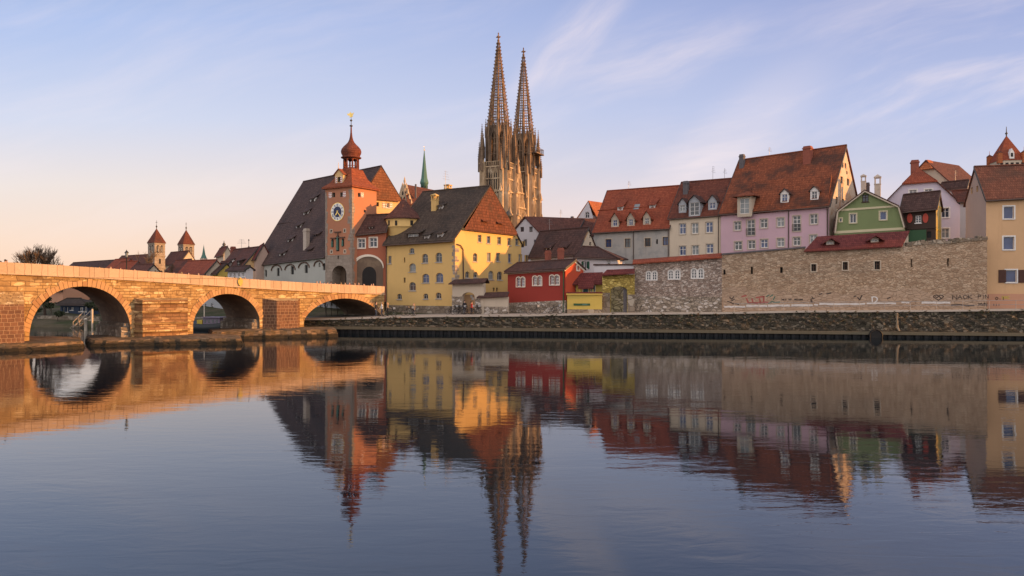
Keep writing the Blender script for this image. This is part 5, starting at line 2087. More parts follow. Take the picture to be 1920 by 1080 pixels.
hx, hy = 1759.5, 557.5
heart = []
for i in range(25):
    a = 2 * math.pi * i / 24
    heart.append((hx + 9.3 * (math.sin(a) ** 3) * 1.0, hy - 0.1 - 5.4 * (0.8125 * math.cos(a) - 0.3125 * math.cos(2 * a) - 0.125 * math.cos(3 * a) - 0.0625 * math.cos(4 * a))))
graffito('painted_heart', 'ink', [heart, [(1753, 556), (1757, 558), (1760, 555)], [(1760, 555), (1764, 559)]], 0.09)
graffito('painted_letter', 'ink_white', [[(1635, 557), (1635.5, 566)], [(1634, 557), (1641, 556.5), (1645, 559.5), (1644, 564), (1640, 566.5)]], 0.10)
GLY = {'M': [[(0, 1), (0.05, 0), (0.5, 0.6), (0.95, 0), (1, 1)]], 'A': [[(0, 1), (0.5, 0), (1, 1)], [(0.25, 0.6), (0.75, 0.6)]], 'R': [[(0, 1), (0, 0), (0.8, 0.1), (0.8, 0.4), (0, 0.5), (0.9, 1)]],
       'K': [[(0, 0), (0, 1)], [(0.9, 0), (0, 0.5), (0.9, 1)]], 'N': [[(0, 1), (0, 0), (1, 1), (1, 0)]], 'P': [[(0, 1), (0, 0), (0.9, 0.1), (0.8, 0.5), (0, 0.5)]], 'O': [[(0.5, 0), (0, 0.4), (0.3, 1), (0.9, 0.8), (1, 0.3), (0.5, 0)]],
       'V': [[(0, 0), (0.5, 1), (1, 0)]], 'I': [[(0.5, 0), (0.5, 1)]], 'S': [[(1, 0.1), (0.3, 0), (0.1, 0.35), (0.9, 0.6), (0.7, 1), (0, 0.9)]], '.': [[(0.4, 0.7), (0.6, 0.8)]], 'E': [[(1, 0), (0, 0), (0, 1), (1, 1)], [(0, .5), (.8, .5)]], 'T': [[(0, 0), (1, 0)], [(.5, 0), (.5, 1)]], 'C': [[(1, .1), (.3, 0), (0, .5), (.3, 1), (1, .9)]], 'H': [[(0, 0), (0, 1)], [(1, 0), (1, 1)], [(0, .5), (1, .5)]]}


def word(txt, x, y, cw, h, slope=0.0):
    out = []
    for i, c in enumerate(txt):
        for ln in GLY.get(c, []):
            out.append([(x + i * cw * 1.22 + p[0] * cw, y + p[1] * h - slope * (i * cw)) for p in ln])
    return out


graffito('painted_tag', 'ink', word('NAOK', 1786, 553.5, 8, 7.5, 0.03), 0.07)
graffito('painted_tag', 'ink', word('PIN', 1834, 553, 5.5, 6.5), 0.06)
graffito('painted_stroke', 'ink', [[(1784, 572), (1800, 571.5), (1816, 573), (1826, 572.5)]], 0.16)
graffito('painted_tag', 'ink', word('NCT', 1466, 560.5, 2.4, 2.6) + word('NT', 1479, 560.5, 2.4, 2.6) + word('NATIONAL', 1489.5, 560.5, 1.9, 2.4), 0.06)
graffito('painted_figure', 'ink', [[(1522, 556), (1524, 559), (1520, 562), (1521, 567)], [(1524, 559), (1527, 560)], [(1521, 563), (1524, 567)]], 0.09)
graffito('painted_tag', 'ink', [[(1364, 565), (1370, 567), (1376, 570), (1380, 569), (1385, 571)], [(1368, 557), (1372, 561), (1376, 556)], [(1372, 564), (1377, 561)]], 0.10)
graffito('painted_tag', 'ink_red', [[(1418, 558), (1432, 556), (1432, 568)], [(1400, 560), (1403, 568)], [(1410, 560), (1412, 568), (1420, 569)], [(1424, 560), (1426, 569)], [(1391, 556), (1399, 554)], [(1404, 568), (1440, 567)]], 0.16)
graffito('painted_tag', 'ink_green', [[(1441, 569), (1448, 565), (1452, 567), (1462, 566)], [(1437, 556), (1442, 553)], [(1444, 556), (1449, 553)], [(1450, 562), (1453, 556)]], 0.12)
graffito('painted_tag', 'ink', [[(1536, 552), (1541, 550.5)], [(1550, 551), (1558, 549.5)], [(1601, 556), (1605, 555)], [(1608, 558), (1612, 562), (1616, 554)], [(1664, 559.5), (1669, 558)]], 0.12)

# railing along the foot of the wall
rl_ = thing('promenade_railing', 'thin pale metal railing on posts along the edge of the quay', 'railing', QP(38, 0.25, 3.0))
mb = MB()
x = 24.0
i = 0
pts = []
posts = []
while x < 56.5:
    z = lerp(QZ, x)
    p = QP(x, 0.2, z)
    mb2 = MB()
    mb2.tube(p, p + UPV * 0.95, 0.03, 0.025, 6)
    mb2.build('post', M['rail'], rl_)
    pts.append(p + UPV * 0.93)
    x += 2.55
for hgt in (0.0, -0.45):
    mb.path([p + UPV * hgt for p in pts], 0.022, 5)
mb.build('handrail', M['rail'], rl_)

# ------------------------------------------------------------------ upper row: grey, cream, pink
grey = gable_house('grey_house', 'weathered grey house with a bright red tiled roof and three gabled dormers', 'house',
                   (1113.5, 113, 438), (1255, 107, 430), 3.5, 50, (1139.4, 360.5, 1280, 350), 'p_grey', 't_red',
                   front=[(1141, 456, 11, 15), (1177, 455.6, 11, 16.5), (1214.5, 454.4, 11, 15.5), (1231.8, 453, 3.5, 9, 'slit'), (1248, 452, 11, 15.5), (1197, 493, 8, 6, 'slit'), (1236, 491, 8, 6, 'slit')],
                   over=0.35, sur='p_pale', frame='brown_frame', pane='glass_mid', sill=False)
for cx, y in ((1153, 426), (1182.7, 424.5), (1212.8, 422.5)):
    dormer(grey, cx, y, 14, 16, 'gable', 'p_pale', 't_red', 'cross', pane='glass_mid', rise=0.75, over=0.3, fillw=0.56, fillh=0.72)
for cx, y, w in ((1162.7, 394.5, 10), (1223, 391, 11)):
    dormer(grey, cx, y, w, 8, 'swept', 'p_dormer', 't_red', 'hbar', slope2=0.75, over=0.12)
mb = MB()
q = roof_y(grey, 1194, 388)
mb.prism([q + grey.t * a * 0.42 + (grey.rn.cross(grey.t)) * b * 0.55 + grey.rn * 0.06 for a, b in ((-1, -1), (1, -1), (1, 1), (-1, 1))], -grey.rn * 0.1)
mb.build('skylight', M['glass_pale'], grey.roof)
mb = MB()
mb.tube(hit(1121, 395, grey.p0, grey.rn) + grey.rn * 0.05, hit(1276, 383, grey.p0, grey.rn) + grey.rn * 0.05, 0.08)
mb.build('snow_guard', M['t_red'], grey.roof)
downpipe(grey.root, grey.fr, 1188, 434, 492)
downpipe(grey.root, grey.fr, 1253.5, 431, 490)

cream = gable_house('cream_house', 'narrow cream house with three dormers between the grey and the pink house', 'house',
                    (1255.5, 107, 412), (1351, 102.5, 405), 3.5, 50, (1262, 346, 1370, 337.4), 'p_cream', 't_cream',
                    front=[(1279.7, 429, 12.5, 20), (1303, 428, 13, 20), (1329.7, 426, 13.5, 20), (1279.7, 470, 12.5, 18), (1303.6, 469, 13, 18), (1330.7, 466, 13.5, 18)],
                    over=0.25, sur='p_pale', surw=0.10, pane='glass_mid', fbar=0.09)
dormer(cream, 1279.7, 399, 14, 18, 'gable', 'p_greydormer', 't_browndark', 'cross', rise=0.62, over=0.2, fillw=0.7, fillh=0.62, pane='glass_mid')
dormer(cream, 1302, 406, 21, 29, 'gable', 'p_greydormer', 't_browndark', 'french' if False else 'grid', rise=0.5, over=0.3, fillw=0.8, fillh=0.82, pane='glass_mid')
dormer(cream, 1335.8, 394, 16, 18, 'gable', 'p_greydormer', 't_browndark', 'cross', rise=0.62, over=0.2, fillw=0.7, fillh=0.62, pane='glass_mid')
q = roof_y(cream, 1286.5, 362)
chimney(cream.roof, 1286.5, 341, 362, 9, q.y + 0.2, 'chimney_grey', cream.t)
downpipe(cream.root, cream.fr, 1347.5, 407, 478)

pink = gable_house('pink_house', 'tall pink house with a great patchy red roof and a sunlit gable', 'house',
                   (1351.5, 102.3, 404), (1554.5, 93, 388.5), 3.0, 51, (1390, 302.5, 1578, 276), 'p_pink', 't_pink',
                   front=[(1382.6, 423.6, 13, 16.5), (1407.7, 426.7, 15, 29, 'french'), (1432, 419, 14, 17), (1463.5, 416.5, 14, 17), (1493.7, 419, 14.5, 29, 'french'), (1525.7, 411, 14.5, 18.5),
                          (1384, 460.7, 14, 16), (1409, 458.6, 14, 16), (1432.5, 456.6, 14, 16), (1463.7, 454.6, 14, 16), (1493.7, 452.5, 14, 16), (1525, 448, 14, 16)],
                   right=[(1579.9, 309.5, 3, 10, 'slit'), (1585.4, 311, 2.6, 10, 'slit'), (1578, 337.4, 4.2, 13, 'slit'), (1590, 341.5, 4.2, 13, 'slit'), (1569, 376, 4, 14, 'slit'), (1581, 376.7, 3.5, 7, 'slit'), (1588, 324, 2.5, 6, 'slit')],
                   wallR='p_gable_old', over=0.35, verge=0.2, sur='p_pale', surw=0.10, pane='glass_mid', fbar=0.09)
# lower half of the roof lies over the upper half like a long shed dormer
mb = MB()
pa = [hit(1413, 350, pink.p0, pink.rn), hit(1562, 335.5, pink.p0, pink.rn), hit(1553, 384, pink.p0, pink.rn), hit(1413, 397, pink.p0, pink.rn)]
mb.prism([p + pink.rn * o for p, o in zip(pa, (0.85, 0.85, 0.06, 0.06))], -pink.rn * 0.5)
mb.build('roof_skirt', M['t_pink'], pink.root)
pk0 = pa[0] + pink.rn * 0.85
pkn = newell([pa[0] + pink.rn * 0.85, pa[1] + pink.rn * 0.85, pa[2] + pink.rn * .06, pa[3] + pink.rn * .06])
pkn = pkn if pkn.z > 0 else -pkn
dormer(pink, 1395.9, 403, 27, 34, 'hip', 'p_pale', 't_pink', 'grid', rise=0.36, over=0.28, fillw=0.66, fillh=0.84, pane='glass_mid')
for cx, y in ((1471, 380), (1526.9, 374.5)):
    dormer(pink, cx, y, 15, 18, 'gable', 'white', 't_browndark', 'cross', rise=0.5, over=0.2, fillw=0.72, fillh=0.78, p0=pk0, rn=pkn, pane='glass_mid')
for cx, y in ((1450.9, 347.5), (1508.5, 341.5)):
    q = hit(cx, y, pink.p0, pink.rn)
    pl = Plane(q, q + pink.t)
    uu, zz = pl.uz(cx, y)
    mb = MB()
    mb.prism([pl.pt(uu - 0.72, zz), pl.pt(uu + 0.72, zz), pl.pt(uu, zz + 0.72)], -pl.n * 1.2, 0)
    for s in (-1, 1):
        mb.prism([pl.pt(uu, zz + 0.76, 0.15), pl.pt(uu + s * 0.9, zz - 0.12, 0.15), pl.pt(uu + s * 0.9, zz - 0.12, -1), pl.pt(uu, zz + 0.76, -1.2)], (0, 0, 0.1), 1)
    mb.build('dormer', [M['white'], M['t_pink']], pink.root)
q = roof_y(pink, 1515, 308)
chimney(pink.roof, 1514.8, 276, 308, 14, q.y + 0.3, 'chimney_brick', pink.t)
q = roof_y(pink, 1392, 315)
chimney(pink.roof, 1391.5, 291, 314, 8.5, q.y + 0.3, 'chimney_grey', pink.t)
downpipe(pink.root, pink.fr, 1478.8, 396, 470)
downpipe(pink.root, pink.fr, 1552, 391, 455, 0.09)

# ------------------------------------------------------------------ green house with a broken gable
GPn = Plane(G(1564, 92.3, 0), G(1697, 88.6, 0))
gh = thing('green_house', 'green plastered house with a broad gable and beige bands beside the pink house', 'house', GPn.pt(GPn.L / 2, 3.0))
outl = [GPn.uz(1563, 455), GPn.uz(1699, 447), GPn.uz(1697, 427), GPn.uz(1686, 388), GPn.uz(1622, 358), GPn.uz(1570, 397), GPn.uz(1565, 437)]
outl[0] = (outl[0][0], 3.0)
outl[1] = (outl[1][0], 3.0)
hl = []
for s, k in (((1622.6, 371.7, 12, 13.5, 'cross'), 'dark_wood'), ((1599.5, 409.5, 12, 17, 'vbar'), 'white'), ((1656, 404.5, 12.5, 15.5, 'none'), 'white'), ((1576.3, 412.6, 4, 6, 'none'), 'white')):
    add_window(gh, GPn, s, frame=k, pane='glass_mid' if s[0] == 1656 else 'glass', sur=('p_beige' if k == 'white' else None), surw=0.13, holes=hl, rec=0.12)
mb = MB()
dpt = 9.0
wall_poly(mb, [GPn.pt(u, z) for u, z in outl], hl, GPn.n, 0.25)
for i in range(1, len(outl)):
    a, b = outl[i], outl[(i + 1) % len(outl)]
    if i in (1, len(outl) - 1):
        mb.face([GPn.pt(*a), GPn.pt(*b), GPn.pt(*b, -dpt), GPn.pt(*a, -dpt)], 0)
mb.build('wall', M['p_green'], gh)
mb = MB()
for i in (2, 3, 4, 5):
    a, b = outl[i], outl[i + 1]
    mb.prism([GPn.pt(a[0], a[1], 0.35), GPn.pt(b[0], b[1], 0.35), GPn.pt(b[0], b[1], -dpt), GPn.pt(a[0], a[1], -dpt)], (0, 0, 0.16) if i in (3, 4) else GPn.t * (0.16 if i == 2 else -0.16))
mb.build('roof', M['t_browndark'], gh)
mb = MB()
for i in (2, 3, 4, 5):
    a, b = outl[i], outl[i + 1]
    nrm2 = Vector((b[1] - a[1], -(b[0] - a[0])))
    nrm2.normalize()
    if i in (3, 4):
        nrm2 = Vector((0, -1))
    c_ = 0.16
    off = (0, -c_) if i in (3, 4) else ((-c_, 0) if i == 2 else (c_, 0))
    mb.prism([GPn.pt(a[0], a[1] - 0.01, 0.40), GPn.pt(b[0], b[1] - 0.01, 0.40), GPn.pt(b[0] + off[0], b[1] + off[1] - 0.01, 0.40), GPn.pt(a[0] + off[0], a[1] + off[1] - 0.01, 0.40)], -GPn.n * 0.38)
mb.build('bargeboard', M['p_pale'], gh)
band(gh, GPn, 1569, 1679, (396.5, 388.5), (392.5, 385), 0.07, 'p_beige')
band(gh, GPn, 1564.5, 1696, (438.5, 430.5), (433.5, 426), 0.07, 'p_beige')
chimney(gh, 1619, 327.5, 359, 8.5, 95.5, 'chimney_pale', GPn.t, kind='house')
chimney(gh, 1645.5, 328, 372, 10.5, 95.5, 'chimney_pale', GPn.t, kind='house')
chimney(gh, 1627, 344, 362, 6.5, 96.5, 'chimney_grey', GPn.t)

# ------------------------------------------------------------------ dark timber house
dk = gable_house('timber_house', 'small dark timber house with round red shutters right of the green house', 'house',
                 (1692, 89.5, 400), (1755, 87.2, 394), 3.2, 47, (1672, 370, 1758, 361.5), 'dark_wood', 't_browndark',
                 front=[(1721.8, 411, 11, 14, 'grid'), (1742, 440, 8, 12, 'slit')], wallR='p_beige', over=0.55, rec=0.1, ends=('g', 'g'), verge=0.2)
mb = MB()
mb2 = MB()
for cx in (1706, 1735.5):
    u0, u1, z0, z1 = dk.fr.rect(cx, 409, 10.5, 18)
    uc, zc_ = (u0 + u1) / 2, (z0 + z1) / 2
    pts = [dk.fr.pt(uc + (u1 - u0) / 2 * math.cos(2 * math.pi * i / 20), zc_ + (z1 - z0) / 2 * math.sin(2 * math.pi * i / 20), 0.07) for i in range(20)]
    mb.prism(pts, -dk.fr.n * 0.05)
mb.build('shutter', M['shutter_red'], dk.root)
band(dk.root, dk.fr, 1692, 1755, (431, 427.5), (428, 424.5), 0.12, 'dark_wood')
mb = MB()
z1_ = dk.fr.uz(1720, 431)[1]
mb.pbox(dk.fr, 0.0, dk.fr.L - 1.0, 3.2, z1_, -0.1, 0.03)
mb.build('lower_wall', M['green_trim'], dk.root)
mb = MB()
rt = dk.rt
zz0, zz1 = 9.2, dk.zr
for u in (0.1, dk.d * 0.66, dk.d * 1.33, dk.d * 2 - 0.2):
    mb.pbox(rt, u, u + 0.14, 5, zz1, 0, 0.04)
for z in (zz0, (zz0 + zz1) / 2, zz1 - 0.15):
    mb.pbox(rt, 0.0, dk.d * 2, z, z + 0.14, 0, 0.045)
for i in range(3):
    ua = dk.d * 0.66 * i + 0.2
    mb.prism([rt.pt(ua, zz0, 0.035), rt.pt(ua + 0.14, zz0, 0.035), rt.pt(ua + dk.d * 0.6, zz1, 0.035), rt.pt(ua + dk.d * 0.6 - 0.14, zz1, 0.035)], -rt.n * 0.04)
mb.build('timber_frame', M['p_ochre'], dk.root)

# ------------------------------------------------------------------ lavender house (gable to the river)
LG = Plane(G(1655, 99.0, 0), G(1800, 95.5, 0))
lav = thing('lavender_house', 'pale lavender house with a clipped gable and an orange hip behind the dark timber house', 'house', LG.pt(LG.L / 2, 3.5))
outl = [LG.uz(1655, 400), LG.uz(1801, 400), LG.uz(1801, 383), LG.uz(1754, 340), LG.uz(1694, 345), LG.uz(1655, 385)]
outl[0], outl[1] = (outl[0][0], 3.0), (outl[1][0], 3.0)
hl = []
for s in ((1712, 360.5, 14, 9, 'cross'), (1741, 359, 14, 9, 'cross'), (1772.4, 398.7, 14.5, 18, 'cross'), (1772.4, 437, 14.5, 18, 'cross')):
    add_window(lav, LG, s, sur='white', surw=0.13, holes=hl, rec=0.12, fillw=None) if False else add_window(lav, LG, s, sur='white', surw=0.13, holes=hl, rec=0.12)
mb = MB()
wall_poly(mb, [LG.pt(u, z) for u, z in outl], hl, LG.n, 0.25)
dpt = 12
a, b = outl[1], outl[2]
mb.face([LG.pt(*a), LG.pt(*b), LG.pt(*b, -dpt), LG.pt(*a, -dpt)], 0, LG.t)
a, b = outl[0], outl[5]
mb.face([LG.pt(*a), LG.pt(*b), LG.pt(*b, -dpt), LG.pt(*a, -dpt)], 0, -LG.t)
mb.build('wall', M['p_lavender'], lav)
mb = MB()
apx = LG.uz(1724, 345)[0]
slope_r = (outl[3][1] - outl[2][1]) / (outl[2][0] - outl[3][0])
zap = outl[3][1] + (outl[3][0] - apx) * slope_r
hipb = 1.9
th_ = UPV * 0.18
R0, R1 = LG.pt(apx, zap, -hipb), LG.pt(apx, zap, -dpt)
for k, sgn in ((2, 1), (5, -1)):
    e = outl[k]
    m_ = outl[3] if k == 2 else outl[4]
    mb.prism([LG.pt(e[0] + sgn * 0.3, e[1] - 0.3, 0.3) + th_, LG.pt(m_[0], m_[1], 0.3) + th_, R0 + th_, R1 + th_, LG.pt(e[0] + sgn * 0.3, e[1] - 0.3, -dpt) + th_], (0, 0, -0.18), 1)
mb.prism([LG.pt(outl[4][0] - 0.2, outl[4][1] - 0.12, 0.35) + th_, LG.pt(outl[3][0] + 0.2, outl[3][1] - 0.12, 0.35) + th_, R0 + th_], (0, 0, -0.18), 0)
lvr = mb.build('roof', [M['t_red'], M['t_brown']], lav)
chimney(lvr, 1715.2, 302, 332, 13, 102, 'chimney_brick', LG.t)
chimney(lvr, 1767, 331, 347, 9, 101, 'chimney_brick', LG.t) if False else None

# hill roofs behind: taller gable, brown roofs to its right
hb = gable_house('tall_gabled_house', 'tall house with an ochre gable and orange roof rising behind the lavender house', 'house',
                 (1722, 112, 345), (1760, 110, 345), 6, 45, (1735, 302, 1749, 306), 'p_pale', 't_brown', ends=('h', 'h'), over=0.3) if False else None
HB = Plane(G(1728, 111, 0), G(1790, 107, 0))
hb = thing('tall_gabled_house', 'tall house with a beige gable and brown roof rising behind the lavender house', 'house', HB.pt(HB.L / 2, 5))
o_ = [HB.uz(1728, 400), HB.uz(1786, 400), HB.uz(1784, 345), HB.uz(1737, 303), HB.uz(1728, 312)]
mb = MB()
o_[0], o_[1] = (o_[0][0], 5), (o_[1][0], 5)
mb.prism([HB.pt(u, z) for u, z in o_], -HB.n * 9)
mb.build('wall', M['p_pale'], hb)
mb = MB()
a, b, c = o_[2], o_[3], o_[4]
mb.prism([HB.pt(a[0] + 0.3, a[1] - 0.25, 0.25), HB.pt(b[0], b[1] + 0.05, 0.25), HB.pt(b[0], b[1] + 0.05, -9.2), HB.pt(a[0] + 0.3, a[1] - 0.25, -9.2)], (0, 0, 0.2))
mb.prism([HB.pt(c[0] - 2.2, c[1] - 2.0, 0.25), HB.pt(b[0], b[1] + 0.05, 0.25), HB.pt(b[0], b[1] + 0.05, -9.2), HB.pt(c[0] - 2.2, c[1] - 2.0, -9.2)], (0, 0, 0.2))
hbr = mb.build('roof', M['t_brown'], hb)
mb = MB()
mb.prism([HB.pt(b[0] - 0.95, b[1] - 1.2, 0.6), HB.pt(b[0] + 1.15, b[1] - 1.2, 0.6), HB.pt(b[0] + 0.1, b[1] + 0.28, 0.0)], -HB.n * 1.2)
mb.build('half_hip', M['t_orange'], hbr)
chimney(hbr, 1745.5, 304, 318, 6, 111, 'chimney_brick', HB.t)

br1 = gable_house('brown_roofed_house', 'brown roof over a strip of white wall right of the lavender house', 'house',
                  (1768, 104, 357), (1812, 102, 354), 5, 45, (1766, 345, 1809, 340.5), 'p_white', 't_browndark', over=0.3, ends=('h', 'g'))
br2 = gable_house('red_roofed_annexe', 'annexe with a dark red roof wedged between the lavender and the orange house', 'house',
                  (1800, 91, 380), (1960, 86, 372), 5, 45, (1784, 361, 1955, 350), 'p_white', 't_cream', over=0.3, ends=('h', 'g'))  # far end runs unseen behind the orange house, lengthened to shade the timber wall

# ------------------------------------------------------------------ orange house on the right
t_o = Vector((0.97, -0.22, 0)).normalized()
pa_ = G(1849, 79.6, 0)
pb_ = pa_ + t_o * 13.0
px_b = 960 + F * pb_.x / pb_.y
org = gable_house('orange_house', 'orange rendered house with white windows, brown shutters and a salmon gable beside the town wall', 'house',
                  (1849, 79.6, 377.5), (px_b, pb_.y, 377.5 - (px_b - 1849) * 0.055), 3.0, 49, (1825.5, 316, px_b, 306), 'p_orange', 't_rightroof',
                  front=[(1891.5, 398.7, 19, 23, 'none'), (1891.5, 456, 20, 24, 'none'), (1896, 518, 20, 23, 'none')] + [(x, y + (1891 - x) * k, 20, 24, 'none') for x in (1958, 2022) for y, k in ((398.7, 0.05), (456, 0.035), (518, 0.012))],
                  left=[(1822, 357.5, 3, 12, 'slit'), (1832.5, 354, 3.4, 11, 'slit')],
                  over=0.35, sur='white', surw=0.14, pane='glass_blue', fbar=0.05)
org.wall.data.materials[1] = M['p_salmon']
for p in org.wall.data.polygons:
    c = p.center + org.root.location
    nrm_ = p.normal
    if nrm_.dot(org.lf.n) > 0.9 and (Vector((c.x, c.y, 0)) - org.lf.o).dot(org.lf.n) > -0.02:
        p.material_index = 1
for cx, w in ((1879, 14), (1916, 14)):
    u0, u1, z0, z1 = org.fr.rect(cx, 518, w, 24)
    mb = MB()
    mb.pbox(org.fr, u0, u1, z0, z1, 0.02, 0.08)
    for i in range(9):
        zz = z0 + (z1 - z0) * (i + 0.5) / 9.5
        mb.pbox(org.fr, u0 + 0.08, u1 - 0.08, zz, zz + 0.05, 0.075, 0.095)
    mb.build('shutter', M['shutter_brown'], org.root)
mb = MB()
zb_ = org.fr.uz(1880, 551)[1]
mb.pbox(org.fr, -0.01, org.fr.L, 2.4, zb_, -0.2, 0.035)
mb.build('plinth', M['p_salmon_base'], org.root)
for x0, y0, txt, cw, h, mt in ((1866, 557, 'O.I', 5, 5, 'ink'), (1879, 555, 'NAC', 4, 5, 'p_ochre'), (1835, 568, 'MVN', 4.5, 5, 'ink'), (1861, 570, 'III', 4, 3, 'ink')):
    mb = MB()
    lines = word(txt, x0, y0, cw, h)
    pl = org.fr if x0 > 1851 else TP
    strokes(mb, pl, lines, 0.07, 0.05 if pl is org.fr else 0.016)
    mb.build('painted_tag', M[mt], org.root if pl is org.fr else tan)

# ------------------------------------------------------------------ far stone tower at the right edge
tD = 160.0
c0 = G(1887, tD, 0)
rtw = thing('medieval_tower', 'square white battlemented tower with a pointed red roof far behind the orange house', 'tower', (c0.x, c0.y, 5))
tt = Vector((0.985, -0.17, 0)).normalized()
tq_ = UPV.cross(tt)
hw = 22.0 / F * tD
zt_, zr_ = zat(303, tD), zat(254, tD)
mb = MB()
mb.box((c0.x, c0.y, (5 + zt_) / 2), (2 * hw, 2 * hw, zt_ - 5), tt)
mb.build('wall', M['p_pale'], rtw)
mb = MB()
fpl = Plane(c0 - tt * hw - tq_ * hw, c0 + tt * hw - tq_ * hw)
for i in range(5):
    u = 2 * hw * (i + 0.5) / 5
    wv = 0.42 if i % 2 == 0 else 0.3
    mb.pbox(fpl, u - 0.3, u + 0.3, zt_ - 2.3, zt_ - 0.6, -0.05, 0.02)
mb.build('loophole', M['hole'], rtw)
mb = MB()
mb.pyramid(c0, hw * 1.06, zt_ - 0.1, zr_, tt)
rr_ = mb.build('roof', M['t_red'], rtw)
for i in (-1, 1):
    for j in (-1, 1):
        mb = MB()
        c = c0 + tt * i * hw * 0.93 + tq_ * j * hw * 0.93
        mb.box((c.x, c.y, zt_ + 0.4), (0.85, 0.85, 2.2), tt, 0)
        mb.pyramid(c, 0.5, zt_ + 1.5, zt_ + 2.0, tt, 1)
        mb.tube((c.x, c.y, zt_ + 1.9), (c.x, c.y, zt_ + 2.7), 0.05, 0.03, 5, 0)
        mb.build('corner_turret', [M['t_orange'], M['t_brown']], rtw)
mb = MB()
wq = fpl.pt(hw - 0.1, 0, 0.15)
pl = Plane(wq - tt * 1.0, wq + tt * 1.0)
mb.prism([pl.pt(0.55, zt_ + 0.2), pl.pt(1.45, zt_ + 0.2), pl.pt(1.45, zt_ + 1.5), pl.pt(1.0, zt_ + 2.4), pl.pt(0.55, zt_ + 1.5)], -pl.n * 2.6, 0)
mb.pbox(pl, 0.78, 1.22, zt_ + 0.6, zt_ + 1.4, 0.0, 0.03, 1)
mb.build('dormer', [M['white'], M['hole']], rtw)
mb = MB()
mb.lathe((c0.x, c0.y, zr_ - 0.3), [(0.12, 0), (0.12, 0.5), (0.3, 0.7), (0.1, 1.0), (0.05, 2.2)], 8)
mb.build('finial', M['copper_dark'], rtw)

# ------------------------------------------------------------------ houses between the yellow house and the grey one
BR = gable_house('brown_roofed_cottage', 'white cottage with a large sagging brown roof and two swept dormers behind the red house', 'house',
                 (995, 101.5, 486), (1084, 97.0, 479.5), 3.5, 52, (1014.6, 436.5, 1106, 429), 'p_white', 't_browndark', over=0.4, wallR='p_pale',
                 right=[(1106.5, 443, 2.5, 5.5, 'slit'), (1106.8, 457, 3.5, 6, 'slit')], ends=('g', 'g'), verge=0.15)
for cx, y in ((1028, 468.5), (1058, 467)):
    dormer(BR, cx, y, 8.5, 6, 'swept', 'white', 't_browndark', 'hbar', slope2=0.8, over=0.2)
BR2 = gable_house('white_annexe', 'low white annexe with a green shuttered window right of the brown roofed cottage', 'house',
                  (1082, 93.5, 483.5), (1154, 91.0, 487), 3.2, 35, (1092, 465, 1122, 466.5), 'p_white', 't_browndark', over=0.35,
                  front=[(1098, 497, 7, 14, 'vbar'), (1141, 493, 6, 8, 'cross')], ends=('h', 'h'))
mb = MB()
for cx in (1092.5, 1103.5):
    u0, u1, z0, z1 = BR2.fr.rect(cx, 497, 3.6, 14)
    mb.pbox(BR2.fr, u0, u1, z0, z1, 0.02, 0.07)
mb.build('shutter', M['shutter_green'], BR2.root)

# white gable with brown roof running right
WG = Plane(G(962, 120, 0), G(1015, 116, 0))
wg = thing('white_gabled_house', 'white gabled house with a long brown roof just below the cathedral towers', 'house', WG.pt(WG.L / 2, 4))
o_ = [WG.uz(966, 500), WG.uz(1016, 500), WG.uz(1015, 438.5), WG.uz(986, 408), WG.uz(966, 431)]
o_[0], o_[1] = (o_[0][0], 4), (o_[1][0], 4)
hl = []
for s in ((995.4, 430, 6.5, 10), (979, 430, 6.5, 9), (1004.5, 455.6, 7.5, 13), (985, 455, 6, 12)):
    add_window(wg, WG, s, frame='brown_frame', pane='glass', holes=hl, rec=0.12, sill=False)
rdir = (G(1075, 128, 0) - G(986, 118, 0)).normalized()
rz = WG.pt(*o_[3])
mb = MB()
wall_poly(mb, [WG.pt(u, z) for u, z in o_], hl, WG.n, 0.25)
Lr = 13.0
dv = -WG.n
dv = (dv + WG.t * 0.55).normalized()
mb.face([WG.pt(*o_[1]), WG.pt(*o_[2]), WG.pt(*o_[2]) + dv * Lr, WG.pt(*o_[1]) + dv * Lr], 0)
mb.face([WG.pt(*o_[0]), WG.pt(*o_[4]), WG.pt(*o_[4]) + dv * Lr, WG.pt(*o_[0]) + dv * Lr], 0)
mb.build('wall', M['p_white'], wg)
mb = MB()
r0, r1 = rz, rz + dv * Lr
e0 = WG.pt(o_[2][0] + 0.25, o_[2][1] - 0.25)
mb.prism([e0 - dv * .25, e0 + dv * Lr, r1, r0 - dv * .25], (0, 0, 0.2))
e1 = WG.pt(o_[4][0] - 0.25, o_[4][1] - 0.25)
mb.prism([e1 - dv * .25, e1 + dv * Lr, r1, r0 - dv * .25], (0, 0, 0.2))
wgr = mb.build('roof', M['t_brown'], wg)
rn_ = newell([e0, e0 + dv * Lr, r1])
rn_ = rn_ if rn_.z > 0 else -rn_
wide_t = dv if dv.x > 0 else -dv

wd = gable_house('long_brown_house', 'long brown roof with a wide shed dormer running right of the white gable', 'house',
                 (1015, 122, 436), (1085, 119, 434), 4, 42, (998, 409.5, 1080, 414), 'p_white', 't_brown', over=0.3, ends=('h', 'g'))
dormer(wd, 1052, 432.5, 26, 8.5, 'shed', 'white', 't_browndark', 'grid', slope2=0.3, fillw=0.86, fillh=0.6)
chimney(wd.roof, 1073, 407, 418, 5, 126, 'chimney_grey', wd.t)

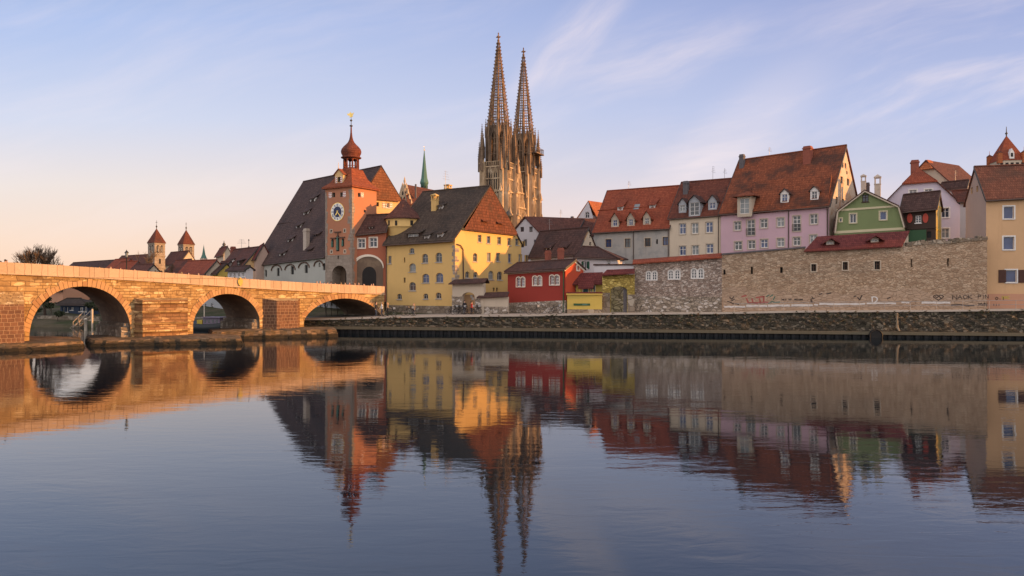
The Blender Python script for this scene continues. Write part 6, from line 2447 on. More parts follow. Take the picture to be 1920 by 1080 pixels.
# white gable with orange roof
OG = Plane(G(1069, 131, 0), G(1116, 127, 0))
og = thing('orange_roofed_house', 'white house with a steep gable, round window and orange roof left of the grey house', 'house', OG.pt(OG.L / 2, 4))
o_ = [OG.uz(1069, 500), OG.uz(1114, 500), OG.uz(1111, 404), OG.uz(1103, 378), OG.uz(1069, 431)]
o_[0], o_[1] = (o_[0][0], 4), (o_[1][0], 4)
hl = []
for s in ((1100.8, 403, 8, 12, 'arch'), (1090.5, 423, 6.5, 9), (1101.3, 424, 7, 8.5, 'arch')):
    add_window(og, OG, s, frame='white', holes=hl, rec=0.12, sill=False)
mb = MB()
wall_poly(mb, [OG.pt(u, z) for u, z in o_], hl, OG.n, 0.25)
mb.face([OG.pt(*o_[1]), OG.pt(*o_[2]), OG.pt(*o_[2], -10), OG.pt(*o_[1], -10)], 0, OG.t)
mb.build('wall', M['p_white'], og)
mb = MB()
a, b, c = o_[2], o_[3], o_[4]
bb_ = OG.pt(*b)
back = OG.pt(b[0] + 1.2, b[1] - 0.3, -8)
mb.prism([OG.pt(a[0] + 1.6, a[1] - 1.5), bb_, back, OG.pt(a[0] + 3.2, a[1] - 1.0, -8)], (0, 0, 0.18))
mb.prism([OG.pt(c[0] - 0.3, c[1] - 0.3, 0.2), bb_, back, OG.pt(c[0] - 0.3, c[1] - 0.3, -8)], (0, 0, 0.18))
mb.build('roof', M['t_orange'], og)

# ------------------------------------------------------------------ town hall with stepped gable and green spire
TH = Plane(G(742, 128, 0), G(768, 126, 0))
th = thing('town_hall', 'old stone hall with an ornate pinnacled gable and brown roof behind the yellow house', 'hall', TH.pt(TH.L / 2, 5))
steps = [(742, 420), (768, 420), (768, 384), (764.5, 384), (764.5, 373), (761.5, 373), (761.5, 363), (759, 363), (759, 353), (757, 353), (755.5, 345), (754, 353), (751.5, 353), (751.5, 363), (748.5, 363), (748.5, 373), (745.5, 373), (745.5, 384), (742, 384)]
o_ = [TH.uz(*q) for q in steps]
o_[0], o_[1] = (o_[0][0], 5), (o_[1][0], 5)
mb = MB()
mb.prism([TH.pt(u, z) for u, z in o_], -TH.n * 0.9)
for k in (2, 4, 6, 8, 12, 14, 16):
    u, z = o_[k]
    p = TH.pt(u, z, -0.4)
    mb.pyramid(p, 0.22, z, z + 1.1, TH.t)
p = TH.pt(o_[10][0], o_[10][1], -0.4)
mb.lathe(p - UPV * 0.3, [(0.3, 0), (0.12, 0.5), (0.2, 0.8), (0.03, 1.6)], 6)
mb.build('gable', M['s_gothic'], th)
mb = MB()
for cx, cy in ((752, 372), (758.5, 372), (755.2, 362)):
    u0, u1, z0, z1 = TH.rect(cx, cy, 2.4, 7)
    mb.prism([TH.pt(u, z, 0.02) for u, z in outline(u0, u1, z0, z1, 0.3)], -TH.n * 0.05)
mb.build('window', M['hole'], th)
mb = MB()
r0, r1 = P(757, 347, 127.5), P(838, 363, 138)
mb.prism([r0, r1, P(842, 392, 130), P(764, 384, 125.5)], (0, 0, 0.2))
mb.prism([r0, r1, r1 + Vector((-3, 8, -6)), r0 + Vector((-3, 8, -6))], (0, 0, 0.2))
mb.build('roof', M['t_brown'], th)
mb = MB()
mb.lathe(G(779.5, 126.9, zat(372, 127)), [(0.16, 0), (0.16, 2.4)], 6)
mb.build('flue', M['chimney_grey'], th)

sc0 = G(795.5, 150, 0)
gs = thing('green_spire', 'slender green copper spire rising between the clock tower and the cathedral', 'spire', (sc0.x, sc0.y, 5))
z_ = lambda y: zat(y, 150)
mb = MB()
mb.lathe(sc0, [(0.72, 5), (0.72, z_(346)), (0.84, z_(345)), (0.84, z_(342))], 8)
sh_ = mb.build('shaft', M['verdigris'], gs)
mb = MB()
for k in range(8):
    a = 2 * math.pi * (k + 0.5) / 8
    nn = Vector((math.cos(a), math.sin(a), 0))
    pl = Plane(sc0 + nn * 0.68, sc0 + nn * 0.68 + UPV.cross(nn))
    mb.pbox(pl, -0.12, 0.12, z_(358), z_(349), -0.05, 0.02)
mb.build('louvre', M['hole'], sh_)
mb = MB()
mb.lathe(sc0, [(0.86, z_(342)), (0.62, z_(334)), (0.40, z_(315)), (0.20, z_(296)), (0.06, z_(283)), (0.05, z_(282))], 8, 0, False)
mb.build('cone_roof', M['verdigris'], gs)
mb = MB()
mb.lathe(sc0 + UPV * z_(282.5), [(0.04, 0), (0.16, 0.12), (0.04, 0.28), (0.03, 0.95)], 8)
mb.build('finial', M['gold'], gs)
pc = G(757, 160, 0)

# ------------------------------------------------------------------ cathedral
cathL, cathR = G(934.5, 196, 0), G(981.5, 211, 0)
TCa = (cathR - cathL)
TCa.z = 0
TCa.normalize()
NCa = TCa.cross(UPV)             # west front normal
ccen = (cathL + cathR) / 2
cath = thing('cathedral', 'gothic cathedral with two openwork stone spires catching orange evening sun', 'cathedral', (ccen.x, ccen.y, 5))
ZA, ZS, ZTIP = 37.2, 47.6, 70.4
rcg = random.Random(21)


def obox(mb, c, u, v, z0, z1, du, dv, m=0):
    """box in the cathedral's own axes, centred u along the front, v along its normal"""
    p = c + TCa * u + NCa * v
    mb.box((p.x, p.y, (z0 + z1) / 2), (du, dv, z1 - z0), TCa, m)


def pinnacle(c, u, v, z0, z1, w, parent, crockets=True):
    mb = MB()
    h = z1 - z0
    zs_ = z0 + h * 0.45
    obox(mb, c, u, v, z0, zs_, w, w)
    obox(mb, c, u, v, zs_, zs_ + 0.12, w * 1.25, w * 1.25)
    p = c + TCa * u + NCa * v
    q = NCa
    for s1 in (-1, 1):          # gablets on the shaft
        for d, e in ((TCa, NCa), (NCa, TCa)):
            a = p + d * s1 * w * 0.52
            mb.face([a + e * w * 0.5 + UPV * zs_, a - e * w * 0.5 + UPV * zs_, a + UPV * (zs_ + w * 1.1)], 0)
    mb.pyramid(p, w * 0.46, zs_ + 0.12, z1, TCa)
    if crockets:
        k = max(3, int(h * 0.55 / 0.55))
        for i in range(1, k):
            q_ = i / k
            r = w * 0.46 * (1 - q_) * 1.15 + 0.03
            zz = zs_ + 0.12 + (z1 - zs_) * q_
            for s1, s2 in ((1, 1), (1, -1), (-1, 1), (-1, -1)):
                pp = p + TCa * s1 * r + NCa * s2 * r
                mb.box((pp.x, pp.y, zz), (0.13, 0.13, 0.16), TCa)
    mb.lathe((p.x, p.y, z1 - 0.1), [(0.05, 0), (0.16, 0.12), (0.05, 0.28), (0.02, 0.5)], 6)
    return mb.build('pinnacle', M['s_gothic_dark'], parent)


def gothic_tower(c, dz, seed):
    rg = random.Random(seed)
    ZA_, ZS_, ZT_ = ZA + dz, ZS + dz, ZTIP + dz
    hw = 3.1
    mb = MB()
    obox(mb, c, 0, 0, 5, ZA_, hw * 2, hw * 2, 1)  # recess wall in darker stone; the shade between buttresses is in its colour
    # string courses and blind tracery ribs
    for z in (12, 18, 24.5, 30.3, 33.6, ZA_ - 0.5):
        obox(mb, c, 0, 0, z, z + 0.32, hw * 2 + 0.5, hw * 2 + 0.5)
    for z0, z1 in ((18.4, 24.4), (24.9, 30.2), (30.7, 33.5), (34.0, ZA_ - 0.55)):
        for k in range(9):
            u = -hw + 2 * hw * (k + 0.5) / 9
            for s in (-1, 1):
                if rg.random() < 0.85:
                    obox(mb, c, u, s * (hw + 0.06), z0, z1 - rg.uniform(0, 0.5), 0.12, 0.2)
                    obox(mb, c, s * (hw + 0.06), u, z0, z1 - rg.uniform(0, 0.5), 0.2, 0.12)
    # pairs of stepped buttresses at the corners
    for su in (-1, 1):
        for sv in (-1, 1):
            for z0, z1, w, pr in ((5, 24.6, 1.25, 1.5), (24.6, 30.5, 1.1, 1.15), (30.5, ZA_ + 0.8, 0.95, 0.8)):
                obox(mb, c, su * (hw - 0.45), sv * (hw + pr / 2), z0, z1, w, pr)
                obox(mb, c, su * (hw + pr / 2), sv * (hw - 0.45), z0, z1, pr, w)
                for (u, v) in ((su * (hw - 0.45), sv * (hw + pr)), (su * (hw + pr), sv * (hw - 0.45))):
                    obox(mb, c, u, v, z1 - 0.25, z1, w * 1.2, w * 0.5)
                    p = c + TCa * u + NCa * v
                    mb.pyramid(p, 0.34, z1, z1 + 1.9, TCa)
                    # niches: thin shafts on the buttress faces
                    for q in (-0.35, 0.0, 0.35):
                        if abs(v) > abs(u):
                            obox(mb, c, u + q, v + sv * 0.04, z0 + 0.8, z1 - 1.0, 0.10, 0.18)
                        else:
                            obox(mb, c, u + su * 0.04, v + q, z0 + 0.8, z1 - 1.0, 0.18, 0.10)
    # gallery
    for k in range(14):
        u = -hw - 0.2 + (2 * hw + 0.4) * k / 13
        for s in (-1, 1):
            obox(mb, c, u, s * (hw + 0.25), ZA_, ZA_ + 0.85, 0.12, 0.12)
            obox(mb, c, s * (hw + 0.25), u, ZA_, ZA_ + 0.85, 0.12, 0.12)
    for s in (-1, 1):
        obox(mb, c, 0, s * (hw + 0.25), ZA_ + 0.85, ZA_ + 1.0, 2 * hw + 0.7, 0.2)
        obox(mb, c, s * (hw + 0.25), 0, ZA_ + 0.852, ZA_ + 1.002, 0.2, 2 * hw + 0.7)
    tw_ = mb.build('tower', [M['s_gothic'], M['s_gothic_dark']], cath)
    # tall dark lancets
    for z0, z1 in ((19.0, 24.0), (25.3, 29.9), (30.8, 36.0)):
        for ax_, bx_ in ((TCa, NCa), (NCa, TCa)):
            for s in (-1, 1):
                for q in ((-0.75, 0.75) if z0 > 24 else (0.0,)):
                    nn = bx_ * s
                    base = c + nn * (hw + 0.05) + ax_ * q
                    pl = Plane(base, base + UPV.cross(nn))
                    mb = MB()
                    w = 0.5 if z0 > 24 else 0.95
                    pts = [(-w, z0), (w, z0), (w, z1 - w * 2.2), (w * 0.55, z1 - w * 0.9), (0, z1), (-w * 0.55, z1 - w * 0.9), (-w, z1 - w * 2.2)]
                    mb.prism([pl.pt(u, z, 0.03) for u, z in pts], -pl.n * 0.06)
                    wo_ = mb.build('lancet_window', M['hole'], tw_)
                    mb = MB()
                    for i in range(len(pts)):
                        a, b = pts[i], pts[(i + 1) % len(pts)]
                        mb.tube(pl.pt(*a, 0.1), pl.pt(*b, 0.1), 0.1, 0.1, 5)
                    mb.tube(pl.pt(0, z0, 0.08), pl.pt(0, z1 - w, 0.08), 0.06, 0.06, 5)
                    # gablet over the window
                    mb.tube(pl.pt(-w * 1.3, z1 - w * 1.6, 0.15), pl.pt(0, z1 + w * 1.6, 0.15), 0.09, 0.09, 5)
                    mb.tube(pl.pt(w * 1.3, z1 - w * 1.6, 0.15), pl.pt(0, z1 + w * 1.6, 0.15), 0.09, 0.09, 5)
                    mb.build('tracery', M['s_gothic'], tw_)
    # open octagon
    mb = MB()
    ro = 2.9
    P8 = []
    for k in range(8):
        a = math.pi * (k + 0.5) / 4
        d = TCa * math.cos(a) + NCa * math.sin(a)
        P8.append((c + d * ro, d))
    for k in range(8):
        (p, d), (p2, d2) = P8[k], P8[(k + 1) % 8]
        mb.box((p.x, p.y, (ZA_ + ZS_) / 2), (0.62, 0.62, ZS_ - ZA_), d)
        mb.box((p.x + d.x * 0.35, p.y + d.y * 0.35, (ZA_ + ZS_) / 2 - 0.6), (0.4, 0.3, ZS_ - ZA_ - 1.2), d)
        mid = (p + p2) / 2
        nn = (mid - c)
        nn.z = 0
        nn.normalize()
        pl = Plane(p, p2) if Plane(p, p2).n.dot(nn) > 0 else Plane(p2, p)
        L_ = pl.L
        z0, z1 = ZA_, ZS_
        # spandrel with a pointed opening
        hole = [(0.42, z0 + 0.9), (L_ - 0.42, z0 + 0.9), (L_ - 0.42, z1 - 3.2), (L_ * 0.72, z1 - 2.1), (L_ / 2, z1 - 1.2), (L_ * 0.28, z1 - 2.1), (0.42, z1 - 3.2)]
        for off, s in ((0.1, 1), (-0.2, -1)):
            wall_poly(mb, [pl.pt(0, z0, off), pl.pt(L_, z0, off), pl.pt(L_, z1, off), pl.pt(0, z1, off)], [[pl.pt(u, z, off) for u, z in hole]], pl.n * s, 0.28 if s > 0 else 0.0)
        mb.tube(pl.pt(L_ / 2, z0 + 0.9, -0.03), pl.pt(L_ / 2, z1 - 1.4, -0.03), 0.10, 0.09, 5)
        for zz in (z0 + 3.0, z0 + 5.6, z1 - 3.3):
            mb.tube(pl.pt(0.4, zz, -0.03), pl.pt(L_ - 0.4, zz, -0.03), 0.09, 0.09, 5)
        # wimperg
        for s in (0, L_):
            mb.tube(pl.pt(s, z1 - 2.6, 0.25), pl.pt(L_ / 2, z1 + 1.4, 0.25), 0.13, 0.1, 5)
        mb.lathe(pl.pt(L_ / 2, z1 + 1.3, 0.25), [(0.06, 0), (0.2, 0.2), (0.04, 0.5)], 6)
        mb.tube(pl.pt(L_ / 2, z1 - 1.2, 0.12), pl.pt(L_ / 2, z1 + 1.3, 0.2), 0.07, 0.07, 5)
    mb.lathe(c, [(2.7, ZS_ - 0.25), (3.0, ZS_ - 0.05), (3.0, ZS_ + 0.12), (2.4, ZS_ + 0.15)], 8, 0, False, math.atan2(P8[0][1].y, P8[0][1].x))
    mb.lathe(c, [(2.3, ZA_ + 0.5), (2.6, ZA_ + 0.7)], 8, 0, False, math.atan2(P8[0][1].y, P8[0][1].x))
    mb.lathe(c, [(1.25, ZA_), (1.25, ZS_ - 2.0), (0.3, ZS_ - 0.6)], 8, 0, False)
    for k in range(8):
        d = (P8[k][1] + P8[(k + 1) % 8][1]).normalized()
        for rr2 in (1.5, 2.15):
            p = c + d * rr2
            mb.box((p.x, p.y, (ZA_ + ZS_) / 2 - 0.8), (0.24, 0.24, ZS_ - ZA_ - 1.6), d)
    mb.build('octagon', M['s_gothic_dark'], tw_)
    for k in range(8):
        p, d = P8[k]
        q = p - c
        pinnacle(c, q.dot(TCa) * 1.14, q.dot(NCa) * 1.14, ZS_ - 2.8, ZS_ + 1.9, 0.42, tw_)
    for su in (-1, 1):
        for sv in (-1, 1):
            pinnacle(c, su * (hw + 0.1), sv * (hw + 0.1), ZA_ - 1.0, ZA_ + 11.2 + rg.uniform(-1.2, 0.8), 0.95, tw_)
            pinnacle(c, su * (hw + 1.15), sv * (hw - 0.4), ZA_ - 1.5, ZA_ + 5.2 + rg.uniform(-1, 1), 0.55, tw_)
            pinnacle(c, su * (hw - 0.4), sv * (hw + 1.15), ZA_ - 1.5, ZA_ + 5.2 + rg.uniform(-1, 1), 0.55, tw_)
            pinnacle(c, su * (hw - 0.2), sv * (hw - 0.2), ZA_ + 2, ZA_ + 9 + rg.uniform(-1, 1), 0.6, tw_, False)
    # openwork spire
    mb = MB()
    rb, rtp = 2.8, 0.18
    N = 17
    lev = [ZS_ + (ZT_ - ZS_) * (1 - (1 - i / N) ** 1.12) for i in range(N + 1)]
    rad = [rb + (rtp - rb) * (z - ZS_) / (ZT_ - ZS_) for z in lev]
    dirs = [d for _, d in P8]
    for k in range(8):
        for i in range(N):
            a, b = c + dirs[k] * rad[i] + UPV * lev[i], c + dirs[k] * rad[i + 1] + UPV * lev[i + 1]
            mb.tube(a, b, 0.24 * (1 - 0.55 * i / N), 0.24 * (1 - 0.55 * (i + 1) / N), 4)
    for i in range(N):
        for k in range(8):
            k2 = (k + 1) % 8
            A, B = c + dirs[k] * rad[i] + UPV * lev[i], c + dirs[k2] * rad[i] + UPV * lev[i]
            C_, D_ = c + dirs[k2] * rad[i + 1] + UPV * lev[i + 1], c + dirs[k] * rad[i + 1] + UPV * lev[i + 1]
            cen = (A + B + C_ + D_) / 4
            f_ = 0.62
            q4 = [A, B, C_, D_]
            bl = lambda u, v: (A * (1 - u) + B * u) * (1 - v) + (D_ * (1 - u) + C_ * u) * v
            i4 = [bl(.22, .09), bl(.78, .09), bl(.78, .91), bl(.22, .91)]
            for j in range(4):
                j2 = (j + 1) % 4
                mb.face([q4[j], q4[j2], i4[j2], i4[j]])
            if rad[i] > 0.5:
                mb.tube((i4[0] + i4[1]) / 2, (i4[2] + i4[3]) / 2, 0.10, 0.10, 4, cap=False)
                mb.tube((i4[0] + i4[3]) / 2, (i4[1] + i4[2]) / 2, 0.05, 0.05, 4, cap=False)
    # crockets
    nz = 25
    for k in range(8):
        for i in range(1, nz):
            q = i / nz
            z = ZS_ + (ZT_ - ZS_) * q
            r = rb + (rtp - rb) * q
            p = c + dirs[k] * (r + 0.27 * (1 - q * 0.45))
            mb.box((p.x, p.y, z), (0.34 * (1 - q * 0.4), 0.20, 0.22), dirs[k])
            p = c + dirs[k] * (r + 0.38 * (1 - q * 0.45))
            mb.box((p.x, p.y, z + 0.14), (0.14, 0.22, 0.15), dirs[k])
    mb.build('spire', M['s_spire'], tw_)
    mb = MB()
    mb.lathe(c + UPV * (ZT_ - 0.2), [(0.22, 0), (0.36, 0.25), (0.2, 0.45), (0.16, 0.9), (0.42, 1.1), (0.18, 1.3), (0.12, 1.9), (0.2, 2.0), (0.03, 2.3)], 8)
    obox(mb, c, 0, 0, ZT_ + 0.75, ZT_ + 1.0, 1.25, 0.24)
    obox(mb, c, 0, 0, ZT_ + 0.752, ZT_ + 1.002, 0.24, 1.25)
    mb.build('finial', M['s_spire'], tw_)
    return tw_


gothic_tower(cathL, 0.0, 1)
gothic_tower(cathR, 0.9, 2)
# west front between the towers
mb = MB()
WC = ccen + NCa * 0.6
gz0 = 5
outl = [(-5.6, gz0), (5.6, gz0), (5.6, 27.5), (3.2, 29), (0, 39.0), (-3.2, 29), (-5.6, 27.5)]
pl = Plane(WC - TCa * 5.6 + NCa * 1.8, WC + TCa * 5.6 + NCa * 1.8)
mb.prism([pl.pt(u + 5.6, z) for u, z in outl], -pl.n * 3.0)
for k in range(12):
    u = 0.5 + 10.2 * k / 11
    zt_ = 27 if not 2.4 < u < 8.8 else 38.0 - abs(u - 5.6) * 3.0
    z = 10
    mb.pbox(pl, u - 0.1, u + 0.1, 8, zt_, 0, 0.22)
for z in (15, 21, 27, 31):
    w = 5.6 if z < 28 else max(0.4, (39 - z) * 0.32)
    mb.pbox(pl, 5.6 - w, 5.6 + w, z, z + 0.35, 0, 0.32)
for s in (-1, 1):
    for i in range(9):
        q = i / 9
        p = pl.pt(5.6 + s * 3.2 * (1 - q), 29.2 + 10 * q, -0.2)
        mb.box((p.x, p.y, p.z), (0.34, 0.34, 0.4), TCa)
p = pl.pt(5.6, 39, -0.3)
mb.lathe(p - UPV * 0.3, [(0.3, 0), (0.15, 0.6), (0.35, 1.0), (0.05, 1.8)], 6)
wf = mb.build('west_gable', M['s_gothic'], cath)
mb = MB()
for (u, z0, z1, w) in ((5.6, 16, 26, 1.3), (3.2, 22, 26.4, 0.4), (8, 22, 26.4, 0.4), (5.6, 31.6, 35.2, 0.45)):
    pts = [(u - w, z0), (u + w, z0), (u + w, z1 - w * 1.6), (u, z1), (u - w, z1 - w * 1.6)]
    mb = MB()
    mb.prism([pl.pt(a, b, 0.05) for a, b in pts], -pl.n * 0.08)
    mb.build('lancet_window', M['hole'], wf)
# nave behind, and the lead covered roof
mb = MB()
nv = -NCa
c_ = ccen
mb.prism([c_ + TCa * u + UPV * z for u, z in ((-5, 5), (5, 5), (5, 18), (0, 26), (-5, 18))], nv * 45)
mb.build('nave', [M['s_gothic']], cath)
# gallery with a projecting platform on the right tower
mb = MB()
for (u, v, z) in ((2.9, 0, ZA + 5.6),):
    obox(mb, cathR, v, u, z, z + 0.3, 5.4, 4.6)
    for k in range(9):
        obox(mb, cathR, -2.5 + 5 * k / 8, u + 2.2, z + 0.3, z + 1.5, 0.1, 0.1)
        obox(mb, cathR, 2.5, u - 2.2 + 4.4 * k / 8, z + 0.3, z + 1.5, 0.1, 0.1)
        obox(mb, cathR, -2.5, u - 2.2 + 4.4 * k / 8, z + 0.3, z + 1.5, 0.1, 0.1)
    obox(mb, cathR, 2.5, u, z + 1.5, z + 1.62, 0.12, 4.5)
    obox(mb, cathR, -2.5, u, z + 1.5, z + 1.62, 0.12, 4.5)
    obox(mb, cathR, 0, u + 2.2, z + 1.502, z + 1.622, 5.0, 0.12)
mb.build('stone_gallery', M['s_gothic_dark'], cath)
# small dark dome below the left tower
dc = G(953, 178, 0)
dm = thing('small_dome', 'little dark domed turret peeping over the yellow house roof below the cathedral', 'turret', (dc.x, dc.y, 8))
mb = MB()
z_ = lambda y: zat(y, 178)
mb.lathe(dc, [(0.78, 8), (0.78, z_(407.5)), (0.95, z_(407)), (0.9, z_(403)), (0.66, z_(399.5)), (0.3, z_(396.5)), (0.07, z_(395)), (0.04, z_(391))], 12)
mb.build('dome', M['copper_dark'], dm)

# ------------------------------------------------------------------ left background: twin towered church and old town roofs


def church_tower(px, D, label, hwpx, ang, eave, apex, lit_arch):
    c = G(px, D, 0)
    t = Vector((math.cos(ang), math.sin(ang), 0))
    o = thing('church_tower', label, 'church tower', (c.x, c.y, 4), 'twin church towers beyond the bridge')
    hw = hwpx / F * D / (abs(math.cos(ang)) + abs(math.sin(ang)))
    ze, za = zat(eave, D), zat(apex, D)
    q = UPV.cross(t)
    mb = MB()
    mb.box((c.x, c.y, (4 + ze) / 2), (2 * hw, 2 * hw, ze - 4), t)
    for z in (ze - 0.25, ze - 3.4, ze - 6.4):
        mb.box((c.x, c.y, z), (2 * hw + 0.25, 2 * hw + 0.25, 0.22), t)
    mb.build('wall', M['s_quoin'], o)
    for nn in (-q, t):
        pl = Plane(c + nn * hw - (UPV.cross(nn)) * hw, c + nn * hw + UPV.cross(nn) * hw)
        for u in (0.32, 0.68):
            mb = MB()
            uu = 2 * hw * u
            mb.prism([pl.pt(a, z, 0.02) for a, z in outline(uu - 0.34, uu + 0.34, ze - 2.6, ze - 0.7, 0.33)], -pl.n * 0.05)
            wo_ = mb.build('belfry_window', M['hole'], o)
            mb = MB()
            mb.tube(pl.pt(uu, ze - 2.6, 0.05), pl.pt(uu, ze - 1.0, 0.05), 0.07, n=5)
            mb.build('colonnette', M['white_warm'], wo_)
        mb = MB()
        mb.prism([pl.pt(a, z, 0.02) for a, z in outline(hw - 0.25, hw + 0.25, ze - 5.4, ze - 4.1, 0.25)], -pl.n * 0.05)
        mb.build('arched_window', M['hole'], o)
    mb = MB()
    mb.pyramid(c, hw + 0.2, ze - 0.1, za, t)
    mb.build('roof', M['t_cream'], o)
    mb = MB()
    mb.lathe((c.x, c.y, za - 0.3), [(0.08, 0), (0.09, 0.5), (0.25, 0.75), (0.08, 1.0), (0.04, 1.2), (0.04, 2.3)], 8)
    mb.box((c.x, c.y, za + 1.5), (0.7, 0.08, 0.09), t)
    mb.build('cross', M['copper_dark'], o)
    return o


church_tower(293.5, 190, 'square stone church tower with red pyramid roof, left of the twin pair', 14.6, RAD(-32), 455, 428, True)
church_tower(349, 200, 'square stone church tower with red pyramid roof, right of the twin pair', 14.6, RAD(-40), 458, 430.5, False)

BG = 'old town roofs beyond the bridge'


def far_house(label, L, R, ridge, slope, wall, roof, z0=2.5, ends=('g', 'g'), front=(), **k):
    return gable_house('old_town_house', label, 'house', L, R, z0, slope, ridge, wall, roof, front=front, ends=ends, over=0.3, group=BG, **k)


far_house('long low dark roofed house at the far left behind the bridge', (125, 170, 506), (205, 160, 503), (129, 494.5, 205, 489.5), 40, 'p_pale', 't_browndark')
far_house('brick red roofed house between the bare tree and the long church roof', (198, 150, 507), (226, 147, 507), (199, 489, 224, 487), 42, 'p_redbright', 't_red')
far_house('church nave with a long plain brown roof left of the twin towers', (216, 205, 496), (282, 196, 493), (221, 481.5, 282, 478), 45, 'p_salmon', 't_brown')
far_house('orange gabled house in front of the church nave', (216, 140, 507), (246, 138, 508), (222, 493, 242, 492), 42, 'p_orange', 't_red')
far_house('small brown roofed house left of the lamp post on the bridge', (246, 128, 510), (277, 126, 511), (250, 497, 274, 497.5), 42, 'p_cream', 't_brown')
far_house('church choir with a brown roof right of the left twin tower', (305, 200, 498), (338, 194, 496), (309, 475, 329, 473), 52, 'p_pale', 't_brown')
far_house('cream house with a dark red roof between the twin towers', (312, 130, 512), (340, 127, 512), (318, 491, 338, 489), 45, 'p_cream', 't_cream', front=[(320, 515, 3, 5, 'slit')])
far_house('wide house with a broad red roof below the right twin tower', (334, 125, 517), (386, 116, 516), (345, 492, 384, 491), 48, 'p_pale', 't_red', front=[(372, 519, 4, 4)])
far_house('little teal and yellow house beside the broad red roof', (386, 118, 514), (408, 116, 515), (389, 498, 405, 496), 40, 'p_ochre', 't_browndark')
h1 = far_house('tall brown roofed house with a sunlit yellow gable and brick chimney', (415, 125, 505), (458, 116, 501), (440, 470, 466, 467.5), 50, 'p_cream', 't_brown', ends=('g', 'g'), wallR='p_barnyellow')
chimney(h1.roof, 437, 463.5, 476, 8, 127, 'chimney_brick', h1.t)
dormer(h1, 433, 493, 5, 6, 'shed', 'white', 't_browndark', 'hbar')
dormer(h1, 447, 500, 6, 11, 'shed', 'dark_wood', 't_browndark', 'hbar')
far_house('low white house with small windows behind the bridge parapet', (427, 108, 509), (461, 105, 508), (430, 503, 459, 501), 30, 'p_white', 't_browndark',
          front=[(432, 516, 4, 7, 'cross'), (440, 516, 4, 7, 'cross'), (448, 515.5, 4, 7, 'cross'), (456, 515, 4, 7, 'cross')])
far_house('narrow pinkish house with a maroon hipped roof at the barn end', (464, 119, 489), (481, 116, 488), (470, 476, 492, 459), 52, 'p_salmon', 't_maroon', front=[(469, 484, 5, 8, 'cross'), (477, 483, 4, 7, 'cross')], ends=('h', 'g'))
far_house('small grey house with a dark roof squeezed behind the lodge roofs', (404, 122, 506), (420, 120, 506), (406, 493, 418, 492), 40, 'p_grey', 't_brown')

# chapel with a small onion turret
cp = far_house('small chapel with a steep dark red roof and pale gable', (405, 160, 483), (419, 156, 480), (409, 468, 422, 464), 58, 'p_pale', 't_cream')
c = G(420, 162, 0)
z_ = lambda y: zat(y, 162)
o = thing('onion_turret', 'dark onion domed turret above the little chapel roof', 'turret', (c.x, c.y, 4))
mb = MB()
mb.lathe(c, [(0.62, 4), (0.62, z_(469)), (0.8, z_(468.6))], 8)
mb.build('shaft', M['p_pale'], o)
mb = MB()
mb.lathe(c, [(0.7, z_(468.6)), (0.85, z_(466)), (0.6, z_(462.5)), (0.25, z_(460)), (0.4, z_(458)), (0.1, z_(455)), (0.03, z_(451))], 10)
mb.build('dome', M['copper_dark'], o)
c = G(382, 230, 0)
z_ = lambda y: zat(y, 230)
o = thing('pointed_spire', 'thin grey pointed church spire right of the twin towers', 'spire', (c.x, c.y, 4))
mb = MB()
mb.box((c.x, c.y, (4 + z_(484)) / 2), (1.5, 1.5, z_(484) - 4), Vector((0.9, -0.4, 0)))
mb.build('shaft', M['p_pale'], o)
mb = MB()
mb.lathe(c, [(0.95, z_(484)), (0.5, z_(477)), (0.05, z_(461)), (0.02, z_(458))], 8, 0, False)
mb.build('cone_roof', M['verdigris'], o)
c = G(466.5, 122, 0)
o = thing('roof_weathervane', 'small ball and weathervane on the sunlit yellow gable', 'weathervane', (c.x, c.y, zat(469, 122)))
mb = MB()
mb.lathe(c + UPV * zat(470, 122), [(0.12, 0), (0.3, 0.35), (0.1, 0.7), (0.04, 0.8), (0.04, 1.6), (0.13, 1.7), (0.02, 1.9)], 8)
mb.build('finial', M['copper_dark'], o)

# ------------------------------------------------------------------ trees


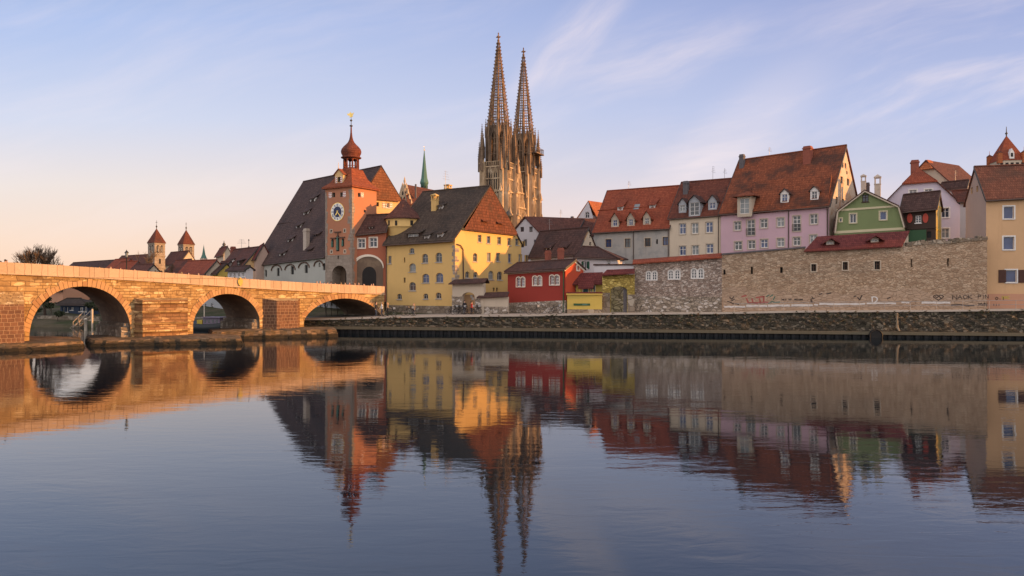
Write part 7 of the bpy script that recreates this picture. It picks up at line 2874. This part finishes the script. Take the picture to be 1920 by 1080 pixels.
def bare_tree(name, label, base, h, spread, seed, levels=6, group=None, crown_start=0.3, leafy=False, r0=0.22, sx=1.0, stems=0):
    r = random.Random(seed)
    o = thing(name, label, 'tree', base, group)
    tm, cm = MB(), MB()

    def grow(p, d, ln, rad, lv):
        q = p + d * ln
        (tm if lv >= levels - 2 else cm).tube(p, q, rad, rad * 0.68, 5 if lv > 2 else 3, cap=False)
        if lv == 0:
            return
        for i in range(3 if lv > 1 else 4):
            a = r.uniform(0, 2 * math.pi)
            tilt = r.uniform(0.25, 0.75) * spread
            nd = d + Vector((math.cos(a) * tilt * sx, math.sin(a) * tilt, r.uniform(-0.05, 0.2)))
            nd.normalize()
            grow(p + d * ln * r.uniform(0.65, 1.0), nd, ln * r.uniform(0.62, 0.86), max(rad * 0.58, 0.017), lv - 1)
    b = Vector(base)
    if stems:
        for i in range(stems):
            q = (i / (stems - 1) - 0.5) * 2
            grow(b + Vector((q * 0.5, r.uniform(-.3, .3), 0)), Vector((q * 0.5, r.uniform(-.4, .4), 1 - 0.25 * q * q)).normalized(), h * crown_start * (1 - 0.42 * q * q), r0, levels)
    else:
        grow(b, Vector((r.uniform(-.06, .06), 0, 1)).normalized(), h * crown_start, r0, levels)
    tm.build('trunk', M['bark'], o)
    if leafy:
        for v in list(cm.v)[::6]:
            for _ in range(2):
                p = v + Vector((r.uniform(-.3, .3), r.uniform(-.3, .3), r.uniform(-.2, .2)))
                a = Vector((r.uniform(-1, 1), r.uniform(-1, 1), r.uniform(-1, 1))).normalized() * 0.14
                bb = a.orthogonal().normalized() * 0.1
                cm.face([p - a, p + bb, p + a, p - bb], 1)
    cm.build('crown', [M['twig'], M['leaf_dark']], o)
    return o


tb = G(70, 105, 3.5)
bare_tree('bare_tree', 'broad leafless tree with a dense rounded crown rising over the left end of the bridge', tb, 9.6, 0.60, 5, 5, None, 0.27, r0=0.14, sx=1.0, stems=13)
bare_tree('bare_tree', 'leafless tree beside the left twin church tower', G(270, 170, 4), 10.5, 0.75, 8, 5, None, 0.36)
bare_tree('bare_tree', 'small leafless tree between the broad leafless tree and the church nave', G(186, 140, 4), 5.2, 0.7, 12, 4, None, 0.4)
bare_tree('bare_tree', 'thin leafless tree just right of the lamp post', G(312, 118, 4), 5.0, 0.6, 14, 5, None, 0.34)
bare_tree('bare_tree', 'leafless tree behind the boathouse seen through the left arch', G(120, 118, 2.5), 6.2, 0.8, 15, 5, None, 0.33)
bare_tree('bare_tree', 'dark shrubby tree on the bank at the left edge of the big arch', G(84, 108, 1.5), 3.4, 0.9, 16, 5, None, 0.3, leafy=True)

for i, (px, D, hh) in enumerate(((66, 103, 2.2), (96, 106, 2.6), (108, 101.5, 1.6), (172, 106, 3.0), (186, 104, 2.4), (203, 103, 3.2), (365, 103, 2.6), (440, 100, 2.6))):
    bare_tree('bank_shrub', 'dark shrub on the far bank seen under the bridge arches', G(px, D, 0.5 + (D - 98) * 0.12), hh, 0.9, 60 + i, 4, 'shrubs on the far bank', 0.3, leafy=True, r0=0.05)
# ------------------------------------------------------------------ things seen through the arches
bh = gable_house('boathouse', 'low dark blue boathouse with a hipped roof seen through the left bridge arch', 'boathouse',
                 (113, 111, 572), (165, 107, 572.5), 1.2, 32, (126, 562, 152, 562), 'blue_wall', 't_darktile', front=[(119, 581, 4, 10, 'vbar'), (126, 580.5, 4, 9, 'vbar'), (135, 579, 6, 5, 'hbar'), (152, 580, 7, 8, 'cross'), (160, 580, 5, 9, 'vbar')],
                 ends=('h', 'h'), over=0.4)
mb = MB()
ew = Plane(G(70, 104.5, 0), G(182, 101.5, 0))
mb.pbox(ew, 0, ew.L, 0.2, 1.55, -0.5, 0)
tag(mb.build('embankment_wall', M['s_plinth']), 'low stone embankment wall under the dark blue boathouse', 'wall')
far_house('mauve house with brick walls behind the dark blue boathouse', (88, 125, 566), (190, 120, 562), (90, 540, 186, 538), 45, 'p_salmon', 't_brown', z0=1.0,
          front=[(100, 573, 5, 8), (112, 558, 5, 8, 'cross')])
far_house('dull red house hidden behind the bridge, seen left of the boathouse', (52, 122, 548), (118, 117, 546), (58, 512, 114, 511), 48, 'p_salmon_base', 't_brown', z0=1.0, front=[(90, 572, 5, 9), (104, 571, 5, 9)])
far_house('brown plastered house behind the boathouse, seen under the crown of the left arch', (150, 124, 545), (250, 116, 543), (154, 516, 246, 518), 45, 'p_pale', 't_browndark', z0=1.0, front=[(170, 570, 5, 9), (184, 569, 5, 9), (198, 569, 5, 9)])
st = thing('river_steps', 'wooden steps with pale handrails going down the far bank under the left arch', 'steps', G(148, 97, 0.2))
mb = MB()
a, b = G(137, 96.5, 0.25), G(158, 98.5, 1.6)
sd = (b - a).normalized()
sdv = Vector((0.2, 1, 0)).normalized()
for i in range(8):
    p = a.lerp(b, i / 7)
    mb.box((p.x, p.y + 0.4, p.z - 0.05), (0.34, 1.2, 0.07), Vector((sd.x, sd.y, 0)))
mb.build('tread', M['s_plinth'], st)
for k in (0, 1.1):
    mb = MB()
    mb.tube(a + sdv * k + UPV * 0.75, b + sdv * k + UPV * 0.75, 0.06)
    mb.tube(a + sdv * k + UPV * 0.05, b + sdv * k + UPV * 0.05, 0.06)
    for q in (0.0, 0.5, 1.0):
        p = a.lerp(b, q) + sdv * k
        mb.tube(p, p + UPV * 0.78, 0.05)
    mb.build('handrail', M['s_quoin'], st)
mp = G(160.7, 90.5, 0)
mb = MB()
mb.lathe(mp, [(0.17, -0.8), (0.17, 1.55), (0.19, 1.56), (0.19, 1.66), (0.1, 1.72)], 10)
tag(mb.build('mooring_post', M['white_warm']), 'white mooring post standing in the water under the left arch', 'post')
mb = MB()
mb.lathe(G(173, 97, 0), [(0.12, 0.2), (0.12, 2.6), (0.02, 2.7)], 8)
tag(mb.build('wooden_post', M['p_pale']), 'wooden post on the far bank beside the river steps', 'post')

# moored boat through the middle arch
bx = thing('river_boat', 'dark moored riverboat with a mauve cabin seen through the second arch', 'boat', G(397, 92, 0))
Lb = Plane(G(356, 93.5, 0), G(432, 91, 0))
mb = MB()
rows = []
for k in range(13):
    u = Lb.L * k / 12
    q = k / 12
    w = 1.3 * math.sin(math.pi * min(1, 0.12 + q * 0.76)) ** 0.5
    sh = 0.28 * (2 * q - 1) ** 2
    rows.append([Lb.pt(u, -0.3, w * 0.5), Lb.pt(u, 0.25 + sh, w), Lb.pt(u, 1.0 + sh, w * 1.06), Lb.pt(u, 1.0 + sh, w * 0.9), Lb.pt(u, 0.85 + sh, 0), Lb.pt(u, 1.0 + sh, -w * 0.9), Lb.pt(u, 1.0 + sh, -w * 1.06), Lb.pt(u, 0.2, -w), Lb.pt(u, -0.3, -w * 0.5)])
mb.grid(rows, 0, False, True)
mb.face(rows[0], 0)
mb.face(rows[-1], 0)
mb.build('hull', M['boat_hull'], bx)
mb = MB()
mb.pbox(Lb, Lb.L * 0.45, Lb.L * 0.86, 0.85, 1.75, -0.8, 0.8, 0)
mb.pbox(Lb, Lb.L * 0.43, Lb.L * 0.88, 1.752, 1.85, -0.95, 0.95, 0)
for i in range(4):
    u = Lb.L * (0.48 + 0.095 * i)
    mb.pbox(Lb, u, u + 0.3, 1.15, 1.55, 0.79, 0.815, 1)
mb.build('cabin', [M['boat_cabin'], M['glass']], bx)
mb = MB()
mb.pbox(Lb, Lb.L * 0.27, Lb.L * 0.40, 0.86, 1.45, -0.4, 0.6, 0)
mb.build('deck_box', M['boat_yellow'], bx)
mb = MB()
mb.tube(Lb.pt(Lb.L * 0.36, 0.9, 0), Lb.pt(Lb.L * 0.36, 3.6, 0), 0.06)
mb.tube(Lb.pt(Lb.L * 0.1, 0.9, 0.5), Lb.pt(Lb.L * 0.1, 1.7, 0.5), 0.03)
mb.tube(Lb.pt(Lb.L * 0.1, 1.7, 0.5), Lb.pt(Lb.L * 0.4, 1.7, 0.5), 0.02)
mb.build('mast', M['white_warm'], bx)
far_house('grey green riverside house seen through the second arch', (350, 116, 548), (440, 109, 545), (352, 528, 436, 528), 45, 'p_greydormer', 't_darktile', z0=1.0,
          front=[(372, 575, 5, 10), (384, 575, 5, 10), (398, 574, 5, 10), (380, 560, 5, 8)])
far_house('blue grey kiosk wall seen through the third arch', (572, 101, 565), (640, 99, 565), (575, 555, 636, 555), 30, 'p_greydormer', 't_darktile', z0=1.5, front=[(590, 577, 6, 10), (602, 577, 6, 10)])
for i, (px, D, sd_) in enumerate(((612, 92.5, 31), (622, 93.5, 32), (633, 92, 33), (651, 94, 34))):
    bare_tree('river_sapling', 'leafless sapling stems on the bank under the third arch', G(px, D, 1.4), 2.0, 0.35, sd_, 3, 'saplings under the third arch', 0.5, r0=0.05)

# ------------------------------------------------------------------ lamp posts on the bridge
def lamp(s, off, label):
    p = BP.pt(SM - s, zdeck(s), off)
    o = thing('street_lamp', label, 'street lamp', p)
    mb = MB()
    mb.lathe(p, [(0.14, 0), (0.12, 0.35), (0.07, 0.5), (0.05, 2.6), (0.09, 2.65), (0.05, 2.75)], 8)
    mb.build('pole', M['black_metal'], o)
    mb = MB()
    mb.lathe(p + UPV * 2.75, [(0.1, 0), (0.2, 0.42)], 6, 0, False)
    lh = mb.build('lantern_glass', M['glass_pale'], o)
    mb = MB()
    mb.lathe(p + UPV * 3.17, [(0.24, 0), (0.22, 0.05), (0.06, 0.2), (0.02, 0.32)], 6, 0, False)
    mb.build('lantern_cap', M['black_metal'], lh)
    return o


lamp(s_of(286.5), -BW + 0.7, 'old fashioned lantern on a post on the bridge below the left church tower')

# ------------------------------------------------------------------ people


def make_body(pose, cloth, legs, seed):
    r = random.Random(seed)
    J = {'hip': (0, 0, 0.95), 'chest': (0, -0.02, 1.30), 'neck': (0, -0.02, 1.48), 'head': (0, -0.05, 1.62), 'top': (0, -0.03, 1.74)}
    st_ = 0.16 if pose == 'walk' else 0.03
    for s, k in ((-1, 'l'), (1, 'r')):
        J['th' + k] = (0.10 * s, 0, 0.90)
        J['kn' + k] = (0.11 * s, -0.08 * (1 if s * st_ > 0.1 else 0.3), 0.50)
        J['an' + k] = (0.11 * s, st_ * s * 1.2, 0.09)
        J['to' + k] = (0.12 * s, st_ * s * 1.2 - 0.17, 0.04)
        J['sh' + k] = (0.19 * s, -0.01, 1.42)
        J['el' + k] = (0.25 * s, -0.03 - st_ * s * 0.5, 1.13)
        J['wr' + k] = (0.24 * s, -0.14 - st_ * s, 0.90) if pose != 'bike' else (0.2 * s, -0.42, 1.0)
        J['ha' + k] = (0.235 * s, -0.18 - st_ * s, 0.82) if pose != 'bike' else (0.2 * s, -0.50, 0.99)
    names = list(J)
    E = [('hip', 'chest'), ('chest', 'neck'), ('neck', 'head'), ('head', 'top')]
    for k in 'lr':
        E += [('hip', 'th' + k), ('th' + k, 'kn' + k), ('kn' + k, 'an' + k), ('an' + k, 'to' + k), ('chest', 'sh' + k), ('sh' + k, 'el' + k), ('el' + k, 'wr' + k), ('wr' + k, 'ha' + k)]
    R_ = {'hip': .145, 'chest': .15, 'neck': .06, 'head': .095, 'top': .07, 'th': .09, 'kn': .06, 'an': .045, 'to': .04, 'sh': .075, 'el': .048, 'wr': .035, 'ha': .042}
    me = bpy.data.meshes.new('person_skin')
    me.from_pydata([J[n_] for n_ in names], [(names.index(a), names.index(b)) for a, b in E], [])
    o = bpy.data.objects.new('person_skin', me)
    COL.objects.link(o)
    md = o.modifiers.new('skin', 'SKIN')
    for i, n_ in enumerate(names):
        rr_ = R_.get(n_) or R_[n_[:2]]
        me.skin_vertices[0].data[i].radius = (rr_ * (1.15 if n_ in ('hip', 'chest') else 1), rr_ * (0.8 if n_ in ('hip', 'chest') else 1))
        me.skin_vertices[0].data[i].use_root = (n_ == 'hip')
    o.modifiers.new('sub', 'SUBSURF').levels = 1
    dg = bpy.context.evaluated_depsgraph_get()
    m2 = bpy.data.meshes.new_from_object(o.evaluated_get(dg))
    bpy.data.objects.remove(o)
    m2.name = 'person_body'
    m2.materials.clear()
    for k in (cloth, legs, 'skin', 'rubber'):
        m2.materials.append(M[k])
    for p in m2.polygons:
        c = p.center
        arm = abs(c.x) > 0.17 and c.z < 1.2
        if c.z > 1.50:
            p.material_index = 2
        elif (arm and c.z < 0.93 and pose != 'bike') or (pose == 'bike' and c.y < -0.40):
            p.material_index = 2
        elif c.z > 0.90 or arm:
            p.material_index = 0
        elif c.z > 0.10:
            p.material_index = 1
        else:
            p.material_index = 3
        p.use_smooth = True
    return m2


def make_hair(mat, long=False):
    mb = MB()
    prof = [(0.135, -0.06), (0.128, 0.03), (0.095, 0.095), (0.04, 0.13), (0.005, 0.135)]
    if long:
        prof = [(0.10, -0.2)] + prof
    rows = []
    for r, z in prof:
        rows.append([Vector((r * 0.82 * math.cos(2 * math.pi * k / 12), 0.028 + r * (0.95 if math.sin(2 * math.pi * k / 12) > 0 else 0.62) * math.sin(2 * math.pi * k / 12), 1.665 + z)) for k in range(12)])
    mb.grid(rows, 0, True, True)
    mb.face(rows[-1])
    o = mb.build('hair', M[mat], None, (0, 0, 0))
    me = o.data
    bpy.data.objects.remove(o)
    return me


POSES = {}
for nm, a in (('dark', ('walk', 'cloth_dark', 'cloth_jeans', 1)), ('white', ('walk', 'cloth_white', 'cloth_jeans', 2)), ('red', ('stand', 'cloth_red', 'cloth_dark', 3)),
              ('blue', ('walk', 'cloth_blue', 'cloth_dark', 4)), ('tan', ('stand', 'cloth_tan', 'cloth_jeans', 5)), ('cyc', ('bike', 'cloth_tan', 'cloth_dark', 6))):
    POSES[nm] = make_body(*a)
HAIR = {'dark': make_hair('hair_dark'), 'fair': make_hair('hair_fair', True)}


def person(loc, rot, kind, hair, label, group=None, k=1.0):
    o = thing('person', label, 'person', loc, group)
    o.rotation_euler = (0, 0, rot)
    o.scale = (k, k, k)
    b = bpy.data.objects.new('body', POSES[kind])
    COL.objects.link(b)
    b.parent = o
    h_ = bpy.data.objects.new('hair', HAIR[hair])
    COL.objects.link(h_)
    h_.parent = b
    return o


rp_ = random.Random(77)
heads = [6, 14, 20, 41, 118, 125, 152, 168, 178, 196, 214, 220, 232, 247, 259, 266, 300, 333, 352, 361, 372, 384, 402, 431, 452, 470, 606, 612, 622, 627, 634, 640, 648, 655, 668, 676, 684, 690, 697, 704, 710]
kinds = ['dark', 'white', 'red', 'blue', 'tan', 'dark', 'dark']
KW = {'dark': 'dark jacket', 'white': 'white top', 'red': 'red jacket', 'blue': 'blue jacket', 'tan': 'tan coat'}
where = lambda px: 'left of the lamp post' if px < 280 else ('between the lamp post and the barn' if px < 500 else 'in front of the clock tower gate')
for px in heads:
    s = s_of(px)
    off = rp_.uniform(-1.6, -0.8)
    k = rp_.choice(kinds)
    # slide along the bridge so that the person keeps to the column
    p = BP.pt(SM - s, zdeck(s), off)
    person(p, rp_.choice((0.8, -2.3, 0.6, -2.5, 1.0)), k, rp_.choice(('dark', 'fair', 'dark')), 'person in a %s on the bridge %s' % (KW[k], where(px)), 'people crossing the bridge', rp_.uniform(0.74, 0.82) if px > 600 else rp_.uniform(0.68, 0.78))


def on_prom(px, off):
    D = 84.0
    for _ in range(6):
        x = (px - 960) / F * D
        D = QP(x, off, 0).y
    z = lerp(QZ, x)
    return Vector((x, QP(x, off, 0).y, z + (0.03 if off > 0.6 else 0.0)))


person(on_prom(705, 2.2), 1.4, 'dark', 'dark', 'person in dark clothes on the promenade at the right foot of the third arch', None, 0.95)
person(on_prom(716.5, 1.2), -1.5, 'white', 'fair', 'fair haired person in a white top walking below the bridge end', None, 0.95)
person(on_prom(726.5, 0.9), 1.7, 'cyc', 'fair', 'person in tan holding a bicycle at the bridge end of the quay', None, 0.92)
person(on_prom(776, 1.0), -0.6, 'tan', 'fair', 'person in a tan coat standing by the parked bicycles below the yellow house', None, 0.80)
person(on_prom(871, 4.2), 0.4, 'dark', 'dark', 'person in dark clothes standing in the pale archway', None, 0.9)
person(on_prom(884, 2.2), 2.0, 'red', 'dark', 'person in a red jacket beside the bicycles outside the pale archway', None, 0.85)

# ------------------------------------------------------------------ bicycles


def make_bike(label, group, frame='cloth_dark'):
    o = thing('bicycle', label, 'bicycle', (0, 0, 0), group)
    for x in (-0.52, 0.52):
        mb = MB()
        rows = []
        for i in range(20):
            a = 2 * math.pi * i / 20
            cc = Vector((x + 0.33 * math.cos(a), 0, 0.34 + 0.33 * math.sin(a)))
            rd = Vector((math.cos(a), 0, math.sin(a)))
            rows.append([cc + rd * 0.022 * math.cos(b) + Vector((0, 1, 0)) * 0.022 * math.sin(b) for b in [2 * math.pi * j / 6 for j in range(6)]])
        rows.append(rows[0])
        mb.grid(rows, 0, True, True)
        w_ = mb.build('wheel', M['rubber'], o)
        mb = MB()
        for i in range(10):
            a = 2 * math.pi * i / 10
            mb.tube((x, 0, 0.34), (x + 0.32 * math.cos(a), 0, 0.34 + 0.32 * math.sin(a)), 0.006, n=3)
        mb.tube((x, -0.05, 0.34), (x, 0.05, 0.34), 0.03)
        mb.build('spokes', M['steel'], w_)
    mb = MB()
    for a, b in (((-0.52, 0, 0.34), (-0.05, 0, 0.30)), ((-0.52, 0, 0.34), (-0.18, 0, 0.82)), ((-0.05, 0, 0.30), (-0.2, 0, 0.88)), ((-0.05, 0, 0.30), (0.38, 0, 0.82)), ((-0.18, 0, 0.80), (0.38, 0, 0.85)), ((0.38, 0, 0.85), (0.52, 0, 0.34)), ((0.38, 0, 0.82), (0.35, 0, 1.0))):
        mb.tube(a, b, 0.022, n=6)
    mb.build('frame', M[frame], o)
    mb = MB()
    mb.tube((0.35, -0.28, 1.02), (0.35, 0.28, 1.02), 0.018)
    for s in (-1, 1):
        mb.tube((0.35, 0.28 * s, 1.02), (0.22, 0.3 * s, 1.0), 0.02)
    mb.build('handlebar', M['black_metal'], o)
    mb = MB()
    mb.prism([(-0.34, -0.09, 0.90), (-0.34, 0.09, 0.90), (-0.08, 0.03, 0.92), (-0.08, -0.03, 0.92)], (0, 0, 0.05))
    mb.build('saddle', M['rubber'], o)
    mb = MB()
    mb.box((0.55, 0, 0.86), (0.26, 0.34, 0.02))
    for q in ((0.42, 0), (0.68, 0)):
        mb.box((q[0], 0, 0.97), (0.012, 0.34, 0.2))
    for s in (-1, 1):
        mb.box((0.55, 0.17 * s, 0.97), (0.26, 0.012, 0.2))
    mb.build('basket', M['steel'], o)
    return o


bk0 = make_bike('bicycle held by the person in tan at the bridge end', 'bicycles on the quay')
p = on_prom(730, 0.75)
bk0.location, bk0.rotation_euler = p, (0, 0, 0.15)
spots = [(765, 0.75, 0.3, 'dark bicycle leaning at the left of the parked group below the yellow house'),
         (771, 1.0, 2.6, 'dark bicycle at the right of the parked group below the yellow house'),
         (848, 3.4, 0.2, 'first bicycle left of the pale archway'), (856, 3.1, 0.6, 'second bicycle left of the pale archway'), (864, 3.3, -0.2, 'bicycle just left of the archway opening'),
         (878, 2.9, 0.4, 'bicycle in front of the archway opening'), (890, 3.2, 0.1, 'bicycle at the right of the archway, by the low wall'),
         (1000, 0.7, 0.35, 'bicycle standing at the quay edge below the red house'), (1041, 0.8, -0.25, 'bicycle at the quay edge below the right end of the red house')]
for px, off, rz, lb in spots:
    c = copy_tree(bk0)
    c.location = on_prom(px, off)
    c.rotation_euler = (0, 0, rz)
    c['label'] = lb

# planters with flowers by the archway, and a bin
def planter(px, off, label):
    p = on_prom(px, off)
    o = thing('flower_planter', label, 'planter', p, 'planters by the pale archway')
    mb = MB()
    mb.lathe(p, [(0.22, 0), (0.30, 0.4), (0.33, 0.42), (0.27, 0.42)], 10)
    mb.build('pot', M['chimney_pale'], o)
    r = random.Random(px)
    mb = MB()
    for i in range(70):
        a = r.uniform(0, 6.28)
        rr_ = r.uniform(0, 0.4)
        q = p + Vector((rr_ * math.cos(a), rr_ * math.sin(a), 0.42 + r.uniform(0, 0.42) * (1 - rr_)))
        d = Vector((r.uniform(-1, 1), r.uniform(-1, 1), r.uniform(-1, 1))).normalized() * 0.08
        e = d.orthogonal().normalized() * 0.05
        mb.face([q - d, q + e, q + d, q - e], 0 if i % 3 else 1)
    mb.build('flowers', [M['leaf_dark'], M['cloth_red']], o)


planter(859, 4.3, 'pot of red flowers at the left pier of the pale archway')
planter(893, 4.3, 'pot of red flowers at the right pier of the pale archway')
planter(902, 4.2, 'pot of red flowers in front of the low garden wall')

# weeds growing out of the quay wall
rw = random.Random(91)
wm_ = MB()
for i in range(900):
    x = rw.uniform(-24, 70)
    z = lerp(QZ, x) - rw.betavariate(1.2, 2.2) * 1.6
    dens = 0.5 + 0.5 * math.sin(x * 0.6) * math.sin(x * 0.23 + 1)
    if rw.random() > dens:
        continue
    base = QP(x, -0.12 - (lerp(QZ, x) - z) * 0.12, z)
    for j in range(5):
        d = Vector((rw.uniform(-1, 1), rw.uniform(-0.7, 0.1), rw.uniform(-0.8, 0.6))).normalized() * rw.uniform(0.12, 0.34)
        e = d.cross(NQ).normalized() * 0.035 if d.cross(NQ).length > 0.01 else Vector((0.03, 0, 0))
        wm_.face([base - e, base + e, base + d], rw.choice((0, 0, 1)))
tag(wm_.build('weeds', [M['leaf_dark'], M['twig']]), 'tufts of weeds sprouting from the dark quay wall', 'weeds', kind='stuff')

# television aerials on a few roofs
def aerial(H, q, h):
    p = H.rl.lerp(H.rr, q)
    mb = MB()
    mb.tube(p - UPV * 0.2, p + UPV * h, 0.03, 0.02, 5)
    for i in range(4):
        z = h * (0.55 + 0.13 * i)
        w = 0.75 - 0.12 * i
        mb.tube(p + UPV * z - H.n * w + H.t * 0.1, p + UPV * z + H.n * w + H.t * 0.1, 0.016, 0.016, 4)
    mb.build('aerial', M['steel'], H.roof)


for H, q, h in ((cream, 0.62, 2.0), (cream, 0.84, 1.5), (grey, 0.30, 1.3), (pink, 0.30, 1.2), (yel, 0.35, 2.6), (BR, 0.2, 1.6), (br1, 0.5, 1.5), (wd, 0.55, 1.4), (org, 0.5, 1.4), (h1, 0.3, 1.6)):
    aerial(H, q, h)
